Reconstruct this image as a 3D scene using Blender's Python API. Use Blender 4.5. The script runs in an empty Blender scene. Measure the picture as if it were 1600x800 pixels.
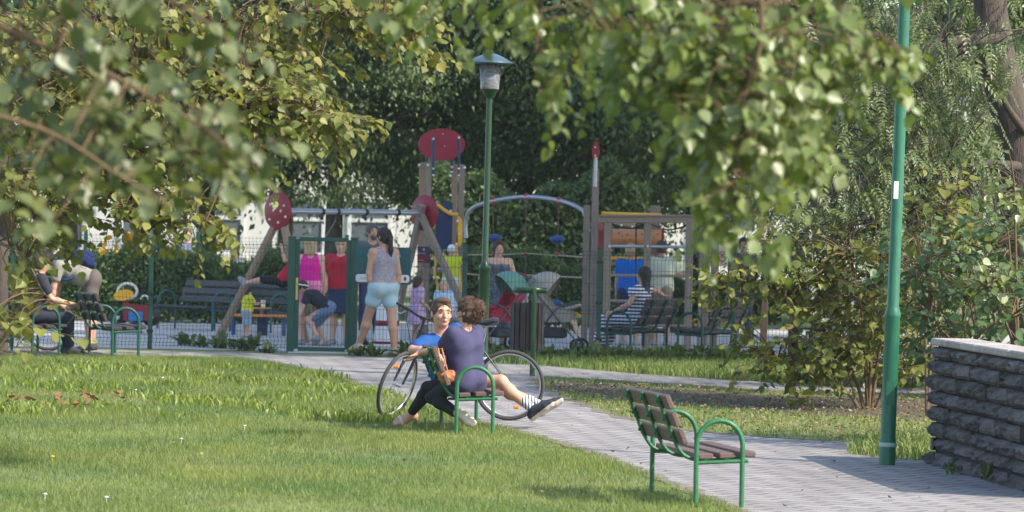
import bpy, bmesh, math, random
import numpy as np
from mathutils import Vector, Matrix, Quaternion

random.seed(7)
RNG = np.random.default_rng(7)
SC = bpy.context.scene
COL = SC.collection

# ------------------------------------------------------------------ camera
FPX, CAMZ, ROLL, HORY = 6667.0, 1.6, math.radians(1.15), 372.0
cam_data = bpy.data.cameras.new('camera')
cam = bpy.data.objects.new('camera', cam_data)
COL.objects.link(cam)
cam.matrix_world = (Matrix.Translation((0, 0, CAMZ))
                    @ Matrix.Rotation(math.radians(90) - math.atan((400 - HORY) / FPX), 4, 'X')
                    @ Matrix.Rotation(ROLL, 4, 'Z'))
cam_data.lens = 150.0
cam_data.sensor_width = 36.0
cam_data.clip_start = 0.1
cam_data.clip_end = 1000.0
cam_data.dof.use_dof = True
cam_data.dof.focus_distance = 41.0
cam_data.dof.aperture_fstop = 4.8
SC.camera = cam

# ------------------------------------------------------------------ sky, sun, exposure
SUN_AZ, SUN_EL = math.radians(117), math.radians(41)      # azimuth clockwise from +Y
world = bpy.data.worlds.new('World')
SC.world = world
world.use_nodes = True
wnt = world.node_tree
sky = wnt.nodes.new('ShaderNodeTexSky')
sky.sky_type = 'NISHITA'
sky.sun_disc = False
sky.sun_elevation = SUN_EL
sky.sun_rotation = SUN_AZ
sky.air_density = 1.0
sky.dust_density = 1.2
wbg = [n for n in wnt.nodes if n.type == 'BACKGROUND'][0]
wnt.links.new(sky.outputs[0], wbg.inputs[0])
wbg.inputs[1].default_value = 0.15
SUNV = Vector((math.sin(SUN_AZ) * math.cos(SUN_EL), math.cos(SUN_AZ) * math.cos(SUN_EL), math.sin(SUN_EL)))
sun_data = bpy.data.lights.new('sun', 'SUN')
sun_data.energy = 3.0
sun_data.angle = math.radians(0.6)
sun_data.color = (1.0, 0.93, 0.82)
sun = bpy.data.objects.new('sun', sun_data)
COL.objects.link(sun)
sun.rotation_euler = (-SUNV).to_track_quat('-Z', 'Y').to_euler()
SC.view_settings.view_transform = 'Standard'
SC.view_settings.look = 'None'
SC.view_settings.gamma = 1.0
SC.view_settings.use_curve_mapping = False
SC.view_settings.exposure = 1.35
SC.cycles.use_denoising = True
SC.cycles.max_bounces = 7
SC.cycles.transparent_max_bounces = 8
SC.cycles.caustics_reflective = False
SC.cycles.caustics_refractive = False
SC.cycles.sample_clamp_indirect = 6.0

# ------------------------------------------------------------------ measuring helpers
CR, SR = math.cos(ROLL), math.sin(ROLL)

def P(px, py, d):
    """world point at depth d seen at photo pixel (px, py)"""
    xd = (px - 800) * CR + (py - 400) * SR
    yd = 400 - (px - 800) * SR + (py - 400) * CR
    return Vector((xd / FPX * d, d, CAMZ + (HORY - yd) / FPX * d))

GY = [0, 30, 36, 41, 50, 57, 400]
GZ = [-.34, -.32, -.29, -.225, -.07, 0, 0]

def gz(y):
    return float(np.interp(y, GY, GZ))

def G(px, py):
    """ground point seen at photo pixel"""
    lo, hi = 20.0, 300.0
    for _ in range(50):
        m = (lo + hi) / 2
        if P(px, py, m).z > gz(m):
            lo = m
        else:
            hi = m
    p = P(px, py, lo)
    p.z = gz(p.y)
    return p

def X(px, d, py=480):
    return P(px, py, d).x

# ------------------------------------------------------------------ materials
MATS = {}

def new_mat(name):
    m = bpy.data.materials.new(name)
    m.use_nodes = True
    return m, m.node_tree, m.node_tree.nodes['Principled BSDF']

def mat(name, col, rough=.6, var=.18, scale=6.0, bump=0.0, metal=0.0, spec=.4, stretch=None, bscale=None):
    if name in MATS:
        return MATS[name]
    m, nt, b = new_mat(name)
    L = nt.links
    b.inputs['Roughness'].default_value = rough
    b.inputs['Metallic'].default_value = metal
    b.inputs['Specular IOR Level'].default_value = spec
    tc = nt.nodes.new('ShaderNodeTexCoord')
    src = tc.outputs['Object']
    if stretch:
        mp = nt.nodes.new('ShaderNodeMapping')
        mp.inputs['Scale'].default_value = stretch
        L.new(src, mp.inputs[0])
        src = mp.outputs[0]
    n = nt.nodes.new('ShaderNodeTexNoise')
    n.inputs['Scale'].default_value = scale
    n.inputs['Detail'].default_value = 5
    L.new(src, n.inputs['Vector'])
    oi = nt.nodes.new('ShaderNodeObjectInfo')
    add = nt.nodes.new('ShaderNodeMath'); add.operation = 'MULTIPLY_ADD'
    L.new(oi.outputs['Random'], add.inputs[0]); add.inputs[1].default_value = .25
    L.new(n.outputs['Fac'], add.inputs[2])
    cr = nt.nodes.new('ShaderNodeValToRGB')
    lo = [max(0, c * (1 - var)) for c in col]; hi = [min(1, c * (1 + var)) for c in col]
    cr.color_ramp.elements[0].position = .3; cr.color_ramp.elements[0].color = (*lo, 1)
    cr.color_ramp.elements[1].position = .95; cr.color_ramp.elements[1].color = (*hi, 1)
    L.new(add.outputs[0], cr.inputs[0])
    L.new(cr.outputs[0], b.inputs['Base Color'])
    if bump:
        n2 = nt.nodes.new('ShaderNodeTexNoise')
        n2.inputs['Scale'].default_value = bscale or scale * 4
        n2.inputs['Detail'].default_value = 6
        L.new(src, n2.inputs['Vector'])
        bp = nt.nodes.new('ShaderNodeBump')
        bp.inputs['Strength'].default_value = bump
        bp.inputs['Distance'].default_value = .02
        L.new(n2.outputs['Fac'], bp.inputs['Height'])
        L.new(bp.outputs[0], b.inputs['Normal'])
    MATS[name] = m
    return m

def leaf_mat(name, cols, trans=.35, rough=.45, tint=None, spec=.35, patch=0.0):
    """foliage: a colour per leaf (island / object), light passing through the blade"""
    if name in MATS:
        return MATS[name]
    m, nt, b = new_mat(name)
    L = nt.links
    geo = nt.nodes.new('ShaderNodeNewGeometry')
    oi = nt.nodes.new('ShaderNodeObjectInfo')
    ad = nt.nodes.new('ShaderNodeMath'); ad.operation = 'ADD'
    L.new(geo.outputs['Random Per Island'], ad.inputs[0]); L.new(oi.outputs['Random'], ad.inputs[1])
    fr = nt.nodes.new('ShaderNodeMath'); fr.operation = 'FRACT'
    L.new(ad.outputs[0], fr.inputs[0])
    cr = nt.nodes.new('ShaderNodeValToRGB')
    els = cr.color_ramp.elements
    k = len(cols)
    els[0].position = 0; els[0].color = (*cols[0], 1)
    els[1].position = 1; els[1].color = (*cols[-1], 1)
    for i in range(1, k - 1):
        e = els.new(i / (k - 1)); e.color = (*cols[i], 1)
    L.new(fr.outputs[0], cr.inputs[0])
    colour = cr.outputs[0]
    if patch:
        tc = nt.nodes.new('ShaderNodeTexCoord')
        pn_ = nt.nodes.new('ShaderNodeTexNoise'); pn_.inputs['Scale'].default_value = .55; pn_.inputs['Detail'].default_value = 6; pn_.inputs['Roughness'].default_value = .65
        L.new(tc.outputs['Object'], pn_.inputs['Vector'])
        pr = nt.nodes.new('ShaderNodeValToRGB')
        pr.color_ramp.elements[0].position = .36; pr.color_ramp.elements[0].color = (1 - patch * .75, 1 - patch * .45, 1 - patch * .5, 1)
        pr.color_ramp.elements[1].position = .66; pr.color_ramp.elements[1].color = (1 + patch * .7, 1 + patch * .32, 1 + patch * .2, 1)
        L.new(pn_.outputs['Fac'], pr.inputs[0])
        pm = nt.nodes.new('ShaderNodeMix'); pm.data_type = 'RGBA'; pm.blend_type = 'MULTIPLY'; pm.inputs[0].default_value = 1
        L.new(cr.outputs[0], pm.inputs[6]); L.new(pr.outputs[0], pm.inputs[7])
        colour = pm.outputs[2]
    L.new(colour, b.inputs['Base Color'])
    b.inputs['Roughness'].default_value = rough
    b.inputs['Specular IOR Level'].default_value = spec
    tr = nt.nodes.new('ShaderNodeBsdfTranslucent')
    mx = nt.nodes.new('ShaderNodeMix'); mx.data_type = 'RGBA'; mx.blend_type = 'MULTIPLY'
    mx.inputs[0].default_value = 1
    L.new(colour, mx.inputs[6])
    mx.inputs[7].default_value = (*(tint or (1.5, 1.6, .7)), 1)
    L.new(mx.outputs[2], tr.inputs[0])
    ms = nt.nodes.new('ShaderNodeMixShader')
    ms.inputs[0].default_value = trans
    L.new(b.outputs[0], ms.inputs[1]); L.new(tr.outputs[0], ms.inputs[2])
    out = [n for n in nt.nodes if n.type == 'OUTPUT_MATERIAL'][0]
    L.new(ms.outputs[0], out.inputs[0])
    MATS[name] = m
    return m

def stripe_mat(name, c1, c2, axis='Z', freq=20.0, duty=.5, rough=.8):
    if name in MATS:
        return MATS[name]
    m, nt, b = new_mat(name)
    L = nt.links
    b.inputs['Roughness'].default_value = rough
    tc = nt.nodes.new('ShaderNodeTexCoord')
    sep = nt.nodes.new('ShaderNodeSeparateXYZ'); L.new(tc.outputs['Object'], sep.inputs[0])
    mu = nt.nodes.new('ShaderNodeMath'); mu.operation = 'MULTIPLY'; mu.inputs[1].default_value = freq
    L.new(sep.outputs[axis], mu.inputs[0])
    fr = nt.nodes.new('ShaderNodeMath'); fr.operation = 'FRACT'; L.new(mu.outputs[0], fr.inputs[0])
    gt = nt.nodes.new('ShaderNodeMath'); gt.operation = 'GREATER_THAN'; gt.inputs[1].default_value = duty
    L.new(fr.outputs[0], gt.inputs[0])
    mx = nt.nodes.new('ShaderNodeMix'); mx.data_type = 'RGBA'
    L.new(gt.outputs[0], mx.inputs[0])
    mx.inputs[6].default_value = (*c1, 1); mx.inputs[7].default_value = (*c2, 1)
    L.new(mx.outputs[2], b.inputs['Base Color'])
    MATS[name] = m
    return m

def blotch_mat(name, c1, c2, scale=40.0, rough=.85, pos=.5):
    if name in MATS:
        return MATS[name]
    m, nt, b = new_mat(name)
    L = nt.links
    b.inputs['Roughness'].default_value = rough
    tc = nt.nodes.new('ShaderNodeTexCoord')
    n = nt.nodes.new('ShaderNodeTexNoise'); n.inputs['Scale'].default_value = scale
    L.new(tc.outputs['Object'], n.inputs['Vector'])
    cr = nt.nodes.new('ShaderNodeValToRGB')
    cr.color_ramp.elements[0].position = pos - .05; cr.color_ramp.elements[0].color = (*c1, 1)
    cr.color_ramp.elements[1].position = pos + .05; cr.color_ramp.elements[1].color = (*c2, 1)
    L.new(n.outputs['Fac'], cr.inputs[0]); L.new(cr.outputs[0], b.inputs['Base Color'])
    MATS[name] = m
    return m

# ------------------------------------------------------------------ mesh helpers
def V(*a):
    return Vector(a)

class MB:
    """collects shapes into ONE mesh"""
    def __init__(self):
        self.v, self.f, self.smooth = [], [], []

    def add(self, vs, fs, smooth=False):
        o = len(self.v)
        self.v += [tuple(p) for p in vs]
        self.f += [tuple(i + o for i in f) for f in fs]
        self.smooth += [smooth] * len(fs)
        return self

    def box(self, c, size, rot=None, bev=0.0):
        sx, sy, sz = [s / 2 for s in size]
        c = Vector(c)
        if bev <= 0:
            vs = [Vector((x * sx, y * sy, z * sz)) for z in (-1, 1) for y in (-1, 1) for x in (-1, 1)]
            fs = [(0, 2, 3, 1), (4, 5, 7, 6), (0, 1, 5, 4), (2, 6, 7, 3), (0, 4, 6, 2), (1, 3, 7, 5)]
        else:
            b = min(bev, sx * .9, sy * .9, sz * .9)
            bm = bmesh.new()
            bmesh.ops.create_cube(bm, size=1)
            for v in bm.verts:
                v.co = Vector((v.co.x * 2 * sx, v.co.y * 2 * sy, v.co.z * 2 * sz))
            bmesh.ops.bevel(bm, geom=bm.edges[:], offset=b, segments=1, affect='EDGES')
            bm.verts.index_update()
            vs = [v.co.copy() for v in bm.verts]
            fs = [[v.index for v in f.verts] for f in bm.faces]
            bm.free()
        if rot is not None:
            vs = [rot @ p for p in vs]
        return self.add([p + c for p in vs], fs)

    def beam(self, a, b, w, h, up=(0, 0, 1), bev=.0):
        """square bar from a to b; w along side, h along up"""
        a, b = Vector(a), Vector(b)
        d = (b - a)
        L = d.length
        d.normalize()
        s = d.cross(Vector(up))
        if s.length < 1e-4:
            s = d.cross(Vector((1, 0, 0)))
        s.normalize()
        u = s.cross(d)
        R = Matrix((s, d, u)).transposed()
        return self.box((a + b) / 2, (w, L, h), R, bev)

    def tube(self, pts, r, n=8, caps=True, sq=None, closed=False):
        pts = [Vector(p) for p in pts]
        k = len(pts)
        rs = r if hasattr(r, '__len__') else [r] * k
        prev = None
        vs = []
        for i, p in enumerate(pts):
            if closed:
                t = pts[(i + 1) % k] - pts[i - 1]
            else:
                t = pts[min(i + 1, k - 1)] - pts[max(i - 1, 0)]
            if t.length < 1e-9:
                t = Vector((0, 0, 1))
            t.normalize()
            if prev is None:
                ref = Vector((0, 0, 1)) if abs(t.z) < .9 else Vector((1, 0, 0))
                u = t.cross(ref).normalized()
            else:
                u = (prev - t * prev.dot(t))
                u = u.normalized() if u.length > 1e-6 else t.cross(Vector((0, 0, 1))).normalized()
            prev = u
            w = t.cross(u)
            for j in range(n):
                a = 2 * math.pi * j / n
                vs.append(p + (u * math.cos(a) + w * math.sin(a) * (sq or 1)) * rs[i])
        fs = []
        for i in range(k if closed else k - 1):
            i2 = (i + 1) % k
            for j in range(n):
                j2 = (j + 1) % n
                fs.append((i * n + j, i * n + j2, i2 * n + j2, i2 * n + j))
        self.add(vs, fs, n > 4)
        if caps and not closed:
            self.add(vs[:n], [tuple(range(n - 1, -1, -1))])
            self.add(vs[-n:], [tuple(range(n))])
        return self

    def lathe(self, prof, c=(0, 0, 0), n=16, axis=None, smooth=True):
        """profile [(r, z)] turned about z (or about an axis)"""
        c = Vector(c)
        q = Vector((0, 0, 1)).rotation_difference(Vector(axis).normalized()) if axis is not None else Quaternion()
        vs, fs = [], []
        for r, z in prof:
            for j in range(n):
                a = 2 * math.pi * j / n
                vs.append(c + q @ Vector((r * math.cos(a), r * math.sin(a), z)))
        for i in range(len(prof) - 1):
            for j in range(n):
                j2 = (j + 1) % n
                fs.append((i * n + j, i * n + j2, (i + 1) * n + j2, (i + 1) * n + j))
        self.add(vs, fs, smooth)
        if prof[0][0] > 1e-4:
            self.add(vs[:n], [tuple(range(n - 1, -1, -1))])
        if prof[-1][0] > 1e-4:
            self.add(vs[-n:], [tuple(range(n))])
        return self

    def ball(self, c, rad, n=10, m=7, rot=None):
        c = Vector(c)
        rx, ry, rz = rad if hasattr(rad, '__len__') else (rad,) * 3
        vs, fs = [], []
        for i in range(m + 1):
            th = math.pi * i / m
            for j in range(n):
                a = 2 * math.pi * j / n
                p = Vector((rx * math.sin(th) * math.cos(a), ry * math.sin(th) * math.sin(a), rz * math.cos(th)))
                vs.append(c + (rot @ p if rot is not None else p))
        for i in range(m):
            for j in range(n):
                j2 = (j + 1) % n
                fs.append((i * n + j, (i + 1) * n + j, (i + 1) * n + j2, i * n + j2))
        return self.add(vs, fs, True)

    def prism(self, outline, o, ux, uy, th):
        """flat outline [(a, b)] in the plane o + a*ux + b*uy, thickness th along the normal (centred)"""
        o, ux, uy = Vector(o), Vector(ux), Vector(uy)
        nrm = ux.cross(uy).normalized() * th / 2
        n = len(outline)
        a = [o + ux * x + uy * y + nrm for x, y in outline]
        b = [o + ux * x + uy * y - nrm for x, y in outline]
        fs = [tuple(range(n)), tuple(range(2 * n - 1, n - 1, -1))]
        fs += [(i, i + n, (i + 1) % n + n, (i + 1) % n) for i in range(n)]
        return self.add(a + b, fs)

    def mesh(self, name, m):
        me = bpy.data.meshes.new(name)
        me.from_pydata(self.v, [], self.f)
        me.polygons.foreach_set('use_smooth', self.smooth)
        if m:
            me.materials.append(m)
        me.update()
        return me

    def build(self, name, m, parent=None):
        return link(name, self.mesh(name, m), parent)

def link(name, me, parent=None):
    o = bpy.data.objects.new(name, me)
    COL.objects.link(o)
    if parent is not None:
        o.parent = parent
    return o

def np_mesh(name, verts, faces, m, smooth=False):
    """verts (n,3), faces (k,3 or 4) numpy"""
    me = bpy.data.meshes.new(name)
    verts = np.asarray(verts, np.float32); faces = np.asarray(faces, np.int32)
    nf, c = faces.shape
    me.vertices.add(len(verts)); me.vertices.foreach_set('co', verts.ravel())
    me.loops.add(nf * c); me.loops.foreach_set('vertex_index', faces.ravel())
    me.polygons.add(nf)
    me.polygons.foreach_set('loop_start', np.arange(0, nf * c, c, dtype=np.int32))
    me.polygons.foreach_set('loop_total', np.full(nf, c, np.int32))
    if smooth:
        me.polygons.foreach_set('use_smooth', np.ones(nf, bool))
    me.update(calc_edges=True)
    if m:
        me.materials.append(m)
    return me

def tag(o, label=None, cat=None, group=None, kind=None):
    if label: o['label'] = label
    if cat: o['category'] = cat
    if group: o['group'] = group
    if kind: o['kind'] = kind
    return o

def thing(name, loc, label, cat, group=None, yaw=0.0):
    o = bpy.data.objects.new(name, None)
    o.empty_display_size = .2
    COL.objects.link(o)
    o.location = loc
    o.rotation_euler = (0, 0, math.radians(yaw))
    return tag(o, label, cat, group)

def copy_tree(o, parent=None):
    c = o.copy()
    COL.objects.link(c)
    c.parent = parent
    for ch in list(o.children):
        copy_tree(ch, c)
    return c

def smooth_path(pts, k=6):
    """Catmull-Rom through the points"""
    pts = [Vector(p) for p in pts]
    out = []
    n = len(pts)
    for i in range(n - 1):
        p0, p1, p2, p3 = pts[max(i - 1, 0)], pts[i], pts[i + 1], pts[min(i + 2, n - 1)]
        for j in range(k):
            t = j / k
            out.append(.5 * ((2 * p1) + (p2 - p0) * t + (2 * p0 - 5 * p1 + 4 * p2 - p3) * t * t + (3 * p1 - p0 - 3 * p2 + p3) * t ** 3))
    out.append(pts[-1])
    return out

# ------------------------------------------------------------------ ground, paths, sand
def sheet(name, outline, m, dz, kind='structure'):
    """flat outline [(x, y)] laid on the ground profile, dz above it"""
    bm = bmesh.new()
    f = bm.faces.new([bm.verts.new((x, y, 0)) for x, y in outline])
    for yb in GY[1:-1]:
        bmesh.ops.bisect_plane(bm, geom=bm.verts[:] + bm.edges[:] + bm.faces[:], plane_co=(0, yb, 0), plane_no=(0, 1, 0))
    bmesh.ops.triangulate(bm, faces=bm.faces[:])
    for v in bm.verts:
        v.co.z = gz(v.co.y) + dz
    bmesh.ops.recalc_face_normals(bm, faces=bm.faces[:])
    if sum(f.normal.z for f in bm.faces) < 0:
        bmesh.ops.reverse_faces(bm, faces=bm.faces[:])
    me = bpy.data.meshes.new(name)
    bm.to_mesh(me); bm.free()
    me.materials.append(m)
    o = link(name, me)
    o['kind'] = kind
    return o

def ground_mat():
    m, nt, b = new_mat('lawn_soil')
    L = nt.links
    tc = nt.nodes.new('ShaderNodeTexCoord')
    n = nt.nodes.new('ShaderNodeTexNoise'); n.inputs['Scale'].default_value = .9; n.inputs['Detail'].default_value = 8
    L.new(tc.outputs['Object'], n.inputs['Vector'])
    cr = nt.nodes.new('ShaderNodeValToRGB')
    e = cr.color_ramp.elements
    e[0].position = .35; e[0].color = (.10, .11, .04, 1)
    e[1].position = .62; e[1].color = (.15, .185, .045, 1)
    x = e.new(.48); x.color = (.12, .15, .04, 1)
    L.new(n.outputs['Fac'], cr.inputs[0]); L.new(cr.outputs[0], b.inputs['Base Color'])
    b.inputs['Roughness'].default_value = .95
    return m

def paving_mat():
    m, nt, b = new_mat('paving_blocks')
    L = nt.links
    tc = nt.nodes.new('ShaderNodeTexCoord')
    mp = nt.nodes.new('ShaderNodeMapping'); mp.inputs['Rotation'].default_value = (0, 0, math.radians(38))
    L.new(tc.outputs['Object'], mp.inputs[0])
    br = nt.nodes.new('ShaderNodeTexBrick')
    br.inputs['Scale'].default_value = 1
    br.inputs['Brick Width'].default_value = .40; br.inputs['Row Height'].default_value = .20
    br.inputs['Mortar Size'].default_value = .022
    br.inputs['Color1'].default_value = (.31, .295, .285, 1); br.inputs['Color2'].default_value = (.24, .23, .225, 1)
    br.inputs['Mortar'].default_value = (.12, .108, .095, 1)
    L.new(mp.outputs[0], br.inputs['Vector'])
    n = nt.nodes.new('ShaderNodeTexNoise'); n.inputs['Scale'].default_value = 1.1; n.inputs['Detail'].default_value = 10; n.inputs['Roughness'].default_value = .7
    L.new(tc.outputs['Object'], n.inputs['Vector'])
    cr = nt.nodes.new('ShaderNodeValToRGB')
    cr.color_ramp.elements[0].position = .3; cr.color_ramp.elements[0].color = (.76, .73, .70, 1)
    cr.color_ramp.elements[1].position = .7; cr.color_ramp.elements[1].color = (1.15, 1.12, 1.09, 1)
    L.new(n.outputs['Fac'], cr.inputs[0])
    mx = nt.nodes.new('ShaderNodeMix'); mx.data_type = 'RGBA'; mx.blend_type = 'MULTIPLY'; mx.inputs[0].default_value = 1
    L.new(br.outputs['Color'], mx.inputs[6]); L.new(cr.outputs[0], mx.inputs[7])
    L.new(mx.outputs[2], b.inputs['Base Color'])
    b.inputs['Roughness'].default_value = .85
    bp = nt.nodes.new('ShaderNodeBump'); bp.inputs['Strength'].default_value = .5; bp.inputs['Distance'].default_value = .01
    inv = nt.nodes.new('ShaderNodeMath'); inv.operation = 'SUBTRACT'; inv.inputs[0].default_value = 1
    L.new(br.outputs['Fac'], inv.inputs[1]); L.new(inv.outputs[0], bp.inputs['Height'])
    L.new(bp.outputs[0], b.inputs['Normal'])
    return m

M_PAVE = paving_mat()
M_SOIL = mat('bare_soil', (.085, .062, .042), .95, .4, 3, .5)
M_SAND = mat('playground_sand', (.42, .40, .37), .95, .18, 1.3, .3)
M_KERB = mat('kerb_concrete', (.16, .15, .135), .9, .25, 5, .3)

sheet('ground', [(-260, -20), (260, -20), (260, 380), (-260, 380)], ground_mat(), 0)

def gp(lst):
    return [(p.x, p.y) for p in (G(*q) for q in lst)]

LAWN_EDGE = [(-260, 553), (-40, 554), (100, 555), (240, 557.5), (370, 559), (430, 567), (500, 582), (560, 599), (600, 612), (680, 639),
             (760, 663), (850, 685), (930, 709), (1000, 737), (1080, 768), (1180, 808), (1260, 850)]
WEDGE_IN = [(1750, 742), (1470, 722), (1400, 716), (1330, 711), (1322, 702), (1345, 692), (1300, 690), (1200, 684), (1060, 672), (960, 650),
            (880, 622), (836, 601), (846, 591), (900, 593), (1000, 600), (1200, 613), (1300, 615), (1500, 620), (1750, 628)]
SIDE_UP = [(1750, 614), (1300, 605), (1200, 598), (1000, 585), (850, 572), (700, 564), (640, 560), (560, 557.5), (450, 553.5), (240, 549), (100, 546), (-260, 540)]
lawn_w, wedge_w, side_w = gp(LAWN_EDGE), gp(WEDGE_IN), gp(SIDE_UP)
path_poly = lawn_w + [(2.2, 22), (6, 22), (6, wedge_w[0][1])] + wedge_w + side_w
sheet('paved_path', path_poly, M_PAVE, .004)
# sand floor of the playground beyond the fence
FY = G(700, 555.5).y
sheet('playground_floor', [(-11, FY + .35), (-11, 74), (-6, 76), (-3, 79), (2, 80), (12, 78), (12, FY - .2), (4, FY + .3)], M_SAND, .004)
# soil under the shrub, between the two paths
sheet('shrub_bed_soil', gp([(870, 613), (1000, 628), (1140, 640), (1300, 650), (1500, 660), (1750, 668), (1750, 634), (1500, 626), (1200, 618), (1000, 605), (900, 598), (856, 597)]), M_SOIL, .003)
# trodden soil along the lawn's ragged edge
er = random.Random(3)
def ragged(lst, inner, outer):
    a = [Vector((x, y, 0)) for x, y in lst]
    pts = []
    for p_, q_ in zip(a[:-1], a[1:]):
        n_ = max(1, int((q_ - p_).length / .22))
        pts += [p_.lerp(q_, i_ / n_) for i_ in range(n_)]
    pts.append(a[-1])
    l_, r_ = [], []
    for i_, p_ in enumerate(pts):
        t_ = (pts[min(i_ + 1, len(pts) - 1)] - pts[max(i_ - 1, 0)]).normalized(); n_ = V(-t_.y, t_.x, 0)
        l_.append(p_ + n_ * (outer + er.uniform(-.05, .07))); r_.append(p_ - n_ * (inner + er.uniform(-.03, .05)))
    bm = bmesh.new()
    vl = [bm.verts.new((p_.x, p_.y, gz(p_.y) + .0065)) for p_ in l_]; vr = [bm.verts.new((p_.x, p_.y, gz(p_.y) + .0065)) for p_ in r_]
    for i_ in range(len(vl) - 1):
        bm.faces.new((vl[i_], vr[i_], vr[i_ + 1], vl[i_ + 1]))
    bmesh.ops.recalc_face_normals(bm, faces=bm.faces[:])
    me = bpy.data.meshes.new('edge_soil'); bm.to_mesh(me); bm.free()
    me.materials.append(mat('edge_soil', (.16, .135, .10), .95, .45, 4, .5))
    tag(link('edge_soil', me), kind='structure')
ragged(lawn_w[3:], .06, .06)
ragged(wedge_w[6:13], .06, .06)
# kerb along the side path
kb = MB()
kpts = [Vector((x, y, gz(y))) for x, y in wedge_w[12:]]
for a, b in zip(kpts[:-1], kpts[1:]):
    n = max(1, int((b - a).length / 1.0))
    for i in range(n):
        p, q = a.lerp(b, i / n), a.lerp(b, (i + 1) / n - .004)
        kb.beam(p + V(0, -.05, -.02), q + V(0, -.05, -.02), .08, .10, bev=.008)
tag(kb.build('kerb', M_KERB), kind='structure')

# ------------------------------------------------------------------ grass and litter
def in_poly(x, y, poly):
    c = np.zeros(len(x), bool)
    n = len(poly)
    for i in range(n):
        x1, y1 = poly[i]; x2, y2 = poly[(i + 1) % n]
        if y1 == y2: continue
        t = ((y1 > y) != (y2 > y)) & (x < (x2 - x1) * (y - y1) / (y2 - y1) + x1)
        c ^= t
    return c

GYa, GZa = np.array(GY, float), np.array(GZ, float)

def blades1(x, y, h, w, lean, rng):
    n = len(x)
    a = rng.uniform(0, 2 * np.pi, n); la = rng.uniform(0, 2 * np.pi, n)
    base = np.stack([x, y, np.interp(y, GYa, GZa) - .004], 1)
    side = np.stack([np.cos(a), np.sin(a), np.zeros(n)], 1) * (w / 2)[:, None]
    tip = base + np.stack([np.cos(la) * lean * h, np.sin(la) * lean * h, h * (1 - .3 * lean)], 1)
    v = np.stack([base - side, base + side, tip], 1).reshape(-1, 3)
    return v, np.arange(n * 3).reshape(-1, 3)

def blades(x, y, h, w, lean, rng):
    """arrays -> verts, tri faces: each blade bent, 3 triangles"""
    n = len(x)
    z = np.interp(y, GYa, GZa)
    a = rng.uniform(0, 2 * np.pi, n)
    la = rng.uniform(0, 2 * np.pi, n)
    base = np.stack([x, y, z], 1)
    side = np.stack([np.cos(a), np.sin(a), np.zeros(n)], 1) * (w / 2)[:, None]
    ld = np.stack([np.cos(la), np.sin(la), np.zeros(n)], 1)
    mid = base + ld * (lean * h * .35)[:, None] + np.array([0, 0, 1.]) * (h * .6)[:, None]
    tip = base + ld * (lean * h)[:, None] + np.array([0, 0, 1.]) * (h * (1 - .35 * lean))[:, None]
    v = np.stack([base - side, base + side, mid - side * .8, mid + side * .8, tip], 1).reshape(-1, 3)
    o = (np.arange(n) * 5)[:, None]
    f = np.concatenate([o + np.array([[0, 1, 3]]), o + np.array([[0, 3, 2]]), o + np.array([[2, 3, 4]])], 0)
    return v, f

def scatter(poly, dens, rng, clip=None):
    xs = [p[0] for p in poly]; ys = [p[1] for p in poly]
    A = (max(xs) - min(xs)) * (max(ys) - min(ys))
    n = int(A * dens)
    x = rng.uniform(min(xs), max(xs), n); y = rng.uniform(min(ys), max(ys), n)
    k = in_poly(x, y, poly)
    # only what lies in or just beside the camera's field
    k &= np.abs(x) < .125 * y + .5
    if clip is not None:
        k &= clip(x, y)
    return x[k], y[k]

def patch_noise(x, y, f, ph):
    return (np.sin(x * f + ph) * np.cos(y * f * .8 + ph * 1.7) + np.sin((x + y * .7) * f * 1.9 + ph * 2.3) * .6) / 1.6

M_GRASS = leaf_mat('grass_blade', [(.125, .175, .04), (.17, .225, .058), (.21, .26, .07), (.148, .195, .048), (.245, .275, .095)], .3, .5, (1.25, 1.3, .6), patch=.45)
M_WEED = leaf_mat('weed_blade', [(.13, .18, .03), (.18, .23, .04), (.23, .27, .055), (.14, .19, .035)], .35, .45, (1.3, 1.35, .5))
M_DRY = leaf_mat('dry_leaf', [(.16, .10, .045), (.26, .19, .08), (.13, .08, .04), (.30, .25, .11), (.20, .13, .07), (.34, .30, .20)], .15, .7, (1.1, 1, .7))
M_ORANGE_LEAF = leaf_mat('rust_leaf', [(.20, .10, .045), (.26, .13, .06), (.15, .075, .035)], .15, .7, (1.1, 1, .7))

lawn_poly = lawn_w[:-1] + [(1.7, 26), (-8, 26), (-12, 40)]
x, y = scatter(lawn_poly, 1900, RNG)
pn = patch_noise(x, y, 1.3, .4)
h = (.035 + .035 * RNG.random(len(x))) * (1 + .3 * pn)
keep = RNG.random(len(x)) < np.clip(.85 + .3 * pn, .3, 1)
x, y, h = x[keep], y[keep], h[keep]
v, f = blades1(x, y, h, RNG.uniform(.004, .0085, len(x)), RNG.uniform(.1, .8, len(x)), RNG)
tag(link('lawn_grass', np_mesh('lawn_grass', v, f, M_GRASS)), 'mown green grass covering the lawn before the benches', 'grass', kind='stuff')

# taller broad-leaved weeds in the middle of the lawn, and rough grass along its far edge
x, y = scatter(lawn_poly, 240, RNG, lambda X_, Y_: (Y_ > 41.2) & (Y_ < 52))
pn = patch_noise(x, y, 1.9, 1.1)
keep = RNG.random(len(x)) < np.clip(pn * 1.3 + .18, 0, 1)
x, y = x[keep], y[keep]
v, f = blades(x, y, RNG.uniform(.06, .13, len(x)), RNG.uniform(.014, .032, len(x)), RNG.uniform(.2, .95, len(x)), RNG)
tag(link('lawn_weeds', np_mesh('lawn_weeds', v, f, M_WEED)), 'yellow green broad leaved weeds in the longer grass beyond the bench', 'grass', kind='stuff')

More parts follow.
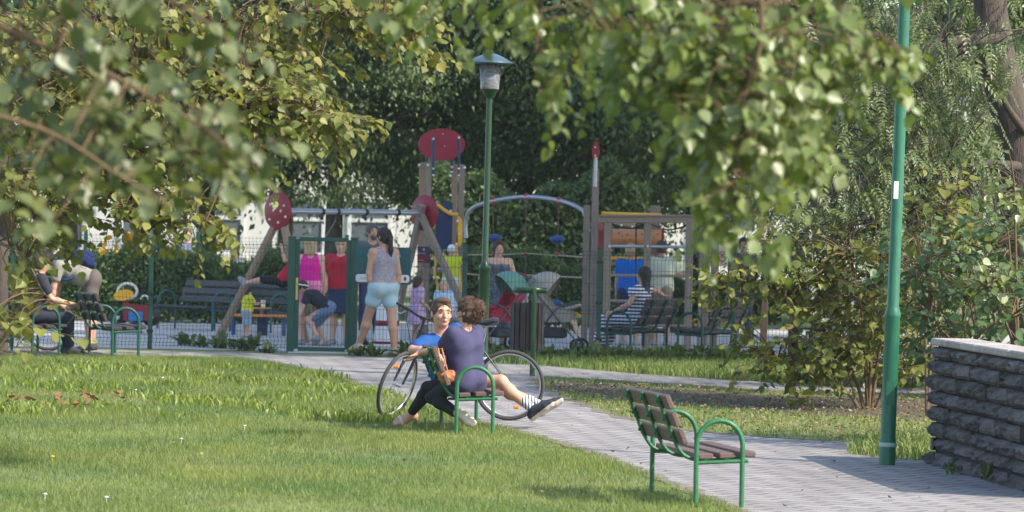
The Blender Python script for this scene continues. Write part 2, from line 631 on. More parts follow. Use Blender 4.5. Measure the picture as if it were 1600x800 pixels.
wedge_poly = wedge_w
x, y = scatter(wedge_poly, 520, RNG)
soil = in_poly(x, y, gp([(870, 613), (1000, 628), (1140, 640), (1300, 650), (1500, 660), (1750, 668), (1750, 634), (1500, 626), (1200, 618), (1000, 605), (900, 598), (856, 597)]))
keep = (~soil) | (RNG.random(len(x)) < .10)
x, y = x[keep], y[keep]
v, f = blades(x, y, RNG.uniform(.025, .07, len(x)), RNG.uniform(.004, .009, len(x)), RNG.uniform(.1, .8, len(x)), RNG)
tag(link('wedge_grass', np_mesh('wedge_grass', v, f, M_GRASS)), 'short green grass between the two paths under the shrub', 'grass', kind='stuff')
# strip of grass between side path and fence, right
strip = side_w[:7] + [(x_, FY + .3) for x_ in (-1.2, 2, 5)]
x, y = scatter(strip, 750, RNG)
v, f = blades(x, y, RNG.uniform(.05, .14, len(x)), RNG.uniform(.006, .014, len(x)), RNG.uniform(.1, .8, len(x)), RNG)
tag(link('verge_grass', np_mesh('verge_grass', v, f, M_GRASS)), 'green grass verge along the foot of the mesh fence', 'grass', kind='stuff')

def leaf_plant_mesh(n, h, w, spread, seed, name, m):
    """rosette of broad leaves"""
    r = np.random.default_rng(seed)
    vs, fs = [], []
    for i in range(n):
        a = r.uniform(0, 2 * np.pi); L = h * r.uniform(.4, 1.2); lean = r.uniform(.1, .95) * spread
        d = np.array([np.cos(a), np.sin(a), 0]); s = np.array([-np.sin(a), np.cos(a), 0])
        b0 = np.array([r.normal(0, .07), r.normal(0, .07), 0])
        pts = []
        for t, ww in ((0, .15), (.35, .6), (.72, 1), (1, .3)):
            c = b0 + d * lean * L * t + np.array([0, 0, 1]) * L * max(.02, t - .55 * lean * t * t)
            pts += [c - s * w / 2 * ww + np.array([0, 0, .012 * ww]), c, c + s * w / 2 * ww + np.array([0, 0, .012 * ww])]
        o = len(vs); vs += pts
        for k in range(3):
            for j in range(2):
                q = o + k * 3 + j
                fs.append((q, q + 1, q + 4, q + 3))
    return np_mesh(name, np.array(vs), np.array(fs), m)

M_FWEED = leaf_mat('fence_weed', [(.07, .105, .028), (.10, .14, .038), (.13, .165, .05), (.085, .12, .033)], .3, .45, (1.2, 1.3, .5))
WEEDS = [leaf_plant_mesh(30, .25, .085, 1.5, s, 'weed_plant', M_FWEED) for s in (1, 2, 3)]
WEEDS2 = [leaf_plant_mesh(18, .22, .05, .7, s, 'weed_tuft', M_GRASS) for s in (4, 5)]
for q_ in WEEDS2:
    q_.materials.clear(); q_.materials.append(M_FWEED)
weed_spots = [(292, 533, 1, 'at the foot of the fence below the spring rider'), (316, 536, .75, 'beside the slanting swing leg'),
              (352, 538, 1.1, 'between the swing leg and the gate'), (385, 541, 1.1, 'just left of the gate post'), (420, 545, .7, 'nearest the gate hinge post'),
              (560, 553, .6, 'under the green information board'), (588, 556, .8, 'by the walking woman\'s standing foot'), (632, 556, .7, 'behind the bicycle fork')]
for i, (px, py, s, where) in enumerate(weed_spots):
    p = G(px, py + 7); p.y = max(p.y, FY - .9); p.z = gz(p.y)
    p.x = X(px, p.y)
    o = link('weed_plant', WEEDS[i % 3]); o.location = p; o.scale = (s, s, s); o.rotation_euler = (0, 0, i * 1.3)
    tag(o, 'leafy green weed ' + where, 'plant', 'weeds along the fence foot')
# a row of weeds right of the gate along the fence: one mass
vs, fs, off = [], [], 0
for i in range(150):
    px = 852 + 330 * RNG.random() if i > 30 else 640 + 215 * RNG.random()
    yy = FY + RNG.uniform(-1.1, .15)
    me = (WEEDS + WEEDS2)[i % 5]
    co = np.empty(len(me.vertices) * 3); me.vertices.foreach_get('co', co); co = co.reshape(-1, 3)
    s = RNG.uniform(.45, 1.0); a = RNG.uniform(0, 6.28)
    R = np.array([[math.cos(a), -math.sin(a), 0], [math.sin(a), math.cos(a), 0], [0, 0, 1]]) * s
    fa = np.empty(len(me.loops), np.int32); me.loops.foreach_get('vertex_index', fa)
    vs.append(co @ R.T + np.array([X(px, yy), yy, gz(yy)])); fs.append(fa.reshape(-1, 4) + off); off += len(co)
tag(link('verge_weeds', np_mesh('verge_weeds', np.concatenate(vs), np.concatenate(fs), M_FWEED)), 'low leafy weeds growing along the foot of the fence below the occupied bench', 'weeds', kind='stuff')

def litter(name, x, y, size, m, label, rng, dz=.012):
    n = len(x)
    z = np.interp(y, GYa, GZa) + dz + rng.uniform(0, .02, n)
    a = rng.uniform(0, 2 * np.pi, n); t = rng.uniform(-.9, .9, n)
    u = np.stack([np.cos(a), np.sin(a), t * .5], 1) * size[:, None]
    w = np.stack([-np.sin(a), np.cos(a), rng.uniform(-.8, .8, n)], 1) * size[:, None] * .7
    c = np.stack([x, y, z + size * .45], 1)
    v = np.stack([c - u * .5, c + w * .5 + u * .1, c + u * .6 + np.array([0, 0, 1]) * (size * .2)[:, None], c - w * .5 + u * .1], 1).reshape(-1, 3)
    f = (np.arange(n) * 4)[:, None] + np.array([[0, 1, 2, 3]])
    tag(link(name, np_mesh(name, v, f, m)), label, 'leaves', kind='stuff')

x, y = scatter(wedge_poly, 130, RNG, lambda X_, Y_: Y_ < 49.5)
litter('fallen_leaves', x, y, RNG.uniform(.018, .042, len(x)), M_DRY, 'dry yellow and brown leaves fallen under the shrub', RNG)
x, y = scatter(lawn_poly, .8, RNG)
litter('lawn_litter', x, y, RNG.uniform(.02, .04, len(x)), M_DRY, 'few dry leaves scattered over the lawn', RNG, .03)
lp = gp([(0, 628), (60, 622), (190, 622), (215, 642), (110, 646), (0, 640)])
x, y = scatter(lp, 14, RNG)
litter('rust_litter', x, y, RNG.uniform(.05, .10, len(x)), M_ORANGE_LEAF, 'patch of rust brown leaves lying on the left of the lawn', RNG, .03)
x, y = scatter(path_poly, 1.6, RNG, lambda X_, Y_: (Y_ < 56))
litter('path_litter', x, y, RNG.uniform(.02, .05, len(x)), M_DRY, 'scattered dry leaves and bits on the paved path', RNG, .006)

# small white daisies
dm = MB().lathe([(.001, .0), (.016, .004), (.018, .008), (.006, .012), (.001, .014)], (0, 0, .06), 8).tube([(0, 0, 0), (0, 0, .06)], .002, 4).mesh('daisy', mat('petal_white', (.8, .8, .78), .7))
M_BUTTER = mat('petal_yellow', (.75, .50, .02), .6)
bm_ = MB().lathe([(.001, .0), (.02, .006), (.022, .014), (.001, .016)], (0, 0, .07), 8).tube([(0, 0, 0), (0, 0, .07)], .002, 4).mesh('buttercup', M_BUTTER)
for i, (px, py, where) in enumerate([(283, 696, 'in the middle of the lawn'), (382, 675, 'alone right of the lawn middle'), (70, 785, 'near the lower left corner'), (166, 790, 'at the bottom edge of the lawn'), (254, 598, 'beyond the leaf patch'), (212, 618, 'beside the rust leaf patch')]):
    o = link('daisy', dm); o.location = G(px, py); o.scale = (.9, .9, .9)
    tag(o, 'tiny white daisy ' + where, 'flower', 'daisies on the lawn')
o = link('buttercup', bm_); o.location = G(81, 727); o.scale = (.9, .9, .9)
tag(o, 'single tiny yellow flower in the lawn at lower left', 'flower')

# ------------------------------------------------------------------ split-face stone wall, right
wall_root = thing('stone_wall', (3.66, 37.0, gz(37)), 'dark grey split-face block wall with pale coping at the right edge', 'wall')
wr = random.Random(5)
wa, wb = V(0, 0, 0), V(.50, -4.6, gz(32.4) - gz(37))
wdir = (wb - wa).normalized(); wlen = (wb - wa).length
wn = V(-wdir.y, wdir.x, 0) * 1.0
if wn.x > 0: wn = -wn
M_STONE = mat('split_stone', (.10, .092, .088), .95, .75, 7, 1.0, bscale=25)
M_COPE = mat('coping_stone', (.34, .30, .265), .95, .3, 9, .9, bscale=25)
M_CORE = mat('wall_core', (.05, .048, .046), .95)
core = MB().beam(wa - wn * .20 + V(0, 0, .51), wb - wn * .20 + V(0, 0, .51), .30, 1.06)
core.build('core', M_CORE, wall_root)

def stone_mesh(L, H, seed):
    """rough-faced block: x length, y depth (front face at -y), z height"""
    r = random.Random(seed)
    nx, nz = 7, 4
    vs, fs = [], []
    for j in range(nz + 1):
        for i in range(nx + 1):
            e = min(i, nx - i, 1) * min(j, nz - j, 1)
            vs.append(((i / nx - .5) * L, -.02 - (.015 + r.uniform(0, .055)) * e, (j / nz - .5) * H))
    for j in range(nz):
        for i in range(nx):
            q = j * (nx + 1) + i
            fs.append((q, q + 1, q + nx + 2, q + nx + 1))
    o = len(vs)
    vs += [(-L / 2, .09, -H / 2), (L / 2, .09, -H / 2), (L / 2, .09, H / 2), (-L / 2, .09, H / 2)]
    c00, c10, c01, c11 = 0, nx, nz * (nx + 1), nz * (nx + 1) + nx
    fs += [(c00, o, o + 1) + tuple(range(nx, 0, -1)), tuple(range(c01, c11 + 1)) + (o + 2, o + 3)[0:2],
           tuple(k * (nx + 1) for k in range(nz, -1, -1))[::-1] + (o + 3, o), tuple(k * (nx + 1) + nx for k in range(nz + 1))[::-1] + (o + 1, o + 2)]
    me = bpy.data.meshes.new('stone')
    me.from_pydata(vs, [], fs); me.materials.append(M_STONE); me.update()
    return me

SH = [.15, .12, .135, .14, .13, .14, .13, .11]
STONES = {}
zc = -.04
ang = math.atan2(wdir.y, wdir.x)
for row, H in enumerate(SH):
    s = -wr.uniform(0, .3)
    while s < wlen:
        L = wr.choice([.22, .32, .42, .55, .75])
        a = max(s, 0); b = min(s + L, wlen)
        if b - a > .08:
            key = (round(b - a, 2), H, wr.randrange(3))
            if key not in STONES:
                STONES[key] = stone_mesh(key[0] - .024, H - .016, hash(key) & 255)
            o = link('stone', STONES[key], wall_root)
            o.location = wa.lerp(wb, (a + b) / 2 / wlen) + V(0, 0, zc + H / 2) + wn * wr.uniform(-.06, .0)
            # block front (-y local) turned to the wall's outward side
            o.rotation_euler = (0, wr.uniform(-.01, .01), ang if (Matrix.Rotation(ang, 3, 'Z') @ V(0, -1, 0)).dot(wn) > 0 else ang + math.pi)
        s += L
    zc += H
cs = 0
while cs < wlen:
    a = wa.lerp(wb, cs / wlen); b = wa.lerp(wb, min(cs + .6, wlen) / wlen - .002)
    MB().beam(a - wn * .17 + V(0, 0, zc + .04), b - wn * .17 + V(0, 0, zc + .04), .37 + .02 * wr.random(), .06, bev=.012).build('coping', M_COPE, wall_root)
    cs += .6
# end face blocks
zc2 = -.04
for row, H in enumerate(SH):
    key = (.40, H, 9)
    if key not in STONES: STONES[key] = stone_mesh(.385, H - .014, row)
    o = link('stone', STONES[key], wall_root)
    o.location = wa - wn * .19 + wdir * .04 + V(0, 0, zc2 + H / 2)
    o.rotation_euler = (0, 0, ang + math.pi / 2 + (0 if (Matrix.Rotation(ang + math.pi / 2, 3, 'Z') @ V(0, -1, 0)).dot(-wdir) > 0 else math.pi))
    zc2 += H
# planter soil behind the wall
pl = MB()
a, b = wa + wall_root.location - wn * .42, wb + wall_root.location - wn * .42
pl.add([a + V(0, 0, .97), b + V(0, 0, .97), b + V(2.5, 0, .99), a + V(2.5, 0, .99), a, b, b + V(2.5, 0, 0), a + V(2.5, 0, 0)],
       [(0, 1, 2, 3), (0, 4, 5, 1), (3, 7, 4, 0), (1, 5, 6, 2)])
tag(pl.build('planter_soil', M_SOIL), kind='structure')

# ------------------------------------------------------------------ fence, gate, signs
M_FGREEN = mat('fence_green', (.012, .062, .042), .45, .15, 5)
M_WIRE = mat('wire_green', (.014, .05, .038), .5, .1, 5)
M_STEEL = mat('galvanised', (.34, .36, .40), .35, .12, 8, metal=.6)
M_BRASS = mat('brass', (.42, .34, .16), .4, .1, 9, metal=.7)
M_BLACK = mat('black_plastic', (.014, .014, .015), .45, .2, 6)
M_RUBBER = mat('rubber', (.022, .022, .023), .8, .2, 10)

FENCE_H = 1.47

def wire_panel(x0, x1, y, zb, H, name, parent, step=.05, bends=(1.36, .62, .12), m=None):
    mb = MB()
    n = max(2, int(round((x1 - x0) / step)))
    zs = [0]
    prof = []
    for bz in sorted(bends):
        if bz < H - .06:
            prof += [(bz - .05, 0), (bz, .03), (bz + .05, 0)]
    prof = [(0, 0)] + prof + [(H, 0)]
    for i in range(n + 1):
        x_ = x0 + (x1 - x0) * i / n
        mb.tube([(x_ + dy * .55, y - dy, zb + z) for z, dy in prof], .0028, 3, caps=False)
    for z, dy in prof:
        z = min(max(z, .03), H - .03)
        mb.tube([(x0, y - dy - .004, zb + z), (x1, y - dy - .004, zb + z)], .003, 3, caps=False)
    z = .2
    for z in (.30, .42, .82, .98, 1.16):
        if z < H - .1:
            mb.tube([(x0, y - .004, zb + z), (x1, y - .004, zb + z)], .003, 3, caps=False)
    return mb.build(name, m or M_WIRE, parent)

fence = thing('wire_fence', (0, FY, 0), 'dark green welded wire mesh fence with posts along the near side of the playground', 'fence')
post_px = [-200, 19, 235, 455]
post_px2 = [549, 725, 936, 1146, 1356, 1560]

def fence_post(parent, x, y, H, w=.06):
    mb = MB().box((x, y, H / 2 - .1), (w, w * .7, H + .24), bev=.006)
    mb.box((x, y, H + .028), (w + .012, w * .7 + .012, .016))
    o = mb.build('post', M_FGREEN, parent)
    for z in (.25, .75, 1.3):
        MB().box((x, y - w * .45, z), (w + .03, .016, .04)).build('clamp', M_BLACK, o)
    return o

for lst in (post_px, post_px2):
    xs = [X(p, FY) for p in lst]
    for x_ in xs:
        if x_ not in (X(455, FY), X(549, FY)):
            fence_post(fence, x_, 0, FENCE_H)
    for a, b in zip(xs[:-1], xs[1:]):
        wire_panel(a + .03, b - .03, 0, .03, FENCE_H - .03, 'mesh_panel', fence)

gx0, gx1 = X(458, FY), X(548, FY)
gate = thing('fence_gate', (gx0, FY, 0), 'dark green wire mesh gate with tubular frame and brass lock plate', 'gate')
gw = gx1 - gx0
for x_ in (-.03, gw + .035):
    MB().box((x_, 0, .72), (.10, .09, 1.66), bev=.008).box((x_, 0, 1.555), (.11, .10, .02)).build('gate_post', M_FGREEN, gate)
fr = MB()
a0, a1, z0, z1 = .045, gw - .04, .05, 1.53
for p, q in (((a0, 0, z0), (a0, 0, z1)), ((a1, 0, z0), (a1, 0, z1))):
    fr.box(((p[0] + q[0]) / 2, 0, (z0 + z1) / 2), (.055, .045, z1 - z0), bev=.006)
for z in (z0, z1):
    fr.box(((a0 + a1) / 2, 0, z), (a1 - a0 - .056, .045, .055), bev=.006)
fr.build('frame', M_FGREEN, gate)
wire_panel(a0 + .03, a1 - .03, 0, z0 + .03, z1 - z0 - .06, 'mesh_infill', gate, bends=())
MB().box((a0, -.03, .86), (.035, .014, .30), bev=.004).build('lock_plate', M_BRASS, gate)
MB().tube(smooth_path([(a0, -.04, .92), (a0 + .02, -.08, .92), (a0 + .10, -.08, .91), (a0 + .16, -.075, .90)]), .010, 8).build('handle', mat('handle_steel', (.6, .6, .6), .3, .05, 5, metal=.8), gate)
for z in (.25, 1.3):
    MB().tube([(gw - .01, -.01, z - .05), (gw - .01, -.01, z + .05)], .016, 8).build('hinge', M_BLACK, gate)
MB().box((gw / 2, -.02, -.005), (gw + .1, .22, .03)).build('threshold', mat('pale_slab', (.5, .49, .47), .9), gate)

def text(s, size, loc, m, parent, name='lettering', rot=(90, 0, 0), extrude=.0015, align='LEFT'):
    c = bpy.data.curves.new(name, 'FONT')
    c.body = s; c.size = size; c.extrude = extrude; c.align_x = align
    tmp = bpy.data.objects.new(name, c)
    COL.objects.link(tmp)
    me = bpy.data.meshes.new_from_object(tmp.evaluated_get(bpy.context.evaluated_depsgraph_get()))
    bpy.data.objects.remove(tmp)
    me.materials.clear(); me.materials.append(m)
    o = link(name, me)
    o.location = loc; o.rotation_euler = tuple(math.radians(a) for a in rot)
    o.parent = parent
    return o

# information board on the fence
M_TEAL = mat('board_teal', (.008, .075, .085), .35, .06, 3)
M_WHITE = mat('print_white', (.66, .68, .68), .5, .04, 4)
bl, br_ = X(553, FY), X(641, FY)
bzt, bzb = P(597, 386, FY).z, P(597, 444, FY).z
board = thing('information_board', ((bl + br_) / 2, FY - .045, (bzt + bzb) / 2), 'teal information board with white lettering fixed to the fence by the gate', 'sign')
bw, bh = br_ - bl, bzt - bzb
MB().box((0, 0, 0), (bw, .012, bh), bev=.004).build('panel', M_TEAL, board)
def round_rect(w, h, r, k=5):
    out = []
    for cx, cy, a0 in ((w / 2 - r, h / 2 - r, 0), (-w / 2 + r, h / 2 - r, 90), (-w / 2 + r, -h / 2 + r, 180), (w / 2 - r, -h / 2 + r, 270)):
        for i in range(k + 1):
            a = math.radians(a0 + 90 * i / k)
            out.append((cx + r * math.cos(a), cy + r * math.sin(a)))
    return out
strip_o = MB().prism(round_rect(bw * .95, .105, .035), (0, -.008, -bh / 2 + .078), (1, 0, 0), (0, 0, 1), .004).build('white_strip', M_WHITE, board)
M_GREYP = mat('print_grey', (.33, .35, .37), .6)
text('BĒRNU', .052, (-bw * .28, -.009, bh * .24), M_WHITE, board)
text('EK', .052, (bw * .24, -.009, bh * .24), M_WHITE, board)
for i, (w_, z_) in enumerate(((.16, .115), (.20, .085), (.19, .035), (.17, .01))):
    MB().box((-bw * .27 + w_ / 2, -.0085, z_), (w_, .003, .008)).build('text_line', M_WHITE, board)
for z_ in (.088, .066):
    MB().box((-.12, -.0115, -bh / 2 + z_), (.34, .003, .008)).build('small_print', M_GREYP, strip_o)
MB().prism([(.02 * math.cos(a * .628), .028 * math.sin(a * .628)) for a in range(10)], (bw * .40, -.0115, -bh / 2 + .078), (1, 0, 0), (0, 0, 1), .003).build('crest', mat('crest_red', (.30, .02, .04), .5), strip_o)
MB().tube([(-bw * .42 + .026 * math.cos(a * .4), -.0105, -bh / 2 + .078 + .026 * math.sin(a * .4)) for a in range(16)], .002, 4, closed=True).build('emblem', M_GREYP, strip_o)

# ------------------------------------------------------------------ benches
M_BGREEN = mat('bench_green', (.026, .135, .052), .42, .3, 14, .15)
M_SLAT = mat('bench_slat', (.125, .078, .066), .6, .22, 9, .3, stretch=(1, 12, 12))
M_BSHADE = mat('bench_shaded_green', (.012, .07, .048), .45, .15, 8)  # bench green darkened, painting in the shade on the far benches
M_SLATSH = mat('bench_shaded_slat', (.045, .034, .033), .6, .2, 9, stretch=(1, 12, 12))  # slat brown of the far benches, shade put into the colour likewise

def make_bench(label, green, slat, group='park benches', L=1.7):
    b = thing('park_bench', (0, 0, 0), label, 'bench', group)
    hl = L / 2 - .05
    arc = [(0, .02 + .17 - .17 * math.cos(a), .45 + .18 * math.sin(a)) for a in [math.pi * i / 14 for i in range(15)]]
    loop = [(0, .02, -.05), (0, .02, .2)] + arc + [(0, .36, .2), (0, .36, -.05)]
    lm = MB().tube(loop, .0185, 10).mesh('arm_loop', green)
    for s in (-1, 1):
        o = link('arm_loop', lm, b); o.location = (s * hl, 0, 0)
        MB().tube([(s * hl, .02, .322), (s * hl, .40, .342)], .014, 8).build('seat_bearer', green, b)
    sm = MB().box((0, 0, 0), (L - .14, .108, .04), bev=.007).mesh('slat', slat)
    for y_, z_ in ((.095, .368), (.25, .376), (.41, .386)):
        o = link('seat_slat', sm, b); o.location = (0, y_, z_); o.rotation_euler = (.05, 0, 0)
    for x_ in (-hl * .72, 0, hl * .72):
        pts = smooth_path([(x_, .40, .352), (x_, .14, .332), (x_, .0, .352), (x_, -.075, .43), (x_, -.135, .56), (x_, -.235, .80)], 5)
        br = MB().tube(pts, .0135, 8).build('bracket', green, b)
        for z_, y_ in ((.50, -.122), (.63, -.178), (.755, -.228)):
            MB().ball((x_, y_ - .004, z_), .015, 8, 5).build('bolt_head', green, br)
    for z_, y_ in ((.505, -.074), (.632, -.128), (.758, -.180)):
        o = link('back_slat', sm, b); o.location = (0, y_, z_); o.rotation_euler = (math.radians(90 + 22), 0, 0)
    return b

def place(o, p, yaw):
    o.location = p; o.rotation_euler = (0, 0, math.radians(yaw))
    return o

# front bench: near end loop legs at photo (1087, 788) and (1160, 790)
d0 = 31.55
fb = make_bench('empty green bench with brown slats standing alone on the lawn edge in front', M_BGREEN, M_SLAT)
place(fb, (X(1123, 30.75, 790) - .132 - .187, d0, gz(d0) - .005), -80.5)
# the couple's bench
d1 = 40.55
cb = copy_tree(fb)
cb['label'] = 'green bench with brown slats that the talking couple sits on'
place(cb, (X(742, 39.75, 640) - .084 - .19, d1, gz(d1) - .01), -84)

db = make_bench('dark park bench behind the fence with the woman in stripes on it', M_BSHADE, M_SLATSH)
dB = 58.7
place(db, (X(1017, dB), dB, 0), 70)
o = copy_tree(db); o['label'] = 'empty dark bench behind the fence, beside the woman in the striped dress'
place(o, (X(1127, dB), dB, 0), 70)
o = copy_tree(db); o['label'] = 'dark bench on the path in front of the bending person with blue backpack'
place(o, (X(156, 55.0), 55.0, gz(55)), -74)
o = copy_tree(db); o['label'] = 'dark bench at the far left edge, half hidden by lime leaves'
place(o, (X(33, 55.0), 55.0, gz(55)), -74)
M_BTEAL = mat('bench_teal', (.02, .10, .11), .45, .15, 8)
pb = make_bench('dark bench inside the playground to the left of the slanting swing leg', M_BTEAL, M_SLATSH)
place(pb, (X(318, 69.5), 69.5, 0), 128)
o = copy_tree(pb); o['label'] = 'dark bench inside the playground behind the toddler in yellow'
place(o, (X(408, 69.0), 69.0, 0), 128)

# ------------------------------------------------------------------ lamp posts
M_LGREEN = mat('lamp_green', (.016, .105, .055), .4, .28, 9, .1, stretch=(3, 3, .7))
M_LGREEN2 = mat('lamp_dark_green', (.011, .042, .014), .35, .12, 6)
M_GLASS, gnt, gb = new_mat('lamp_glass')
gb.inputs['Base Color'].default_value = (.85, .87, .88, 1); gb.inputs['Roughness'].default_value = .12
gb.inputs['Transmission Weight'].default_value = .85; gb.inputs['IOR'].default_value = 1.2
M_HAT = mat('lamp_hat', (.10, .16, .20), .3, .1, 4, metal=.5)

def lamp_post(label, loc, m, lean, dh=0.0, ru=.046):
    t = thing('street_lamp', loc, label, 'lamp', 'park lamp posts')
    t.rotation_euler = (0, lean, 0)
    MB().lathe([(.072, -.12), (.072, .22), (.066, .24), (.066, 1.26), (.07, 1.27), (.07, 1.30), (ru + .006, 1.34), (ru, 1.36), (ru - .004, 3.62 + dh), (ru - .004, 3.66 + dh)], n=20).build('pole', m, t)
    MB().lathe([(.0735, .16), (.0755, .17), (.0755, .185), (.0735, .195)], n=20).build('collar', mat('collar_pale', (.30, .42, .36), .4), t)
    if dh > 0:
        MB().box((-.015, -.045, 2.36), (.04, .012, .15)).build('sticker', M_WHITE, t)
    MB().box((.0, -.066, .62), (.07, .006, .20)).build('service_door', m, t)
    h = MB().lathe([(.05, 3.6 + dh), (.09, 3.68 + dh), (.11, 3.70 + dh), (.115, 3.71 + dh)], n=16).build('lantern_base', m, t)
    MB().lathe([(.112, 3.71 + dh), (.135, 4.02 + dh), (.128, 4.02 + dh), (.105, 3.715 + dh)], n=20).build('lantern_glass', M_GLASS, t)
    lv = MB()
    for i in range(6):
        lv.lathe([(.05, 3.76 + dh + i * .04), (.075, 3.765 + dh + i * .04), (.05, 3.775 + dh + i * .04)], n=14)
    lv.build('louvre', mat('louvre_beige', (.55, .47, .33), .5), t)
    ht = MB().lathe([(.001, 4.15 + dh), (.08, 4.135 + dh), (.17, 4.095 + dh), (.275, 4.035 + dh), (.28, 4.025 + dh), (.25, 4.03 + dh), (.001, 4.07 + dh)], n=24).build('hat', M_HAT, t)
    MB().ball((0, 0, 4.165 + dh), .03).build('finial', m, ht)
    return t

dl = 36.0
p = G(1386, 727)
lamp_post('tall bright green lamp post beside the stone wall', (p.x, p.y, p.z), M_LGREEN, math.radians(1.0), 1.25, .052)
dl2 = 52.0
pp = P(757, 470, dl2)
lamp_post('dark green lamp post with glass lantern and hat behind the couple', (pp.x - .015, dl2, gz(dl2)), M_LGREEN2, math.radians(.45), -.25, .038)

# ------------------------------------------------------------------ litter bin
dbn = 51.2
bin_ = thing('litter_bin', (X(832, dbn, 560), dbn, gz(dbn)), 'round litter bin of dark brown slats on a green post', 'bin')
M_BIN = mat('bin_slat', (.022, .015, .014), .55, .2, 8, stretch=(10, 10, 1))
MB().tube([(0, 0, -.1), (0, 0, 1.06)], .032, 12).build('post', M_LGREEN2, bin_)
sl = MB().box((0, 0, 0), (.062, .016, .56), bev=.004).mesh('slat', M_BIN)
cx, cy, R_ = -.07, .20, .19
for i in range(16):
    a = 2 * math.pi * i / 16 + .1
    o = link('slat', sl, bin_)
    o.location = (cx + R_ * math.cos(a), cy + R_ * math.sin(a), .60); o.rotation_euler = (0, 0, a + math.pi / 2)
MB().lathe([(.15, .33), (.165, .86), (.16, .86), (.14, .34)], (cx, cy, 0), 20).build('liner', M_FGREEN, bin_)
for z in (.38, .80):
    MB().lathe([(.168, z), (.180, z), (.180, z + .03), (.168, z + .03)], (cx, cy, 0), 24).build('hoop', M_FGREEN, bin_)
MB().lathe([(.001, 1.075), (.20, 1.07), (.212, 1.06), (.212, 1.0), (.205, 1.0), (.20, 1.05), (.001, 1.055)], (cx + .03, cy, 0), 28).build('lid', M_LGREEN2, bin_)
MB().beam((0, 0, .9), (cx, cy, .34), .03, .02).build('bracket', M_FGREEN, bin_)

# brown square posts by the side path
M_BROWNP = mat('brown_post', (.055, .035, .026), .7, .3, 6, .3, stretch=(8, 8, 1))
for px, py, w, lab in ((1192, 590, .085, 'slim dark brown square post behind the shrub, nearer the benches'), (1238, 597, .12, 'thicker dark brown square post behind the shrub, nearer its stems')):
    p = G(px, py)
    t = thing('square_post', p, lab, 'post', 'brown posts by the side path')
    MB().box((0, 0, .78), (w, w, 1.76), bev=.008).build('shaft', M_BROWNP, t)
    MB().box((0, 0, 1.675), (w + .03, w + .03, .03), bev=.006).build('cap', M_BROWNP, t)

# ------------------------------------------------------------------ bicycle
M_BIKE = mat('bike_black', (.012, .012, .013), .3, .2, 6)
M_TYRE = mat('tyre', (.05, .048, .046), .85, .2, 12)
M_RIM = mat('rim_alloy', (.45, .44, .42), .35, .1, 9, metal=.6)
M_REFL = mat('reflector_orange', (.85, .22, .01), .3, .05, 5)
M_SAD = mat('saddle_black', (.02, .021, .024), .32, .2, 6, spec=.6)

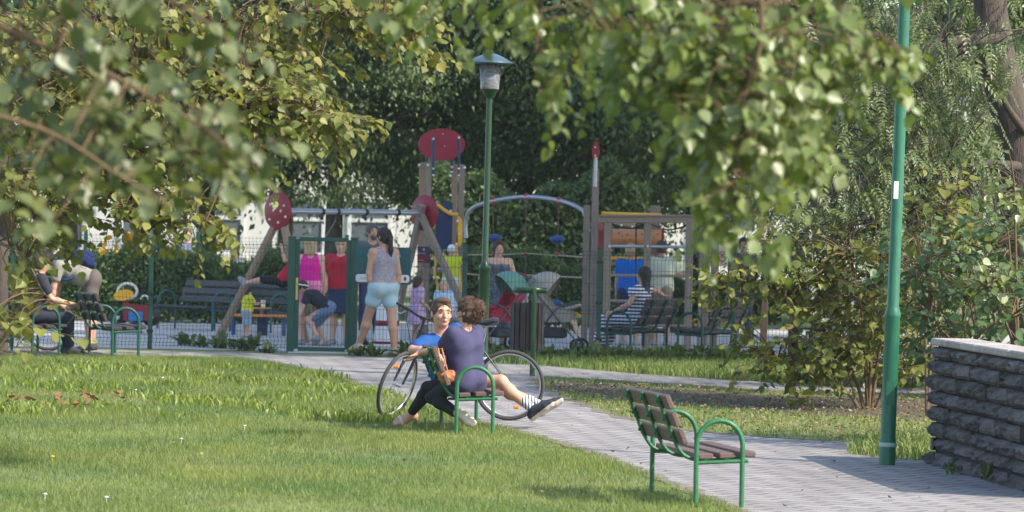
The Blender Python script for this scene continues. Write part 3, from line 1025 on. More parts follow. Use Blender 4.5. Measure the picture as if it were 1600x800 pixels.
def make_bike(label, steer, group=None, R_=.350):
    t = thing('bicycle', (0, 0, 0), label, 'bicycle', group)
    # local: forward +X, rear axle over the origin
    hb, ht = V(.945, 0, .70), V(.885, 0, .88)
    ax = (ht - hb).normalized()
    fa = V(1.15, 0, R_)
    Rm = Matrix.Rotation(steer, 3, ax)
    def st(p):
        return hb + Rm @ (Vector(p) - hb)
    def wheel(c, rot, name):
        def pt(r, a, y_=0):
            q = V(c.x + r * math.cos(a), c.y + y_, c.z + r * math.sin(a))
            return rot(q)
        n = 48
        w = MB().tube([pt(R_ - .019, 2 * math.pi * i / n) for i in range(n)], .019, 8, closed=True).build('wheel', M_TYRE, t)
        MB().tube([pt(R_ - .043, 2 * math.pi * i / n) for i in range(n)], .011, 6, closed=True).build('rim', M_RIM, w)
        sp = MB()
        for i in range(28):
            a = 2 * math.pi * i / 28; s_ = .025 if i % 2 else -.025
            sp.tube([pt(.02, a + .5 * (1 if i % 4 < 2 else -1), s_), pt(R_ - .05, a)], .0012, 3, caps=False)
        sp.build('spoke_set', M_STEEL, w)
        MB().tube([pt(0, 0, -.05), pt(0, 0, .05)], .018, 8).build('hub', M_STEEL, w)
        rf = MB()
        q = pt(R_ - .12, -1.9 if name == 'rear' else 1.2)
        rf.box(q, (.055, .03, .032), bev=.008)
        rf.build('reflector', M_REFL, w)
        return w
    wheel(V(0, 0, R_), lambda q: q, 'rear')
    wheel(fa, st, 'front')
    bb = V(.43, 0, .29); sc_ = V(.27, 0, .74)
    fr_ = MB()
    fr_.tube([hb + ax * .02, bb], .021, 10).tube([ht - ax * .03, sc_ - V(-.01, 0, .05)], .016, 10).tube([sc_, bb], .017, 10)
    for s in (-1, 1):
        fr_.tube([bb + V(0, s * .03, 0), V(0, s * .06, R_)], .010, 8).tube([sc_ + V(0, s * .02, -.04), V(0, s * .06, R_)], .008, 8)
    fr_.tube([hb, ht], .024, 10)
    fr_.build('frame', M_BIKE, t)
    fk = MB()
    for s in (-1, 1):
        fk.tube([st(V(.958, s * .05, .68)), st(V(1.02, s * .052, .55)), st(fa + V(-.01, s * .052, .02))], [.018, .017, .011], 8)
    fk.tube([st(V(.958, -.06, .685)), st(V(.958, .06, .685))], .02, 8)
    fk.build('fork', M_BIKE, t)
    top = ht + ax * .10
    sb = MB().tube([hb + ax * .15, top + ax * .02], .016, 8).tube([top, st(top + V(.08, 0, .05))], .018, 8)
    sb.build('stem', M_BIKE, t)
    c = top + V(.08, 0, .05)
    bar = smooth_path([c + V(-.04, -.30, .03), c + V(-.02, -.16, .02), c, c + V(-.02, .16, .02), c + V(-.04, .30, .03)], 5)
    hbar = MB().tube([st(q) for q in bar], .012, 8).build('handlebar', M_BIKE, t)
    for s in (-1, 1):
        MB().tube([st(c + V(-.025, s * .19, .022)), st(c + V(-.042, s * .315, .032))], .017, 8).build('grip', M_RUBBER, hbar)
        MB().tube([st(c + V(.0, s * .17, .01)), st(c + V(.05, s * .20, -.02)), st(c + V(.03, s * .28, -.035))], .006, 6).build('brake_lever', M_STEEL, hbar)
    cb_ = MB()
    for s in (-1, 1):
        cb_.tube([st(q) for q in smooth_path([c + V(0, s * .17, .01), c + V(.12, s * .12, .05), c + V(.14, s * .03, -.12), hb + V(.05, s * .01, .02)], 6)], .0035, 5)
    cb_.build('cable', M_BLACK, hbar)
    MB().tube([sc_ - V(-.01, 0, .02), V(.235, 0, .93)], .013, 8).build('seat_post', M_STEEL, t)
    sd = MB()
    ring = []
    prof = [(-.10, .075, .025), (-.06, .085, .032), (.0, .07, .034), (.08, .035, .03), (.15, .02, .022), (.17, .008, .012)]
    n = 10
    vs, fs = [], []
    for x_, hw, hh in prof:
        for j in range(n):
            a = 2 * math.pi * j / n
            vs.append(V(.22 + x_, hw * math.cos(a), .965 + hh * math.sin(a) + (.02 if x_ < -.05 else 0)))
    for i in range(len(prof) - 1):
        for j in range(n):
            fs.append((i * n + j, (i + 1) * n + j, (i + 1) * n + (j + 1) % n, i * n + (j + 1) % n))
    sd.add(vs, fs, True).add(vs[:n], [tuple(range(n))])
    sd.build('saddle', M_SAD, t)
    MB().tube([(.14, .02, .93), (.24, .03, .925), (.33, .015, .945)], .005, 5).tube([(.14, -.02, .93), (.24, -.03, .925), (.33, -.015, .945)], .005, 5).build('saddle_rail', M_RIM, t)
    ch = MB().lathe([(.06, -.006), (.09, -.006), (.09, .006), (.06, .006)], bb + V(0, -.055, 0), 24, axis=(0, 1, 0)).build('chainring', M_STEEL, t)
    for s, a in ((-1, -.6), (1, 2.54)):
        e = bb + V(.17 * math.cos(a), s * .085, .17 * math.sin(a))
        cr_ = MB().tube([bb + V(0, s * .06, 0), e], .010, 6).build('crank', M_BIKE, t)
        MB().box(e + V(0, s * .05, 0), (.09, .09, .022), bev=.006).build('pedal', M_BLACK, cr_)
    cn = MB()
    cn.tube([V(.43, -.055, .38), V(0, -.055, R_ + .04)], .005, 4).tube([V(.43, -.055, .20), V(.02, -.055, R_ - .06)], .005, 4)
    cn.build('chain', M_BLACK, t)
    return t

dk = 42.1
bike = make_bike('black bicycle leaning behind the couple\'s bench with its front wheel turned', math.radians(66))
place(bike, (X(795, dk, 650), dk, gz(dk) + .005), 178)
bike.rotation_euler = (math.radians(-2), 0, math.radians(177))
b2 = make_bike('dark bicycle standing behind the leaf covered bench at the left edge', math.radians(8))
place(b2, (X(76, 56.2, 520), 56.2, gz(56.2)), 170)

# ------------------------------------------------------------------ playground: swing
M_TIMB = mat('timber_grey', (.23, .185, .15), .8, .25, 7, .4, stretch=(10, 10, .8))
M_TIMB2 = mat('timber_warm', (.27, .19, .13), .8, .25, 7, .4, stretch=(10, 10, .8))
M_RED = mat('play_red', (.24, .012, .026), .4, .1, 4)
M_NAVY = mat('play_navy', (.012, .03, .10), .4, .1, 4)
M_BLUE = mat('play_blue', (.02, .06, .20), .35, .1, 4)
M_YEL = mat('play_yellow', (.72, .38, .02), .4, .1, 4)
M_ORNG = mat('play_orange', (.50, .21, .08), .45, .1, 4)
M_CAPW = mat('cap_cream', (.68, .64, .58), .5)
M_CHAIN = mat('chain_steel', (.18, .18, .19), .4, .1, 8, metal=.5)
M_ROPE = mat('rope_beige', (.46, .37, .22), .85, .2, 40)
M_ROPE2 = mat('rope_brown', (.16, .10, .075), .85, .2, 40)

AL, AR = P(446, 330, 63.4), P(652, 332.5, 65.6)
sw = thing('swing_frame', (AL.x, AL.y, 0), 'timber swing frame with steel crossbeam and red end discs behind the gate', 'swing')
o0 = V(AL.x, AL.y, 0)
bl_, br2 = AL - o0, AR - o0
axs = (br2 - bl_).normalized()
prp = V(-axs.y, axs.x, 0).normalized()
MB().tube([bl_ - axs * .1, br2 + axs * .1], .045, 14).build('crossbeam', M_STEEL, sw)
for e, s in ((bl_, -1), (br2, 1)):
    for q in (-1, 1):
        foot = e + axs * s * .48 + prp * q * .95; foot.z = -.1
        tp = e + prp * q * -.06 + V(0, 0, .12) + axs * s * .05
        MB().beam(foot, tp, .095, .095, up=(axs.x, axs.y, 0), bev=.012).build('leg', M_TIMB if s > 0 else M_TIMB2, sw)
    dc = e + axs * s * (.16 if s < 0 else .17)
    dk_ = MB().lathe([(.001, -.012), (.27, -.012), (.28, -.005), (.28, .005), (.27, .012), (.001, .012)], dc, 36, axis=axs).build('end_disc', M_RED, sw)
    cp = MB()
    for i, (a, r) in enumerate(((.6, .17), (1.6, .20), (2.6, .16), (3.6, .19), (4.6, .17), (5.6, .20), (.1, .08), (3.1, .07))):
        q = dc + prp * r * math.cos(a) + V(0, 0, r * math.sin(a)) + axs * s * .012
        cp.ball(q, .021, 8, 5)
    cp.build('bolt_cap', M_CAPW, dk_)

def hanger(t):
    return bl_.lerp(br2, t)
def chain(a, b, parent, name='chain'):
    a, b = Vector(a), Vector(b)
    n = int((b - a).length / .045)
    mb = MB()
    d = (b - a).normalized()
    s1 = d.cross(V(0, 0, 1)) if abs(d.z) < .98 else V(1, 0, 0)
    s1.normalize(); s2 = d.cross(s1)
    for i in range(n):
        c = a.lerp(b, (i + .5) / n); u = s1 if i % 2 else s2
        mb.tube([c + d * .028 * math.cos(k * math.pi / 3) + u * .010 * math.sin(k * math.pi / 3) for k in range(6)], .0035, 4, closed=True)
    return mb.build(name, M_CHAIN, parent)
for t in (.27, .385, .60, .845):
    q = hanger(t)
    MB().lathe([(.05, -.03), (.055, 0), (.05, .03)], q, 14, axis=axs).tube([q + V(0, 0, -.04), q + V(0, 0, -.10)], .016, 8).ball(q + V(0, 0, -.10), .03, 8, 6).build('hanger', M_BLACK, sw)
SEAT_SW = P(441, 452, 62.9) - o0
for t, dx in ((.27, -.2), (.385, .2)):
    chain(hanger(t) + V(0, 0, -.1), SEAT_SW + axs * dx, sw)
ss = MB()
ss.beam(SEAT_SW - axs * .23, SEAT_SW + axs * .23, .20, .03, bev=.01)
ss.build('swing_seat', M_RUBBER, sw)
rs = hanger(.72); rs = V(rs.x, rs.y, .48)
for t, dx in ((.60, -.2), (.845, .2)):
    chain(hanger(t) + V(0, 0, -.1), rs + axs * dx, sw)
MB().beam(rs - axs * .23, rs + axs * .23, .20, .03, bev=.01).build('swing_seat', M_RUBBER, sw)

# ------------------------------------------------------------------ playground: tower with oval roof panel, arch bridge, rope net
dT = 68.0
tw = thing('play_tower', (X(690, dT), dT, 0), 'timber play tower with a red oval top panel and yellow climbing rails', 'play tower')
o0 = V(X(690, dT), dT, 0)
def TL(px, py, d=dT):
    return P(px, py, d) - o0
def timber(parent, px, ptop, d, w=.095, m=None, o=None, name='post', zb=-.1):
    tp = P(px, ptop, d) - (o if o is not None else o0)
    q = MB().box((tp.x, tp.y, (tp.z + zb) / 2), (w, w, tp.z - zb), bev=.012)
    return q.build(name, m or M_TIMB, parent)
def caps(parent, pts, r=.022):
    mb = MB()
    for q in pts: mb.ball(q, r, 8, 5)
    return mb.build('bolt_cap', M_CAPW, parent)
for px, pt_, d, m in ((670, 254, dT, M_TIMB), (660, 254, dT + .9, M_TIMB2), (722, 257, dT, M_TIMB), (711, 257, dT + .9, M_TIMB2)):
    q = timber(tw, px, pt_, d, m=m)
ov = [(.385 * math.cos(a), .265 * math.sin(a)) for a in [2 * math.pi * i / 40 for i in range(40)]]
pc = TL(690, 226, dT + .3)
pan = MB().prism(ov, pc, V(1, .25, .02).normalized(), V(-.02, .25, 1).normalized(), .022).build('roof_panel', M_RED, tw)
caps(pan, [pc + V(a, -.05 + .25 * a + .25 * b, b) for a, b in ((.02, .17), (.05, -.02))], .009)
for px, pa, pb_, d in ((677, 214, 277, dT - .02), (717, 212, 277, dT - .02), (667, 236, 268, dT + .75), (706, 240, 272, dT + .75)):
    t = MB().tube([TL(px, pa, d), TL(px, pb_, d)], .024, 8).build('support_tube', M_NAVY, tw)
    caps(t, [TL(px, pa + 3, d - .04), TL(px, pb_ - 3, d - .04), TL(px, (pb_ + 250) / 2, d - .04)], .02)
MB().prism([(-.13, -.36), (.13, -.36), (.13, .38), (.08, .41), (-.13, .36)], TL(694, 354, dT + .1), (1, 0, 0), (0, 0, 1), .02).build('navy_panel', M_NAVY, tw)
MB().tube(smooth_path([TL(673, 319, dT - .1), TL(684, 321, dT - .1), TL(694, 328, dT - .1), TL(704, 334, dT - .1), TL(716, 335, dT - .1)], 5), .028, 8).build('hand_rail', M_YEL, tw)
for pts in ([(716, 338), (720, 355), (720, 375), (713, 388), (716, 410), (719, 435), (723, 480), (726, 530)], [(676, 398), (681, 412), (679, 425), (683, 445), (685, 480), (688, 530)]):
    mb = MB()
    sp = smooth_path([TL(a, b, dT - .35) for a, b in pts], 4)
    mb.tube(sp, .045, 10, sq=.45)
    st_ = mb.build('stringer', M_YEL, tw)
    caps(st_, [q + V(-.03, -.05, 0) for q in sp[2::4]], .02)
MB().prism([(.04 * math.cos(a), .23 * math.sin(a)) for a in [2 * math.pi * i / 20 for i in range(20)]], TL(719, 362, dT - .38), (1, 0, 0), (0, 0, 1), .04).build('yellow_panel', M_YEL, tw)
for py in (420, 445, 470, 495, 518):
    MB().tube([TL(683, py, dT - .35), TL(722, py, dT - .35)], .02, 8).build('rung', M_STEEL, tw)
MB().box((.02, .45, 1.05), (.75, .95, .05)).build('deck', M_TIMB2, tw)
for px, ys in ((655, (258, 315, 390)), (669, (258,)), (726, (262, 300, 360)), (704, (275, 305, 330))):
    caps(tw, [TL(px, y_, dT - .06) for y_ in ys])
# small purple and red notice on the tower post
nt_ = thing('notice_plate', P(662, 398, dT - .1), 'small purple and dark red notice plate on the tower post', 'sign')
MB().box((0, 0, 0), (.20, .008, .26)).build('plate', mat('notice_purple', (.045, .02, .075), .5), nt_)
lw = MB().box((0, -.006, -.065), (.20, .006, .13)).build('red_half', mat('notice_red', (.14, .01, .03), .5), nt_)
MB().box((-.03, -.006, .02), (.12, .004, .012)).build('text_line', mat('notice_print', (.3, .25, .3), .6), nt_)
MB().box((-.04, -.0105, -.09), (.09, .003, .008)).build('text_line', MATS['notice_print'], lw)
MB().prism([(.018 * math.cos(a * .7), .024 * math.sin(a * .7)) for a in range(9)], (0, -.006, .085), (1, 0, 0), (0, 0, 1), .004).build('crest', MATS['notice_print'], nt_)

# net bridge between the tower and the tall post
dN = 67.0
nb = thing('rope_net_bridge', (X(822, dN), dN, 0), 'arched steel tube with hanging rope net and blue saucer steps', 'climbing net')
o0 = V(X(822, dN), dN, 0)
arch_px = [(728, 372, 67.8), (728, 345, 67.8), (737, 326, 67.7), (770, 314, 67.4), (822, 307.5, 67), (873, 313, 66.5), (905, 325, 66.2), (914, 336, 66.1), (917, 358, 66)]
MB().tube(smooth_path([TL(*q) for q in arch_px], 6), .032, 10).build('arch_tube', M_STEEL, nb)
M_KNOT = mat('connector_red', (.40, .02, .03), .4)
def saucer(px, py, d):
    return MB().lathe([(.001, -.075), (.07, -.06), (.115, -.02), (.118, .01), (.09, .035), (.03, .055), (.001, .058)], TL(px, py, d), 20).build('saucer_step', M_BLUE, nb)
for px, d, ys in ((770, 67.4, (313, 370, 397, 432)), (822, 67, (308, 397, 430, 520)), (873, 66.5, (313, 373, 398, 430, 473, 530))):
    ex = {770: 772, 822: 820, 873: 869}[px]
    MB().tube([TL(px, ys[0] + 4, d), TL((px + ex) / 2, (ys[0] + ys[-1]) / 2, d), TL(ex, ys[-1], d)], .0095, 6).build('vertical_rope', M_ROPE2, nb)
    for y_ in (ys[0] - 3, ys[0] + 4, 397, 430):
        MB().ball(TL(px + (ex - px) * (y_ - 310) / 160, y_, d - .01), (.035, .035, .028), 8, 6).build('connector', M_KNOT, nb)
saucer(773, 371, 67.4); saucer(871, 373.5, 66.5); saucer(868, 474, 66.5)
for ys in ((398, 398, 396.5, 399, 402), (428, 431, 430, 432, 434), (497, 493, 488, 494, 496)):
    pts = [TL(x_, y_, d) for x_, y_, d in zip((729, 772, 821, 870, 916), ys, (67.8, 67.4, 67, 66.5, 66))]
    MB().tube(smooth_path(pts, 5), .012, 6).build('horizontal_rope', M_ROPE, nb)

# tall post with red oval + climbing frame
dC = 63.5
cf = thing('climbing_frame', (X(1012, dC), dC, 0), 'grey timber climbing frame with ladder rungs and an orange tunnel panel', 'climbing frame')
o0 = V(X(1012, dC), dC, 0)
for px, pt_, d, w in ((950, 346, dC, .11), (1012, 346, dC, .11), (1078, 346, dC, .11), (1104, 358, dC + 2.2, .10), (1118, 358, dC + 1.8, .12), (1024, 321, dC + 3.2, .16), (931, 264, dC + 1.5, .105), (917, 320, dC + 2.5, .10), (1095, 362, dC + 1.2, .05)):
    timber(cf, px, pt_, d, w)
MB().beam(TL(935, 343, dC), TL(1090, 343, dC), .14, .10, bev=.01).build('top_beam', M_TIMB, cf)
MB().beam(TL(935, 337, dC - .02), TL(1092, 337, dC - .02), .18, .03, bev=.006).build('top_board', M_TIMB, cf)
MB().beam(TL(1082, 346, dC + .02), TL(1128, 356, dC + 2.4), .10, .09, bev=.01).build('side_beam', M_TIMB, cf)
MB().beam(TL(945, 346, dC + .1), TL(990, 352, dC + 2.4), .08, .07, bev=.01).build('side_beam', M_TIMB, cf)
MB().beam(TL(1080, 392, dC), TL(1096, 352, dC + .5), .05, .05).build('brace', M_TIMB2, cf)
for py in (384.5, 430, 470, 508):
    MB().tube([TL(952, py, dC - .03), TL(1078, py + 1.5, dC - .03)], .022, 8).build('rung', M_TIMB if py > 390 else M_STEEL, cf)
MB().tube(smooth_path([TL(955, 350, dC + .2), TL(985, 357, dC + .5), TL(1012, 350, dC + .6), TL(1045, 359, dC + .6), TL(1075, 352, dC + .4)], 6), .012, 6).build('black_rope', M_RUBBER, cf)
MB().tube([TL(994, 350, dC + .4), TL(993, 470, dC + .4)], .011, 6).build('black_rope', M_RUBBER, cf)
caps(cf, [TL(a, b, dC - .075) for a, b in ((971, 352), (988, 354), (1034, 356), (1048, 356), (952, 385), (1012, 385), (1078, 386))], .017)
# red oval on its tube
MB().tube([TL(931, 246, dC + 1.44), TL(930, 292, dC + 1.44)], .03, 8).build('mast_tube', M_STEEL, cf)
ro = MB().prism([(.27 * math.sin(a) * .22, .16 * math.cos(a)) for a in [2 * math.pi * i / 24 for i in range(24)]], TL(931, 237, dC + 1.44), V(1, 0, 0), (0, 0, 1), .035).build('mast_oval', M_RED, cf)
caps(ro, [TL(930, 230, dC + 1.40), TL(930, 243, dC + 1.40)], .014)
MB().prism([(-.055, -.45), (.055, -.45), (.055, .36), (-.055, .36)], TL(938, 376, dC + 3), V(.75, .65, 0).normalized(), (0, 0, 1), .02).build('red_panel', M_RED, cf)
MB().box(TL(1035, 368, dC + 3), (.05, .05, .26)).build('red_panel', M_RED, cf)
MB().tube([TL(940, 333, dC + 3), TL(1034, 336, dC + 3)], .026, 8).build('yellow_rail', M_YEL, cf)
tn = MB()
tc_ = [TL(956, 372, dC + 3), TL(1033, 373, dC + 3)]
prof = [(math.cos(a), math.sin(a)) for a in [math.pi * (-.15 + 1.3 * i / 14) for i in range(15)]]
vs = []
for c in tc_:
    for a, b in prof:
        vs.append(c + V(0, -.2 * b, .145 * a))
k = len(prof)
tn.add(vs, [(i, i + 1, i + 1 + k, i + k) for i in range(k - 1)], True)
tun = tn.build('tunnel_panel', M_ORNG, cf)
hd = MB()
for a, b in ((972, 369), (975, 377), (980, 366), (985, 374), (990, 379), (993, 368), (1003, 366), (1015, 377), (1022, 371), (1027, 366), (1030, 378), (967, 364), (1008, 372)):
    hd.ball(TL(a, b, dC + 2.8), (.011, .02, .011), 6, 4)
hd.build('drill_hole', M_BLACK, tun)
MB().box(TL(990, 404, dC + 3), (.95, .04, .06)).build('yellow_board', M_YEL, cf)
MB().box(TL(990, 412, dC + 3.2), (.95, .6, .05)).build('deck', M_TIMB2, cf)

# ------------------------------------------------------------------ spring rider, sand table, barrel, strollers
dR = 66.0
sr = thing('spring_rider', (X(212, dR), dR, 0), 'red spring rider toy with yellow oval and white ring handle', 'spring rider')
o0 = V(X(212, dR), dR, 0)
MB().prism([(-.20, -.14), (.22, -.14), (.24, .10), (-.12, .12), (-.16, .34), (-.22, .34)], TL(213, 487, dR), (1, 0, 0), (0, 0, 1), .03).build('side_panel', M_RED, sr)
MB().prism([(-.20, -.14), (.22, -.14), (.24, .10), (-.12, .12), (-.16, .34), (-.22, .34)], TL(213, 487, dR + .3), (1, 0, 0), (0, 0, 1), .03).build('side_panel', M_RED, sr)
MB().prism([(.155 * math.cos(a), .085 * math.sin(a)) for a in [2 * math.pi * i / 20 for i in range(20)]], TL(193, 461, dR - .05), V(1, 0, .12), (0, 0, 1), .05).build('yellow_oval', M_YEL, sr)
c = TL(199, 455, dR + .1)
MB().tube([c + V(.15 * math.cos(a), 0, .12 * math.sin(a)) for a in [2 * math.pi * i / 20 for i in range(20)]], .022, 8, closed=True).build('ring_handle', M_CAPW, sr)
c = TL(226, 468, dR + .1)
MB().tube([c + V(.06 * math.cos(a), 0, .06 * math.sin(a)) for a in [math.pi * i / 8 for i in range(9)]], .016, 8).build('grab_handle', M_CAPW, sr)
for px in (184, 236):
    w = MB().lathe([(.001, -.05), (.12, -.05), (.14, -.02), (.14, .02), (.12, .05), (.001, .05)], TL(px, 496, dR + .15), 20, axis=(0, 1, 0)).build('toy_wheel', M_BLACK, sr)
    MB().ball(TL(px, 496, dR + .09), .035, 8, 6).build('hub_cap', M_CAPW, w)
MB().box(TL(212, 494, dR - .04), (.22, .03, .14)).build('blue_plate', mat('rider_blue', (.03, .17, .42), .4), sr)
sp = [V(.0 + .09 * math.cos(a), .15 + .09 * math.sin(a), .02 + a * .009) for a in [i * .4 for i in range(70)]]
MB().tube(sp, .014, 6).build('spring', M_BLUE, sr)

dS = 66.5
stb = thing('sand_table', (X(405, dS), dS, 0), 'orange topped sand play table on thin legs behind the toddler', 'table')
o0 = V(X(405, dS), dS, 0)
MB().box(TL(404, 493, dS), (.92, .5, .035), bev=.008).build('table_top', mat('table_orange', (.62, .20, .06), .45), stb)
MB().lathe([(.001, 0), (.14, 0), (.145, .015), (.001, .02)], TL(409, 482, dS), 20).build('yellow_tray', M_YEL, stb)
MB().tube([TL(409, 483, dS), TL(409, 492, dS)], .03, 8).build('tray_post', M_TIMB2, stb)
for px in (365, 444):
    for q in (-.2, .2):
        MB().tube([TL(px, 494, dS) + V(0, q, 0), V(TL(px, 494, dS).x, q, -.05)], .022, 8).build('leg', M_BLUE, stb)
MB().box(V(.05, .1, .2), (.16, .16, .4)).build('centre_post', M_NAVY, stb)
cu = thing('sand_cup', P(411, 480.5, dS), 'small white cup standing on the yellow tray', 'cup')
MB().lathe([(.03, 0), (.036, .11), (.03, .11), (.026, .01)], (0, 0, 0), 12).build('cup_body', M_CAPW, cu)
MB().lathe([(.034, .105), (.041, .11), (.041, .12), (.034, .122)], (0, 0, 0), 12).build('cup_rim', M_CAPW, cu)

p = P(604, 545, 61.5)
wbn = thing('white_barrel', (p.x, 61.5, 0), 'white tapering waste drum with red bands behind the walking woman', 'drum')
MB().lathe([(.19, -.02), (.19, .10), (.16, .45), (.15, .60), (.12, .64), (.001, .65)], n=24).build('drum_body', mat('drum_white', (.72, .70, .68), .5), wbn)
for z, r in ((.04, .193), (.30, .178)):
    MB().lathe([(r - .004, z), (r, z), (r - .006, z + .075), (r - .012, z + .075)], n=24).build('red_band', M_RED, wbn)

def stroller(label, loc, yaw, cloth, hood_m, baby=None):
    t = thing('stroller', loc, label, 'stroller', 'strollers behind the bin', yaw)
    fm = mat('stroller_frame', (.12, .12, .125), .4, .1, 6, metal=.4)
    f = MB()
    for s in (-.24, .24):
        f.tube([(-.42, s, 1.02), (-.05, s, .62), (.35, s, .16)], .013, 6)
        f.tube([(-.32, s, .14), (.05, s, .62), (.30, s, .72)], .012, 6)
    f.tube([(-.42, -.24, 1.02), (-.45, 0, 1.05), (-.42, .24, 1.02)], .014, 6)
    f.tube([(-.32, -.24, .14), (-.32, .24, .14)], .01, 6)
    f.build('frame', fm, t)
    for x_, s, r in ((-.32, -.27, .13), (-.32, .27, .13), (.35, -.2, .10), (.35, .2, .10)):
        w = MB().tube([(x_ + r * .9 * math.cos(a * .393), s, r + r * .9 * math.sin(a * .393)) for a in range(16)], .02, 6, closed=True).build('wheel', M_RUBBER, t)
        MB().lathe([(.001, -.02), (r * .5, -.015), (r * .5, .015), (.001, .02)], (x_, s, r), 12, axis=(0, 1, 0)).build('hub', fm, w)
    MB().add([(-.30, -.22, .86), (-.30, .22, .86), (-.10, .22, .44), (-.10, -.22, .44), (.26, .22, .46), (.26, -.22, .46), (.34, .2, .24), (.34, -.2, .24)],
             [(0, 1, 2, 3), (3, 2, 4, 5), (5, 4, 6, 7)]).build('seat', cloth, t)
    for s in (-.225, .225):
        MB().prism([(-.30, .86), (-.12, .42), (.26, .44), (.24, .58), (-.05, .66), (-.2, .9)], (0, s, 0), (1, 0, 0), (0, 0, 1), .012).build('side_panel', cloth, t)
    hv, hf = [], []
    for i in range(9):
        a = math.radians(10 + 115 * i / 8)
        for j in range(7):
            b = math.pi * j / 6
            hv.append((-.12 - .34 * math.cos(a) * math.sin(b) * 1.0, -.24 * math.cos(b), .80 + .34 * math.sin(a) * math.sin(b)))
    for i in range(8):
        for j in range(6):
            hf.append((i * 7 + j, i * 7 + j + 1, (i + 1) * 7 + j + 1, (i + 1) * 7 + j))
    MB().add(hv, hf, True).build('hood', hood_m, t)
    MB().tube([(.18, -.23, .62), (.32, -.2, .66), (.34, 0, .67), (.32, .2, .66), (.18, .23, .62)], .022, 8).build('bumper_bar', cloth, t)
    MB().box((-.05, 0, .27), (.4, .38, .14), bev=.03).build('basket', mat('basket_grey', (.06, .06, .065), .8), t)
    return t

M_SRED = mat('stroller_red', (.38, .02, .04), .8, .15, 10)
M_SBEI = mat('stroller_beige', (.34, .29, .23), .85, .15, 10)
M_HOODG = mat('hood_green', (.13, .27, .21), .8, .15, 10)
stroller('red stroller with pale green hood beside the woman in the strapless dress', (X(782, 60.0), 60.0, 0), 205, M_SRED, M_HOODG)
stroller('beige and grey stroller to the right of the litter bin', (X(868, 60.3), 60.3, 0), -10, M_SBEI, mat('hood_beige', (.36, .31, .25), .85))

# ------------------------------------------------------------------ people: smooth-blended signed distance bodies
class Body:
    def __init__(self):
        self.p = []
        self.sub = []
        self.cut = []

    def cap(self, a, b, ra, rb, k=.03):
        self.p.append((0, np.array(a, float), np.array(b, float), ra, rb, k)); return self

    def ell(self, c, rad, axes=None, k=.02):
        A = np.eye(3) if axes is None else np.array(axes, float)
        self.p.append((1, np.array(c, float), A, np.array(rad, float), 0, k)); return self

    def minus(self, c, rad, axes=None):
        A = np.eye(3) if axes is None else np.array(axes, float)
        self.sub.append((np.array(c, float), A, np.array(rad, float))); return self

    def plane(self, p0, n):
        n = np.array(n, float)
        self.cut.append((np.array(p0, float), n / np.linalg.norm(n))); return self

    def mesh(self, name, m, vox=.012, noise=0.0, nf=60.0):
        lo = np.full(3, 1e9); hi = -lo
        bb = []
        for t, a, b, ra, rb, k in self.p:
            if t == 0:
                l = np.minimum(a - ra, b - rb); h = np.maximum(a + ra, b + rb)
            else:
                r = max(ra); l, h = a - r, a + r
            bb.append((l, h)); lo = np.minimum(lo, l); hi = np.maximum(hi, h)
        lo -= .05; hi += .05
        n = np.ceil((hi - lo) / vox).astype(int) + 1
        D = np.full(n, .08, np.float32)
        ax = [lo[i] + vox * np.arange(n[i]) for i in range(3)]
        def block(l, h):
            i0 = np.clip(np.floor((l - lo) / vox).astype(int), 0, n - 1)
            i1 = np.clip(np.ceil((h - lo) / vox).astype(int) + 1, 1, n)
            sl = tuple(slice(i0[i], i1[i]) for i in range(3))
            g = np.meshgrid(ax[0][sl[0]], ax[1][sl[1]], ax[2][sl[2]], indexing='ij')
            return sl, np.stack(g, -1)
        for (t, a, b, ra, rb, k), (l, h) in zip(self.p, bb):
            sl, q = block(l - .06, h + .06)
            if t == 0:
                ba = b - a; L2 = max(ba @ ba, 1e-9)
                s = np.clip(((q - a) @ ba) / L2, 0, 1)
                d = np.linalg.norm(q - a - s[..., None] * ba, axis=-1) - (ra + (rb - ra) * s)
            else:
                w = (q - a) @ b.T
                k0 = np.linalg.norm(w / ra, axis=-1); k1 = np.linalg.norm(w / (ra * ra), axis=-1)
                d = k0 * (k0 - 1) / np.maximum(k1, 1e-6)
            e = D[sl]
            hh = np.maximum(k - np.abs(e - d), 0) / k
            D[sl] = np.minimum(e, d) - hh * hh * k * .25
        for c, A, r in self.sub:
            sl, q = block(c - max(r) - .03, c + max(r) + .03)
            w = (q - c) @ A.T
            k0 = np.linalg.norm(w / r, axis=-1); k1 = np.linalg.norm(w / (r * r), axis=-1)
            D[sl] = np.maximum(D[sl], -(k0 * (k0 - 1) / np.maximum(k1, 1e-6)))
        if self.cut or noise:
            g = np.stack(np.meshgrid(*ax, indexing='ij'), -1)
            if noise:
                nr = np.random.default_rng(int(nf)); tot = np.zeros(D.shape, np.float32)
                for o_ in range(7):
                    w_ = nr.normal(0, 1, 3); w_ *= nf * (.5 + .28 * o_) / np.linalg.norm(w_)
                    w2 = nr.normal(0, 1, 3); w2 *= nf * .45 / np.linalg.norm(w2)
                    tot += np.sin(g @ w_ + 1.6 * np.sin(g @ w2 + nr.uniform(0, 6))).astype(np.float32) * .42
                D = D + noise * tot
            for p0, nn in self.cut:
                D = np.maximum(D, (g - p0) @ nn)
        return surface_nets(name, D, lo, vox, m)

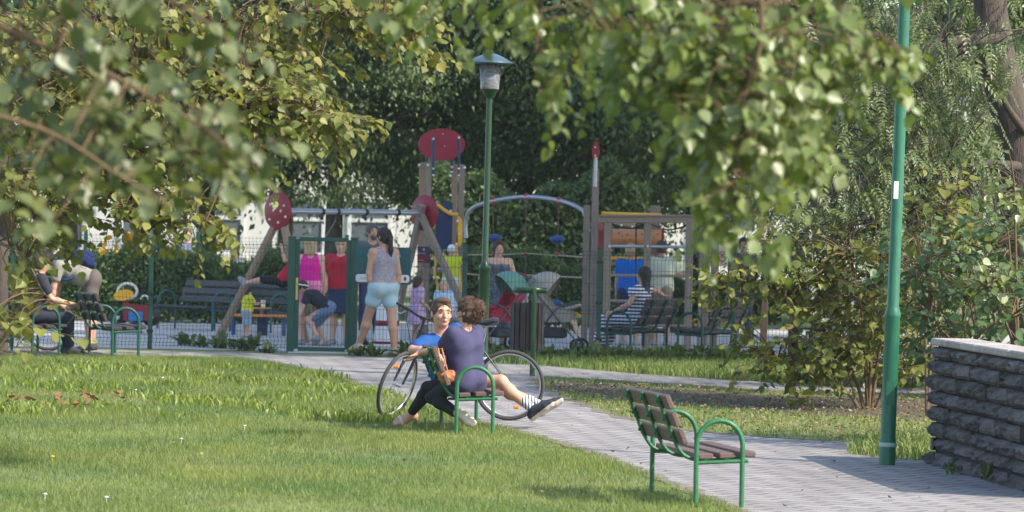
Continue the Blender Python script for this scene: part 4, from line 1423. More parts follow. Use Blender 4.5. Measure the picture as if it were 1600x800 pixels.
def surface_nets(name, D, lo, vox, m):
    D[0], D[-1], D[:, 0], D[:, -1], D[:, :, 0], D[:, :, -1] = 1, 1, 1, 1, 1, 1
    ins = D < 0
    n = np.array(D.shape) - 1
    cs = np.zeros(n, np.int8)
    for dx in (0, 1):
        for dy in (0, 1):
            for dz in (0, 1):
                cs += ins[dx:dx + n[0], dy:dy + n[1], dz:dz + n[2]]
    act = (cs > 0) & (cs < 8)
    I, J, K = np.nonzero(act)
    idx = np.full(n, -1, np.int64); idx[I, J, K] = np.arange(len(I))
    acc = np.zeros((len(I), 3)); cnt = np.zeros(len(I))
    corners = [(a, b, c) for a in (0, 1) for b in (0, 1) for c in (0, 1)]
    for c0 in corners:
        for ax_ in range(3):
            if c0[ax_]: continue
            c1 = list(c0); c1[ax_] = 1
            d0 = D[I + c0[0], J + c0[1], K + c0[2]]; d1 = D[I + c1[0], J + c1[1], K + c1[2]]
            s = (d0 < 0) != (d1 < 0)
            t = np.where(s, d0 / np.where(s, d0 - d1, 1), 0)
            pt = np.stack([np.full(len(I), c0[0], float), np.full(len(I), c0[1], float), np.full(len(I), c0[2], float)], 1)
            pt[:, ax_] += t
            acc += pt * s[:, None]; cnt += s
    v = (np.stack([I, J, K], 1) + acc / cnt[:, None]) * vox + lo
    quads = []
    # edges along each axis
    for ax_ in range(3):
        u, w = (ax_ + 1) % 3, (ax_ + 2) % 3
        sh0 = [slice(None)] * 3; sh1 = [slice(None)] * 3
        sh0[ax_] = slice(0, -1); sh1[ax_] = slice(1, None)
        a = ins[tuple(sh0)]; b = ins[tuple(sh1)]
        e = np.argwhere(a != b)
        sgn = a[tuple(e.T)]
        e0 = e.copy(); e1 = e.copy(); e1[:, u] -= 1; e2 = e1.copy(); e2[:, w] -= 1; e3 = e.copy(); e3[:, w] -= 1
        ids = np.stack([idx[tuple(q.T)] for q in (e0, e1, e2, e3)], 1)
        ids[~sgn] = ids[~sgn][:, ::-1]
        quads.append(ids)
    f = np.concatenate(quads)
    f = f[(f >= 0).all(1)]
    return np_mesh(name, v, f, m, True)

def nrm(a):
    a = np.array(a, float)
    return a / max(np.linalg.norm(a), 1e-9)

M_SKIN = mat('skin_fair', (.56, .33, .24), .5, .07, 14, spec=.35)
M_SKINW = mat('skin_warm', (.50, .27, .185), .5, .10, 22, .12, spec=.35)
M_SKINT = mat('skin_tan', (.45, .255, .17), .5, .07, 14, spec=.35)
M_SKIND = mat('skin_olive', (.38, .21, .14), .5, .07, 14, spec=.35)
M_LIP = mat('lip', (.42, .15, .12), .5, .05, 9)
M_EYE = mat('eye', (.07, .05, .04), .25, .05, 9)
H_BROWN = mat('hair_brown', (.075, .040, .022), .6, .45, 60, .8, stretch=(1, 1, .3))
H_DARK = mat('hair_dark', (.016, .012, .011), .5, .4, 60, .6, stretch=(1, 1, .3))
H_BLOND = mat('hair_blond', (.42, .30, .16), .6, .35, 60, .6, stretch=(1, 1, .3))
H_GREY = mat('hair_grey', (.09, .085, .08), .65, .35, 60, .6)
H_AUBURN = mat('hair_auburn', (.095, .045, .024), .55, .5, 60, .8, stretch=(1, 1, .4))

def joints(h=1.70, spine=(0, 0, 1), face=(0, 1, 0), ua=None, fa=None, th=None, sh=None, feet=None, chest_face=None, head_up=None, sh_w=.175, J=None):
    """joint positions, person facing +Y with the right hand at +X; index 0 = left, 1 = right"""
    k = h / 1.70
    U = nrm(spine)
    cf_ = nrm(chest_face or (0, 1, 0))
    F = nrm(np.array(cf_) - U * (np.array(cf_) @ U)); R = np.cross(F, U)
    if abs(np.linalg.norm(R) - 1) > .01: R = nrm(R)
    pF = nrm(np.array([0, 1, 0]) - U * U[1] * .3); pR = np.array([1., 0, 0])
    ua = ua or ((-.13, -.02, -1), (.13, -.02, -1)); fa = fa or ((-.06, .16, -1), (.06, .16, -1))
    th = th or ((-.04, .02, -1), (.04, .02, -1)); sh = sh or ((-.01, -.03, -1), (.01, -.03, -1))
    feet = feet or ((-.15, 1, 0), (.15, 1, 0))
    j = dict(k=k, U=U, F=F, R=R)
    j['pelvis'] = np.zeros(3)
    j['waist'] = U * .19 * k * .5 + np.array([0, 0, 1]) * .0
    j['waist'] = U * .16 * k
    j['chest'] = U * .36 * k
    j['neck'] = U * .51 * k
    fc = nrm(face); hu = nrm(head_up or (U * .6 + np.array([0, 0, .4])))
    fc = nrm(fc - hu * (fc @ hu)); j['fF'], j['fU'], j['fR'] = fc, hu, np.cross(fc, hu)
    j['head'] = j['neck'] + nrm(U * .5 + hu * .5) * .155 * k + fc * .015 * k
    for i, s in ((0, -1), (1, 1)):
        j['sho%d' % i] = j['neck'] - U * .055 * k + R * s * sh_w * k
        j['elb%d' % i] = j['sho%d' % i] + nrm(ua[i]) * .285 * k
        j['wri%d' % i] = j['elb%d' % i] + nrm(fa[i]) * .25 * k
        j['hip%d' % i] = pR * s * .088 * k - np.array([0, 0, .02]) * k
        j['kne%d' % i] = j['hip%d' % i] + nrm(th[i]) * .43 * k
        j['ank%d' % i] = j['kne%d' % i] + nrm(sh[i]) * .40 * k
        j['toe%d' % i] = nrm(feet[i])
    for q, val in (J or {}).items():
        j[q] = np.array(val, float)
    return j

def grounded(j, extra=0.0):
    z = min(j['ank0'][2], j['ank1'][2])
    dz = -z + .075 * j['k'] + extra
    for q, val in j.items():
        if q[:3] in ('pel', 'wai', 'che', 'nec', 'hea', 'sho', 'elb', 'wri', 'hip', 'kne', 'ank'):
            j[q] = val + np.array([0, 0, dz])
    return j

def torso_prims(B, j, f=1.0, t=0.0, female=False, up=1.0, low=True):
    k = j['k']; U, R, F = j['U'], j['R'], j['F']
    pR = nrm(j['hip1'] - j['hip0'])
    hw = .105 if female else .093
    for s in (-1, 1):
        if low:
            B.cap(j['pelvis'] + pR * s * .062 * k * f - U * .01 * k, j['waist'] + R * s * .05 * k * f, (hw + .012) * k * f + t, .088 * k * f + t, .04)
        else:
            B.cap(j['pelvis'] * .4 + j['waist'] * .6 + R * s * .05 * k * f, j['waist'] + R * s * .05 * k * f, .094 * k * f + t, .088 * k * f + t, .04)
        B.cap(j['waist'] + R * s * .05 * k * f, j['chest'] + R * s * .062 * k * f, .088 * k * f + t, .103 * k * f + t, .04)
        if up > 0:
            B.cap(j['chest'] + R * s * .066 * k, j['neck'] - U * .085 * k + R * s * .088 * k, .10 * k * f + t, .066 * k + t, .04)
            if female:
                B.ell(j['chest'] + U * .035 * k + R * s * .075 * k + F * .085 * k * f, np.array([.062, .058, .06]) * k * f + t, k=.03)

def limb_arm(B, j, i, t=0.0, frac=1.0, f=1.0):
    k = j['k']; S, E, W = j['sho%d' % i], j['elb%d' % i], j['wri%d' % i]
    fa_ = .85 + .15 * f if f > 1 else f
    if frac <= 1:
        E2 = S + (E - S) * frac
        B.cap(S, E2, .050 * k * fa_ + t, (.050 - .011 * frac) * k * fa_ + t, .03)
    else:
        B.cap(S, E, .050 * k * fa_ + t, .039 * k * fa_ + t, .03)
        m_ = E + (W - E) * min(.35, frac - 1)
        B.cap(E, m_, .038 * k * fa_ + t, .040 * k * fa_ + t, .02)
        W2 = E + (W - E) * (frac - 1)
        B.cap(m_, W2, .040 * k * fa_ + t, .0265 * k + t, .02)

def limb_leg(B, j, i, t=0.0, frac=2.0, f=1.0, start=0.0):
    k = j['k']; H, K_, A = j['hip%d' % i], j['kne%d' % i], j['ank%d' % i]
    if frac <= 1:
        B.cap(H, H + (K_ - H) * frac, .085 * k * f + t, (.085 - .031 * frac) * k * f + t, .035)
    else:
        B.cap(H, K_, .085 * k * f + t, .055 * k * f + t, .035)
        back = -np.cross(nrm(A - K_), np.cross(nrm(j['toe%d' % i]), nrm(A - K_)))
        c = K_ + (A - K_) * .3
        kn = nrm(np.cross(np.cross(nrm(A - K_), j['toe%d' % i]), nrm(A - K_)))
        c = c - kn * .016 * k
        fr_ = frac - 1
        B.cap(K_, c, .052 * k * f + t, .057 * k * f + t, .025)
        e = K_ + (A - K_) * fr_
        B.cap(c, e, .057 * k * f + t, (.057 - .022 * min(1, fr_)) * k * f + t, .025)

def foot(B, j, i, t=0.0, sole=0.0):
    k = j['k']; A = j['ank%d' % i]; d = nrm(j['toe%d' % i])
    dn = nrm(A - j['kne%d' % i]) if abs(d[2]) > .3 else np.array([0, 0, -1.])
    dn = nrm(dn - d * (dn @ d)); s = np.cross(d, dn)
    heel = A - d * .035 * k + dn * .035 * k
    ball = A + d * .115 * k + dn * .045 * k
    tip = A + d * .165 * k + dn * .052 * k
    B.cap(A, heel, .036 * k + t, .036 * k + t, .02)
    for q in (-1, 1):
        B.cap(A + s * q * .008 * k, ball + s * q * .02 * k, .033 * k + t, .024 * k + t, .02)
        B.cap(ball + s * q * .02 * k, tip + s * q * .016 * k, .024 * k + t, .02 * k + t, .015)
        B.cap(heel + s * q * .01, ball + s * q * .02 * k, .03 * k + t, .022 * k + t, .02)

def hand(B, j, i, d=None, pn=None, curl=.5, spread=.13):
    k = j['k']; W = j['wri%d' % i]
    d = nrm(d if d is not None else W - j['elb%d' % i])
    pn = nrm(pn if pn is not None else np.cross(d, j['F']) + 1e-3)
    pn = nrm(pn - d * (pn @ d)); s = np.cross(d, pn)
    ts = 1 if i == 0 else -1
    for q in (-1, -.33, .33, 1):
        B.cap(W + s * q * .012 * k, W + d * .085 * k + s * q * .030 * k, .0165 * k, .0125 * k, .012)
    for n_, q in enumerate((-1, -.33, .33, 1)):
        L = (.062, .074, .070, .052)[n_ if ts > 0 else 3 - n_] * k
        b0 = W + d * .088 * k + s * q * .031 * k
        d1 = nrm(d + pn * curl * .5 + s * q * spread); d2 = nrm(d + pn * curl * 1.5 + s * q * spread * .5); d3 = nrm(d * .4 + pn * curl * 2.2)
        b1 = b0 + d1 * L * .45; b2 = b1 + d2 * L * .35; b3 = b2 + d3 * L * .3
        B.cap(b0, b1, .0098 * k, .0092 * k, .004).cap(b1, b2, .0092 * k, .0085 * k, .004).cap(b2, b3, .0085 * k, .007 * k, .004)
    t0 = W + d * .028 * k - s * ts * .022 * k
    t1 = t0 + nrm(d * .7 - s * ts * .75 + pn * .2) * .042 * k
    t2 = t1 + nrm(d * .9 - s * ts * .3 + pn * .35) * .034 * k
    B.cap(t0, t1, .0145 * k, .0115 * k, .010).cap(t1, t2, .0115 * k, .009 * k, .004)

def head_prims(B, j, t=0.0, face=True, kh=1.0):
    k = j['k'] * kh; H, f, u, r = j['head'], j['fF'], j['fU'], j['fR']
    A = np.stack([r, f, u])
    B.ell(H + u * .022 * k - f * .012 * k, np.array([.074, .092, .088]) * k + t, A, .02)
    B.ell(H + f * .012 * k - u * .03 * k, np.array([.062, .072, .085]) * k + t, A, .03)
    if face:
        B.ell(H + f * .045 * k - u * .082 * k, np.array([.034, .034, .028]) * k, A, .025)
        B.cap(H + f * .083 * k + u * .006 * k, H + f * .104 * k - u * .030 * k, .0085 * k, .0135 * k, .010)
        for s in (-1, 1):
            B.cap(H + f * .078 * k + u * .026 * k + r * s * .012 * k, H + f * .070 * k + u * .026 * k + r * s * .045 * k, .012 * k, .011 * k, .012)
            B.ell(H + r * s * .076 * k - f * .008 * k - u * .012 * k, np.array([.010, .020, .032]) * k, A, .006)
            B.ell(H + f * .058 * k - u * .028 * k + r * s * .034 * k, np.array([.022, .022, .022]) * k, A, .02)
        B.cap(H + f * .082 * k - u * .058 * k - r * .014 * k, H + f * .082 * k - u * .058 * k + r * .014 * k, .010 * k, .010 * k, .012)
    nw = j.get('neckw', 1.0)
    B.cap(j['neck'] - j['U'] * .03 * j['k'], H - u * .05 * k - f * .01 * k, .058 * j['k'] * nw + t, .050 * j['k'] * nw + t, .03)

def face_parts(j, parent, kh=1.0, brows=None, lips=True):
    k = j['k'] * kh; H, f, u, r = j['head'], j['fF'], j['fU'], j['fR']
    Rm = Matrix([list(r), list(f), list(u)]).transposed()
    for s in (-1, 1):
        MB().ball(H + f * .0775 * k + u * .003 * k + r * s * .031 * k, (.0115 * k, .008 * k, .0048 * k), 8, 6, Rm).build('eye', M_EYE, parent)
        if brows:
            MB().tube([Vector(H + f * .089 * k + u * .026 * k + r * s * .014 * k), Vector(H + f * .086 * k + u * .031 * k + r * s * .034 * k), Vector(H + f * .074 * k + u * .025 * k + r * s * .05 * k)], [.0035 * k, .0042 * k, .002 * k], 6).build('eyebrow', brows, parent)
    if lips:
        MB().ball(H + f * .0885 * k - u * .058 * k, (.021 * k, .008 * k, .0085 * k), 10, 6, Rm).build('mouth', M_LIP, parent)

def hair_cap(j, m, parent, kh=1.0, t=.014, hairline=.05, style='short', vox=.009, noise=.004, extra=None):
    """hair over the skull; hairline: how far down the forehead it stays away"""
    B = Body()
    k = j['k'] * kh; H, f, u, r = j['head'], j['fF'], j['fU'], j['fR']
    A = np.stack([r, f, u])
    B.ell(H + u * .026 * k - f * .014 * k, np.array([.076, .093, .088]) * k + t, A, .02)
    B.ell(H - f * .034 * k - u * .03 * k, np.array([.066, .064, .072]) * k + t * .8, A, .03)
    if extra: extra(B, k, H, f, u, r)
    # keep the face free: cut by a big ellipsoid in front
    B.minus(H + f * .125 * k - u * (.065 - hairline * .3) * k, np.array([.085, .098, .125]) * k, A)
    if style == 'short':
        for s in (-1, 1):
            B.minus(H + r * s * .10 * k - u * .075 * k + f * .02 * k, np.array([.045, .055, .075]) * k, A)
        B.plane(H - u * .085 * k, -u)
    o = link('hair', B.mesh('hair', m, vox, noise, 75), parent)
    return o

def person(label, loc, yaw, j, skin, build, female=False, f=1.0, vox=.012, hands=(None, None), group=None, cat='person', face=None, bare_feet=True, kh=1.0):
    t = thing('person', loc, label, cat, group, yaw)
    B = Body()
    torso_prims(B, j, f, 0, female)
    head_prims(B, j, kh=kh)
    for i in (0, 1):
        B.cap(j['neck'] - j['U'] * .045 * j['k'], j['sho%d' % i], .05 * j['k'], .052 * j['k'], .035)
        limb_arm(B, j, i, 0, 2, f)
        hand(B, j, i, **(hands[i] or {}))
        limb_leg(B, j, i, 0, 2, f)
        foot(B, j, i)
        s = -1 if i == 0 else 1
        B.ell(j['hip%d' % i] - j['F'] * .055 * j['k'] + np.array([0, 0, .01]) * j['k'], np.array([.085, .08, .09]) * j['k'] * f, k=.04)
    link('body', B.mesh('body', skin, vox), t)
    if face:
        face_parts(j, t, kh, **face)
    build(t, j)
    return t

def c_shirt(t, j, m, frac=.55, f=1.0, th=.013, female=False, vox=.012, neck=.075, hem=-.03, name='shirt', vneck=0.0, noise=.0034, nf=24):
    B = Body(); k = j['k']
    torso_prims(B, j, f, th, female)
    for i in (0, 1):
        B.cap(j['neck'] - j['U'] * .05 * k, j['sho%d' % i], .046 * k + th, .052 * k + th, .035)
        limb_arm(B, j, i, th + .010, frac, f)
        s = -1 if i == 0 else 1
        B.cap(j['chest'] + j['R'] * s * .06 * k * f, j['pelvis'] + j['U'] * max(hem, 0) * k + j['R'] * s * .062 * k * f, .106 * k * f + th, (.118 if hem < 0 else .10) * k * f + th, .04)
    if hem < -.05:
        for i in (0, 1):
            B.ell(j['hip%d' % i] - j['F'] * .055 * k + np.array([0, 0, .01]) * k, np.array([.085, .08, .09]) * k * f + th, k=.05)
    B.minus(j['neck'] + j['U'] * .035 * k + j['F'] * .035 * k, np.array([neck, neck, .06]) * k)
    if vneck:
        B.minus(j['neck'] - j['U'] * vneck * .5 * k + j['F'] * .09 * k, np.array([.035, .06, vneck * .8]) * k, np.stack([j['R'], j['F'], j['U']]))
    B.plane(j['pelvis'] + j['U'] * hem * k, -j['U'])
    return link(name, B.mesh(name, m, vox, noise, nf), t)

def c_tank(t, j, m, f=1.0, th=.011, female=True, vox=.012, hem=-.02, strap=True, name='top', low=.0):
    B = Body(); k = j['k']
    torso_prims(B, j, f, th, female)
    if strap:
        for s in (-1, 1):
            B.cap(j['chest'] + j['R'] * s * .06 * k, j['neck'] - j['U'] * .025 * k + j['R'] * s * .085 * k, .06 * k + th, .035 * k + th, .02)
            B.minus(j['sho0' if s < 0 else 'sho1'] + j['R'] * s * .02 * k - j['U'] * .045 * k, np.array([.075, .10, .11]) * k, np.stack([j['R'], j['F'], j['U']]))
        B.minus(j['neck'] + j['U'] * .01 * k + j['F'] * .02 * k, np.array([.075, .13, .075]) * k, np.stack([j['R'], j['F'], j['U']]))
    else:
        B.plane(j['chest'] + j['U'] * (.07 + low) * k, j['U'])
    B.plane(j['pelvis'] + j['U'] * hem * k, -j['U'])
    return link(name, B.mesh(name, m, vox, .0018, 30), t)

def c_legs(t, j, m, frac=.55, f=1.0, th=.014, female=False, vox=.012, name='shorts', flare=.01, waist=.10):
    B = Body(); k = j['k']
    torso_prims(B, j, f, th, female)
    for i in (0, 1):
        B.ell(j['hip%d' % i] - j['F'] * .055 * k + np.array([0, 0, .01]) * k, np.array([.085, .08, .09]) * k * f + th, k=.04)
        if frac <= 1:
            H, K_ = j['hip%d' % i], j['kne%d' % i]
            e = H + (K_ - H) * frac
            B.cap(H, e, .085 * k * f + th, (.085 - .028 * frac) * k * f + th + flare, .035)
        else:
            limb_leg(B, j, i, th, frac, f)
    B.plane(j['pelvis'] + j['U'] * waist * k, j['U'])
    return link(name, B.mesh(name, m, vox, .0015, 30), t)

def c_skirt(t, j, m, length=.5, r0=.14, r1=.22, vox=.013, name='skirt', top=.12):
    B = Body(); k = j['k']
    for s in (-1, 1):
        B.cap(j['pelvis'] + j['U'] * top * k + j['R'] * s * .05, j['pelvis'] + j['R'] * s * .06 * k, r0 * .78 * k, r0 * .95 * k, .04)
        B.cap(j['pelvis'] + j['R'] * s * .06 * k, j['pelvis'] + np.array([0, 0, -length]) * k + j['R'] * s * .05 * k, r0 * .95 * k, r1 * k, .04)
    B.plane(j['pelvis'] + np.array([0, 0, -length]) * k, np.array([0, 0, -1]))
    B.plane(j['pelvis'] + j['U'] * top * k, j['U'])
    return link(name, B.mesh(name, m, vox, .004, 40), t)

def c_shoes(t, j, m, th=.009, vox=.011, sole=None):
    for i in (0, 1):
        B = Body(); foot(B, j, i, th)
        B.plane(j['ank%d' % i] + nrm(j['kne%d' % i] - j['ank%d' % i]) * .025 * j['k'], nrm(j['kne%d' % i] - j['ank%d' % i]))
        s = link('shoe', B.mesh('shoe', m, vox), t)
        if sole is not None:
            B = Body(); foot(B, j, i, th + .006)
            d = nrm(j['toe%d' % i]); dn = nrm(j['ank%d' % i] - j['kne%d' % i]) if abs(d[2]) > .3 else np.array([0, 0, -1.])
            dn = nrm(dn - d * (dn @ d))
            B.plane(j['ank%d' % i] + dn * .052 * j['k'], -dn)
            link('sole', B.mesh('sole', sole, .010), s)

def strands(j, parent, m, n, spots, L=.07, seed=1):
    """loose locks that break the outline of the hair"""
    r = np.random.default_rng(seed)
    mb = MB()
    for i in range(n):
        c, rad = spots[i % len(spots)]
        d = nrm(r.normal(0, 1, 3)); p = np.array(c) + d * np.array(rad) * .92
        t_ = nrm(np.cross(d, r.normal(0, 1, 3)) + d * .55)
        pts = [p]
        for k in range(4):
            t_ = nrm(t_ + np.array([0, 0, -.25]) + r.normal(0, .35, 3)); pts.append(pts[-1] + t_ * L / 4 * r.uniform(.6, 1.3))
        mb.tube([Vector(q) for q in pts], [.0034, .0034, .003, .0024, .001], 4, caps=False)
    return tag(mb.build('hair_strands', m, parent), kind='stuff')

def c_sandals(t, j, m, vox=.008):
    for i in (0, 1):
        B = Body(); foot(B, j, i, .005)
        d = nrm(j['toe%d' % i]); dn = nrm(j['ank%d' % i] - j['kne%d' % i]) if abs(d[2]) > .3 else np.array([0, 0, -1.])
        dn = nrm(dn - d * (dn @ d))
        B.plane(j['ank%d' % i] + dn * .058 * j['k'], -dn)
        s_ = link('sandal', B.mesh('sandal', m, vox), t)
        B = Body(); foot(B, j, i, .006)
        c = j['ank%d' % i] + d * .10 * j['k']
        B.plane(c + d * .014, d); B.plane(c - d * .014, -d)
        link('strap', B.mesh('strap', m, vox), s_)

def fab(name, c, **kw):
    return mat('cloth_' + name, c, .85, kw.pop('var', .12), kw.pop('scale', 12), .15, spec=.2, **kw)

# ------------------------------------------------------------------ the couple on the bench
def rel(loc):
    L = np.array(loc, float)
    return lambda px, py, d: np.array(P(px, py, d)) - L

# woman in navy T-shirt, sitting the wrong way round
wl = V(P(728, 597, 40.1).x, 40.1, gz(40.1)); W = rel(wl)
Fw = np.array([-.72, .69, 0]); Rw = np.array([.69, .72, 0])
pel = W(727, 595, 40.1); nk = W(727, 513, 40.08)
U_ = nrm(nk - pel)
j = joints(1.68, chest_face=tuple(Fw), spine=tuple(U_))
j['F'] = nrm(Fw - U_ * (Fw @ U_)); j['R'] = np.cross(j['F'], U_)
j.update(pelvis=pel, waist=pel + U_ * .16, chest=pel + U_ * .345, neck=nk, head=W(731, 486, 40.08))
j['fF'] = nrm((-.84, .52, -.05)); j['fU'] = nrm((.08, .0, 1)); j['fF'] = nrm(j['fF'] - j['fU'] * (j['fF'] @ j['fU'])); j['fR'] = np.cross(j['fF'], j['fU'])
for i, s in ((0, -1), (1, 1)):
    j['sho%d' % i] = nk - U_ * .055 + Rw * s * .165
    j['hip%d' % i] = pel + Rw * s * .085
j.update(elb0=W(690, 546, 40.12), wri0=W(654, 551, 40.22), elb1=j['sho1'] + nrm((-.35, .35, -.85)) * .28)
j['wri1'] = j['elb1'] + nrm((-.85, .35, .25)) * .25
j.update(kne0=W(675, 621, 40.22), ank0=W(721, 651, 40.02), toe0=nrm((.75, -.35, -.5)), kne1=W(668, 606, 40.50), ank1=W(641, 648, 40.72), toe1=nrm((-.86, -.05, -.32)))
M_NAVYT = fab('navy', (.060, .058, .115)); M_LEG = fab('black_leggings', (.022, .022, .024)); M_SANDAL = mat('sandal_pale', (.5, .42, .3), .6)
def bun(B, k, H, f, u, r):
    B.ell(H - f * .10 * k + u * .045 * k, np.array([.058, .06, .062]) * k, k=.02)
    B.ell(H - f * .085 * k - u * .02 * k, np.array([.06, .05, .06]) * k, k=.03)
    B.ell(H - f * .135 * k + u * .015 * k + r * .02, np.array([.03, .03, .04]) * k, k=.02)
def b_w(t, j):
    c_shirt(t, j, M_NAVYT, .62, 1.02, .017, True, .008, hem=-.115, neck=.08, noise=.0055, nf=21)
    c_legs(t, j, M_LEG, 1.86, 1.0, .008, True, .009, 'leggings')
    hair_cap(j, H_AUBURN, t, 1.1, .016, style='up', extra=bun, noise=.0075, vox=.006)
    c_sandals(t, j, M_SANDAL)
    H, f_, u_ = j['head'], j['fF'], j['fU']
    strands(j, t, H_AUBURN, 150, [(H - f_ * .10 + u_ * .05, .07), (H - f_ * .12, .06), (H + u_ * .03 - f_ * .02, .105)])
person('woman in navy T-shirt and black leggings seated backwards on the bench, arm over its backrest', wl, 0, j, M_SKINW, b_w, True, 1.0, .0065,
       ({'d': (-.75, -.05, -.65), 'pn': (-.5, .1, .85), 'curl': .35}, None), kh=1.1, face={'brows': H_BROWN})

# man in blue T-shirt
ml = V(P(708, 600, 41.05).x, 41.05, gz(41.05)); W = rel(ml)
pel = W(708, 598, 41.1); nk = W(687, 519, 41.0)
U_ = nrm(nk - pel)
Fm = np.array([.50, -.86, 0]); Fm = nrm(Fm - U_ * (Fm @ U_)); Rm_ = np.cross(Fm, U_)
j = joints(1.80, chest_face=tuple(Fm), spine=tuple(U_))
j['F'], j['R'] = Fm, Rm_
j['neckw'] = 1.24
j.update(pelvis=pel, waist=pel + U_ * .17, chest=pel + U_ * .35, neck=nk, head=W(690, 489, 40.95))
j['fF'] = nrm((.33, -.94, -.06)); j['fU'] = nrm((.03, 0, 1)); j['fF'] = nrm(j['fF'] - j['fU'] * (j['fF'] @ j['fU'])); j['fR'] = np.cross(j['fF'], j['fU'])
j.update(sho0=nk - U_ * .055 - Rm_ * .185, sho1=nk - U_ * .055 + Rm_ * .185)
j.update(hip0=pel + np.array([.02, .09, 0]), hip1=pel + np.array([.02, -.09, 0]))
j.update(elb1=W(645, 546, 40.80), wri1=W(683, 553, 40.62), elb0=W(722, 560, 41.1), wri0=W(706, 584, 40.85))
j.update(kne1=W(783, 595, 40.85), ank1=W(833, 640, 40.80), toe1=nrm((.72, -.25, .58)), kne0=W(779, 603, 41.1), ank0=W(846, 634, 41.0), toe0=nrm((.78, .05, .55)))
M_BLUET = fab('royal_blue', (.018, .075, .24)); M_GSHORT = fab('grey_shorts', (.10, .10, .11))
M_SHOE = fab('dark_canvas', (.035, .04, .05)); M_SOLE = mat('rubber_sole', (.42, .37, .30), .7)
M_SOCK = stripe_mat('striped_sock', (.55, .56, .58), (.03, .035, .05), 'X', 34, .62)
def crew(B, k, H, f, u, r):
    B.ell(H + u * .095 * k + f * .035 * k, np.array([.058, .05, .026]) * k, k=.02)
def b_m(t, j):
    c_shirt(t, j, M_BLUET, .66, 1.0, .017, False, .009, hem=-.06, vneck=.12, neck=.078, noise=.005, nf=22)
    c_legs(t, j, M_GSHORT, .50, 1.0, .014, False, .011)
    hair_cap(j, H_BROWN, t, 1.15, .010, hairline=.10, style='short', extra=crew, noise=.003, vox=.0065)
    c_shoes(t, j, M_SHOE, .010, .008, M_SOLE)
    H, f_, u_ = j['head'], j['fF'], j['fU']
    strands(j, t, H_BROWN, 90, [(H + u_ * .085 + f_ * .03, (.06, .06, .04)), (H + u_ * .06 - f_ * .02, .095)], .035, 2)
    for i in (0, 1):
        B = Body(); A, K_ = j['ank%d' % i], j['kne%d' % i]
        B.cap(A, A + (K_ - A) * .30, .041 * j['k'], .047 * j['k'], .01)
        link('sock', B.mesh('sock', M_SOCK, .008), t)
    q = Vector(j['neck'] - j['U'] * .165 + j['F'] * .125)
    g = MB().box(q, (.05, .012, .028), bev=.008).box(q + V(.012, 0, -.03), (.028, .014, .045), bev=.008)
    g.build('sunglasses', M_BLACK, t)
person('man in royal blue T-shirt and dark sneakers on the bench, looking towards the camera', ml, 0, j, M_SKINW, b_m, False, 1.0, .0065,
       ({'d': (-.2, -.45, -.85), 'curl': .5}, {'d': (.35, -.15, -.9), 'pn': (-.3, -.9, 0), 'curl': .45}), kh=1.15, face={'brows': H_BROWN})

# handbag on the backrest
hp = P(698, 590, 39.86)
hb_ = thing('handbag', hp, 'small tan leather handbag with long strap hanging on the bench back', 'bag')
M_LEATH = mat('tan_leather', (.36, .13, .04), .5, .25, 14, .2)
Bb = Body().ell((0, 0, 0), (.075, .05, .06), k=.02).cap((-.05, 0, .035), (.05, 0, .045), .035, .025, .03)
link('pouch', Bb.mesh('pouch', M_LEATH, .007, .003, 60), hb_)
for dx, tx in ((-.04, -.085), (.01, -.05)):
    MB().tube([Vector((dx, -.01, .05)), Vector((dx * .5 + tx * .5, -.02, .15)), Vector((tx, -.01, .27)), Vector((tx - .03, .06, .26))], .008, 6).build('strap', mat('strap_orange', (.50, .20, .05), .5), hb_)

# ------------------------------------------------------------------ woman walking to the gate
dg = FY - .55
j = grounded(joints(1.71, face=(-.35, 1, 0), th=((-.10, .46, -1), (.05, -.14, -1)), sh=((-.16, .34, -1), (.03, -.16, -1)), feet=((-.25, 1, -.1), (.1, 1, -.0)),
                    ua=((-.14, .10, -1), (.17, -.08, -1)), fa=((.22, .02, -1), (-.02, .12, -1)), sh_w=.165))
M_LACE = blotch_mat('cloth_lace', (.22, .21, .26), (.34, .32, .34), 55, .85, .55)
M_DENIM = fab('pale_denim', (.34, .48, .54))
def pony(B, k, H, f, u, r):
    B.ell(H - f * .085 * k + u * .02 * k, np.array([.05, .05, .06]) * k, k=.03)
    B.cap(H - f * .115 * k + u * .0 * k, H - f * .13 * k - u * .17 * k + r * .01, .042 * k, .032 * k, .02)
    B.cap(H - f * .13 * k - u * .17 * k + r * .01, H - f * .115 * k - u * .38 * k + r * .015, .032 * k, .016 * k, .02)
def b_walk(t, j):
    c_tank(t, j, M_LACE, 1.08, .010, True, .010, hem=-.05)
    c_legs(t, j, M_DENIM, .44, 1.14, .012, True, .010, flare=.014, waist=.05)
    hair_cap(j, H_DARK, t, 1.0, .012, style='up', extra=pony, vox=.009)
    c_shoes(t, j, mat('nude_flats', (.5, .36, .26), .6), .004, .010)
    MB().tube([Vector(j['wri0']) + V(.03 * math.cos(a), .03 * math.sin(a), .01) for a in [i * math.pi / 6 for i in range(12)]], .006, 6, closed=True).build('bracelet', M_CAPW, t)
    for s in (-1, 1):
        MB().tube([Vector(j['neck'] - j['U'] * .02 + j['R'] * s * .06), Vector(j['chest'] + j['U'] * .03 + j['R'] * s * .02 - j['F'] * .12)], .006, 6).build('bra_strap', mat('cloth_coral', (.62, .10, .06), .8), t)
person('woman with long black ponytail in lace top and pale denim shorts walking to the gate', (X(597, dg, 540), dg, gz(dg)), 30, j, M_SKINT, b_walk, True, 1.10, .009)

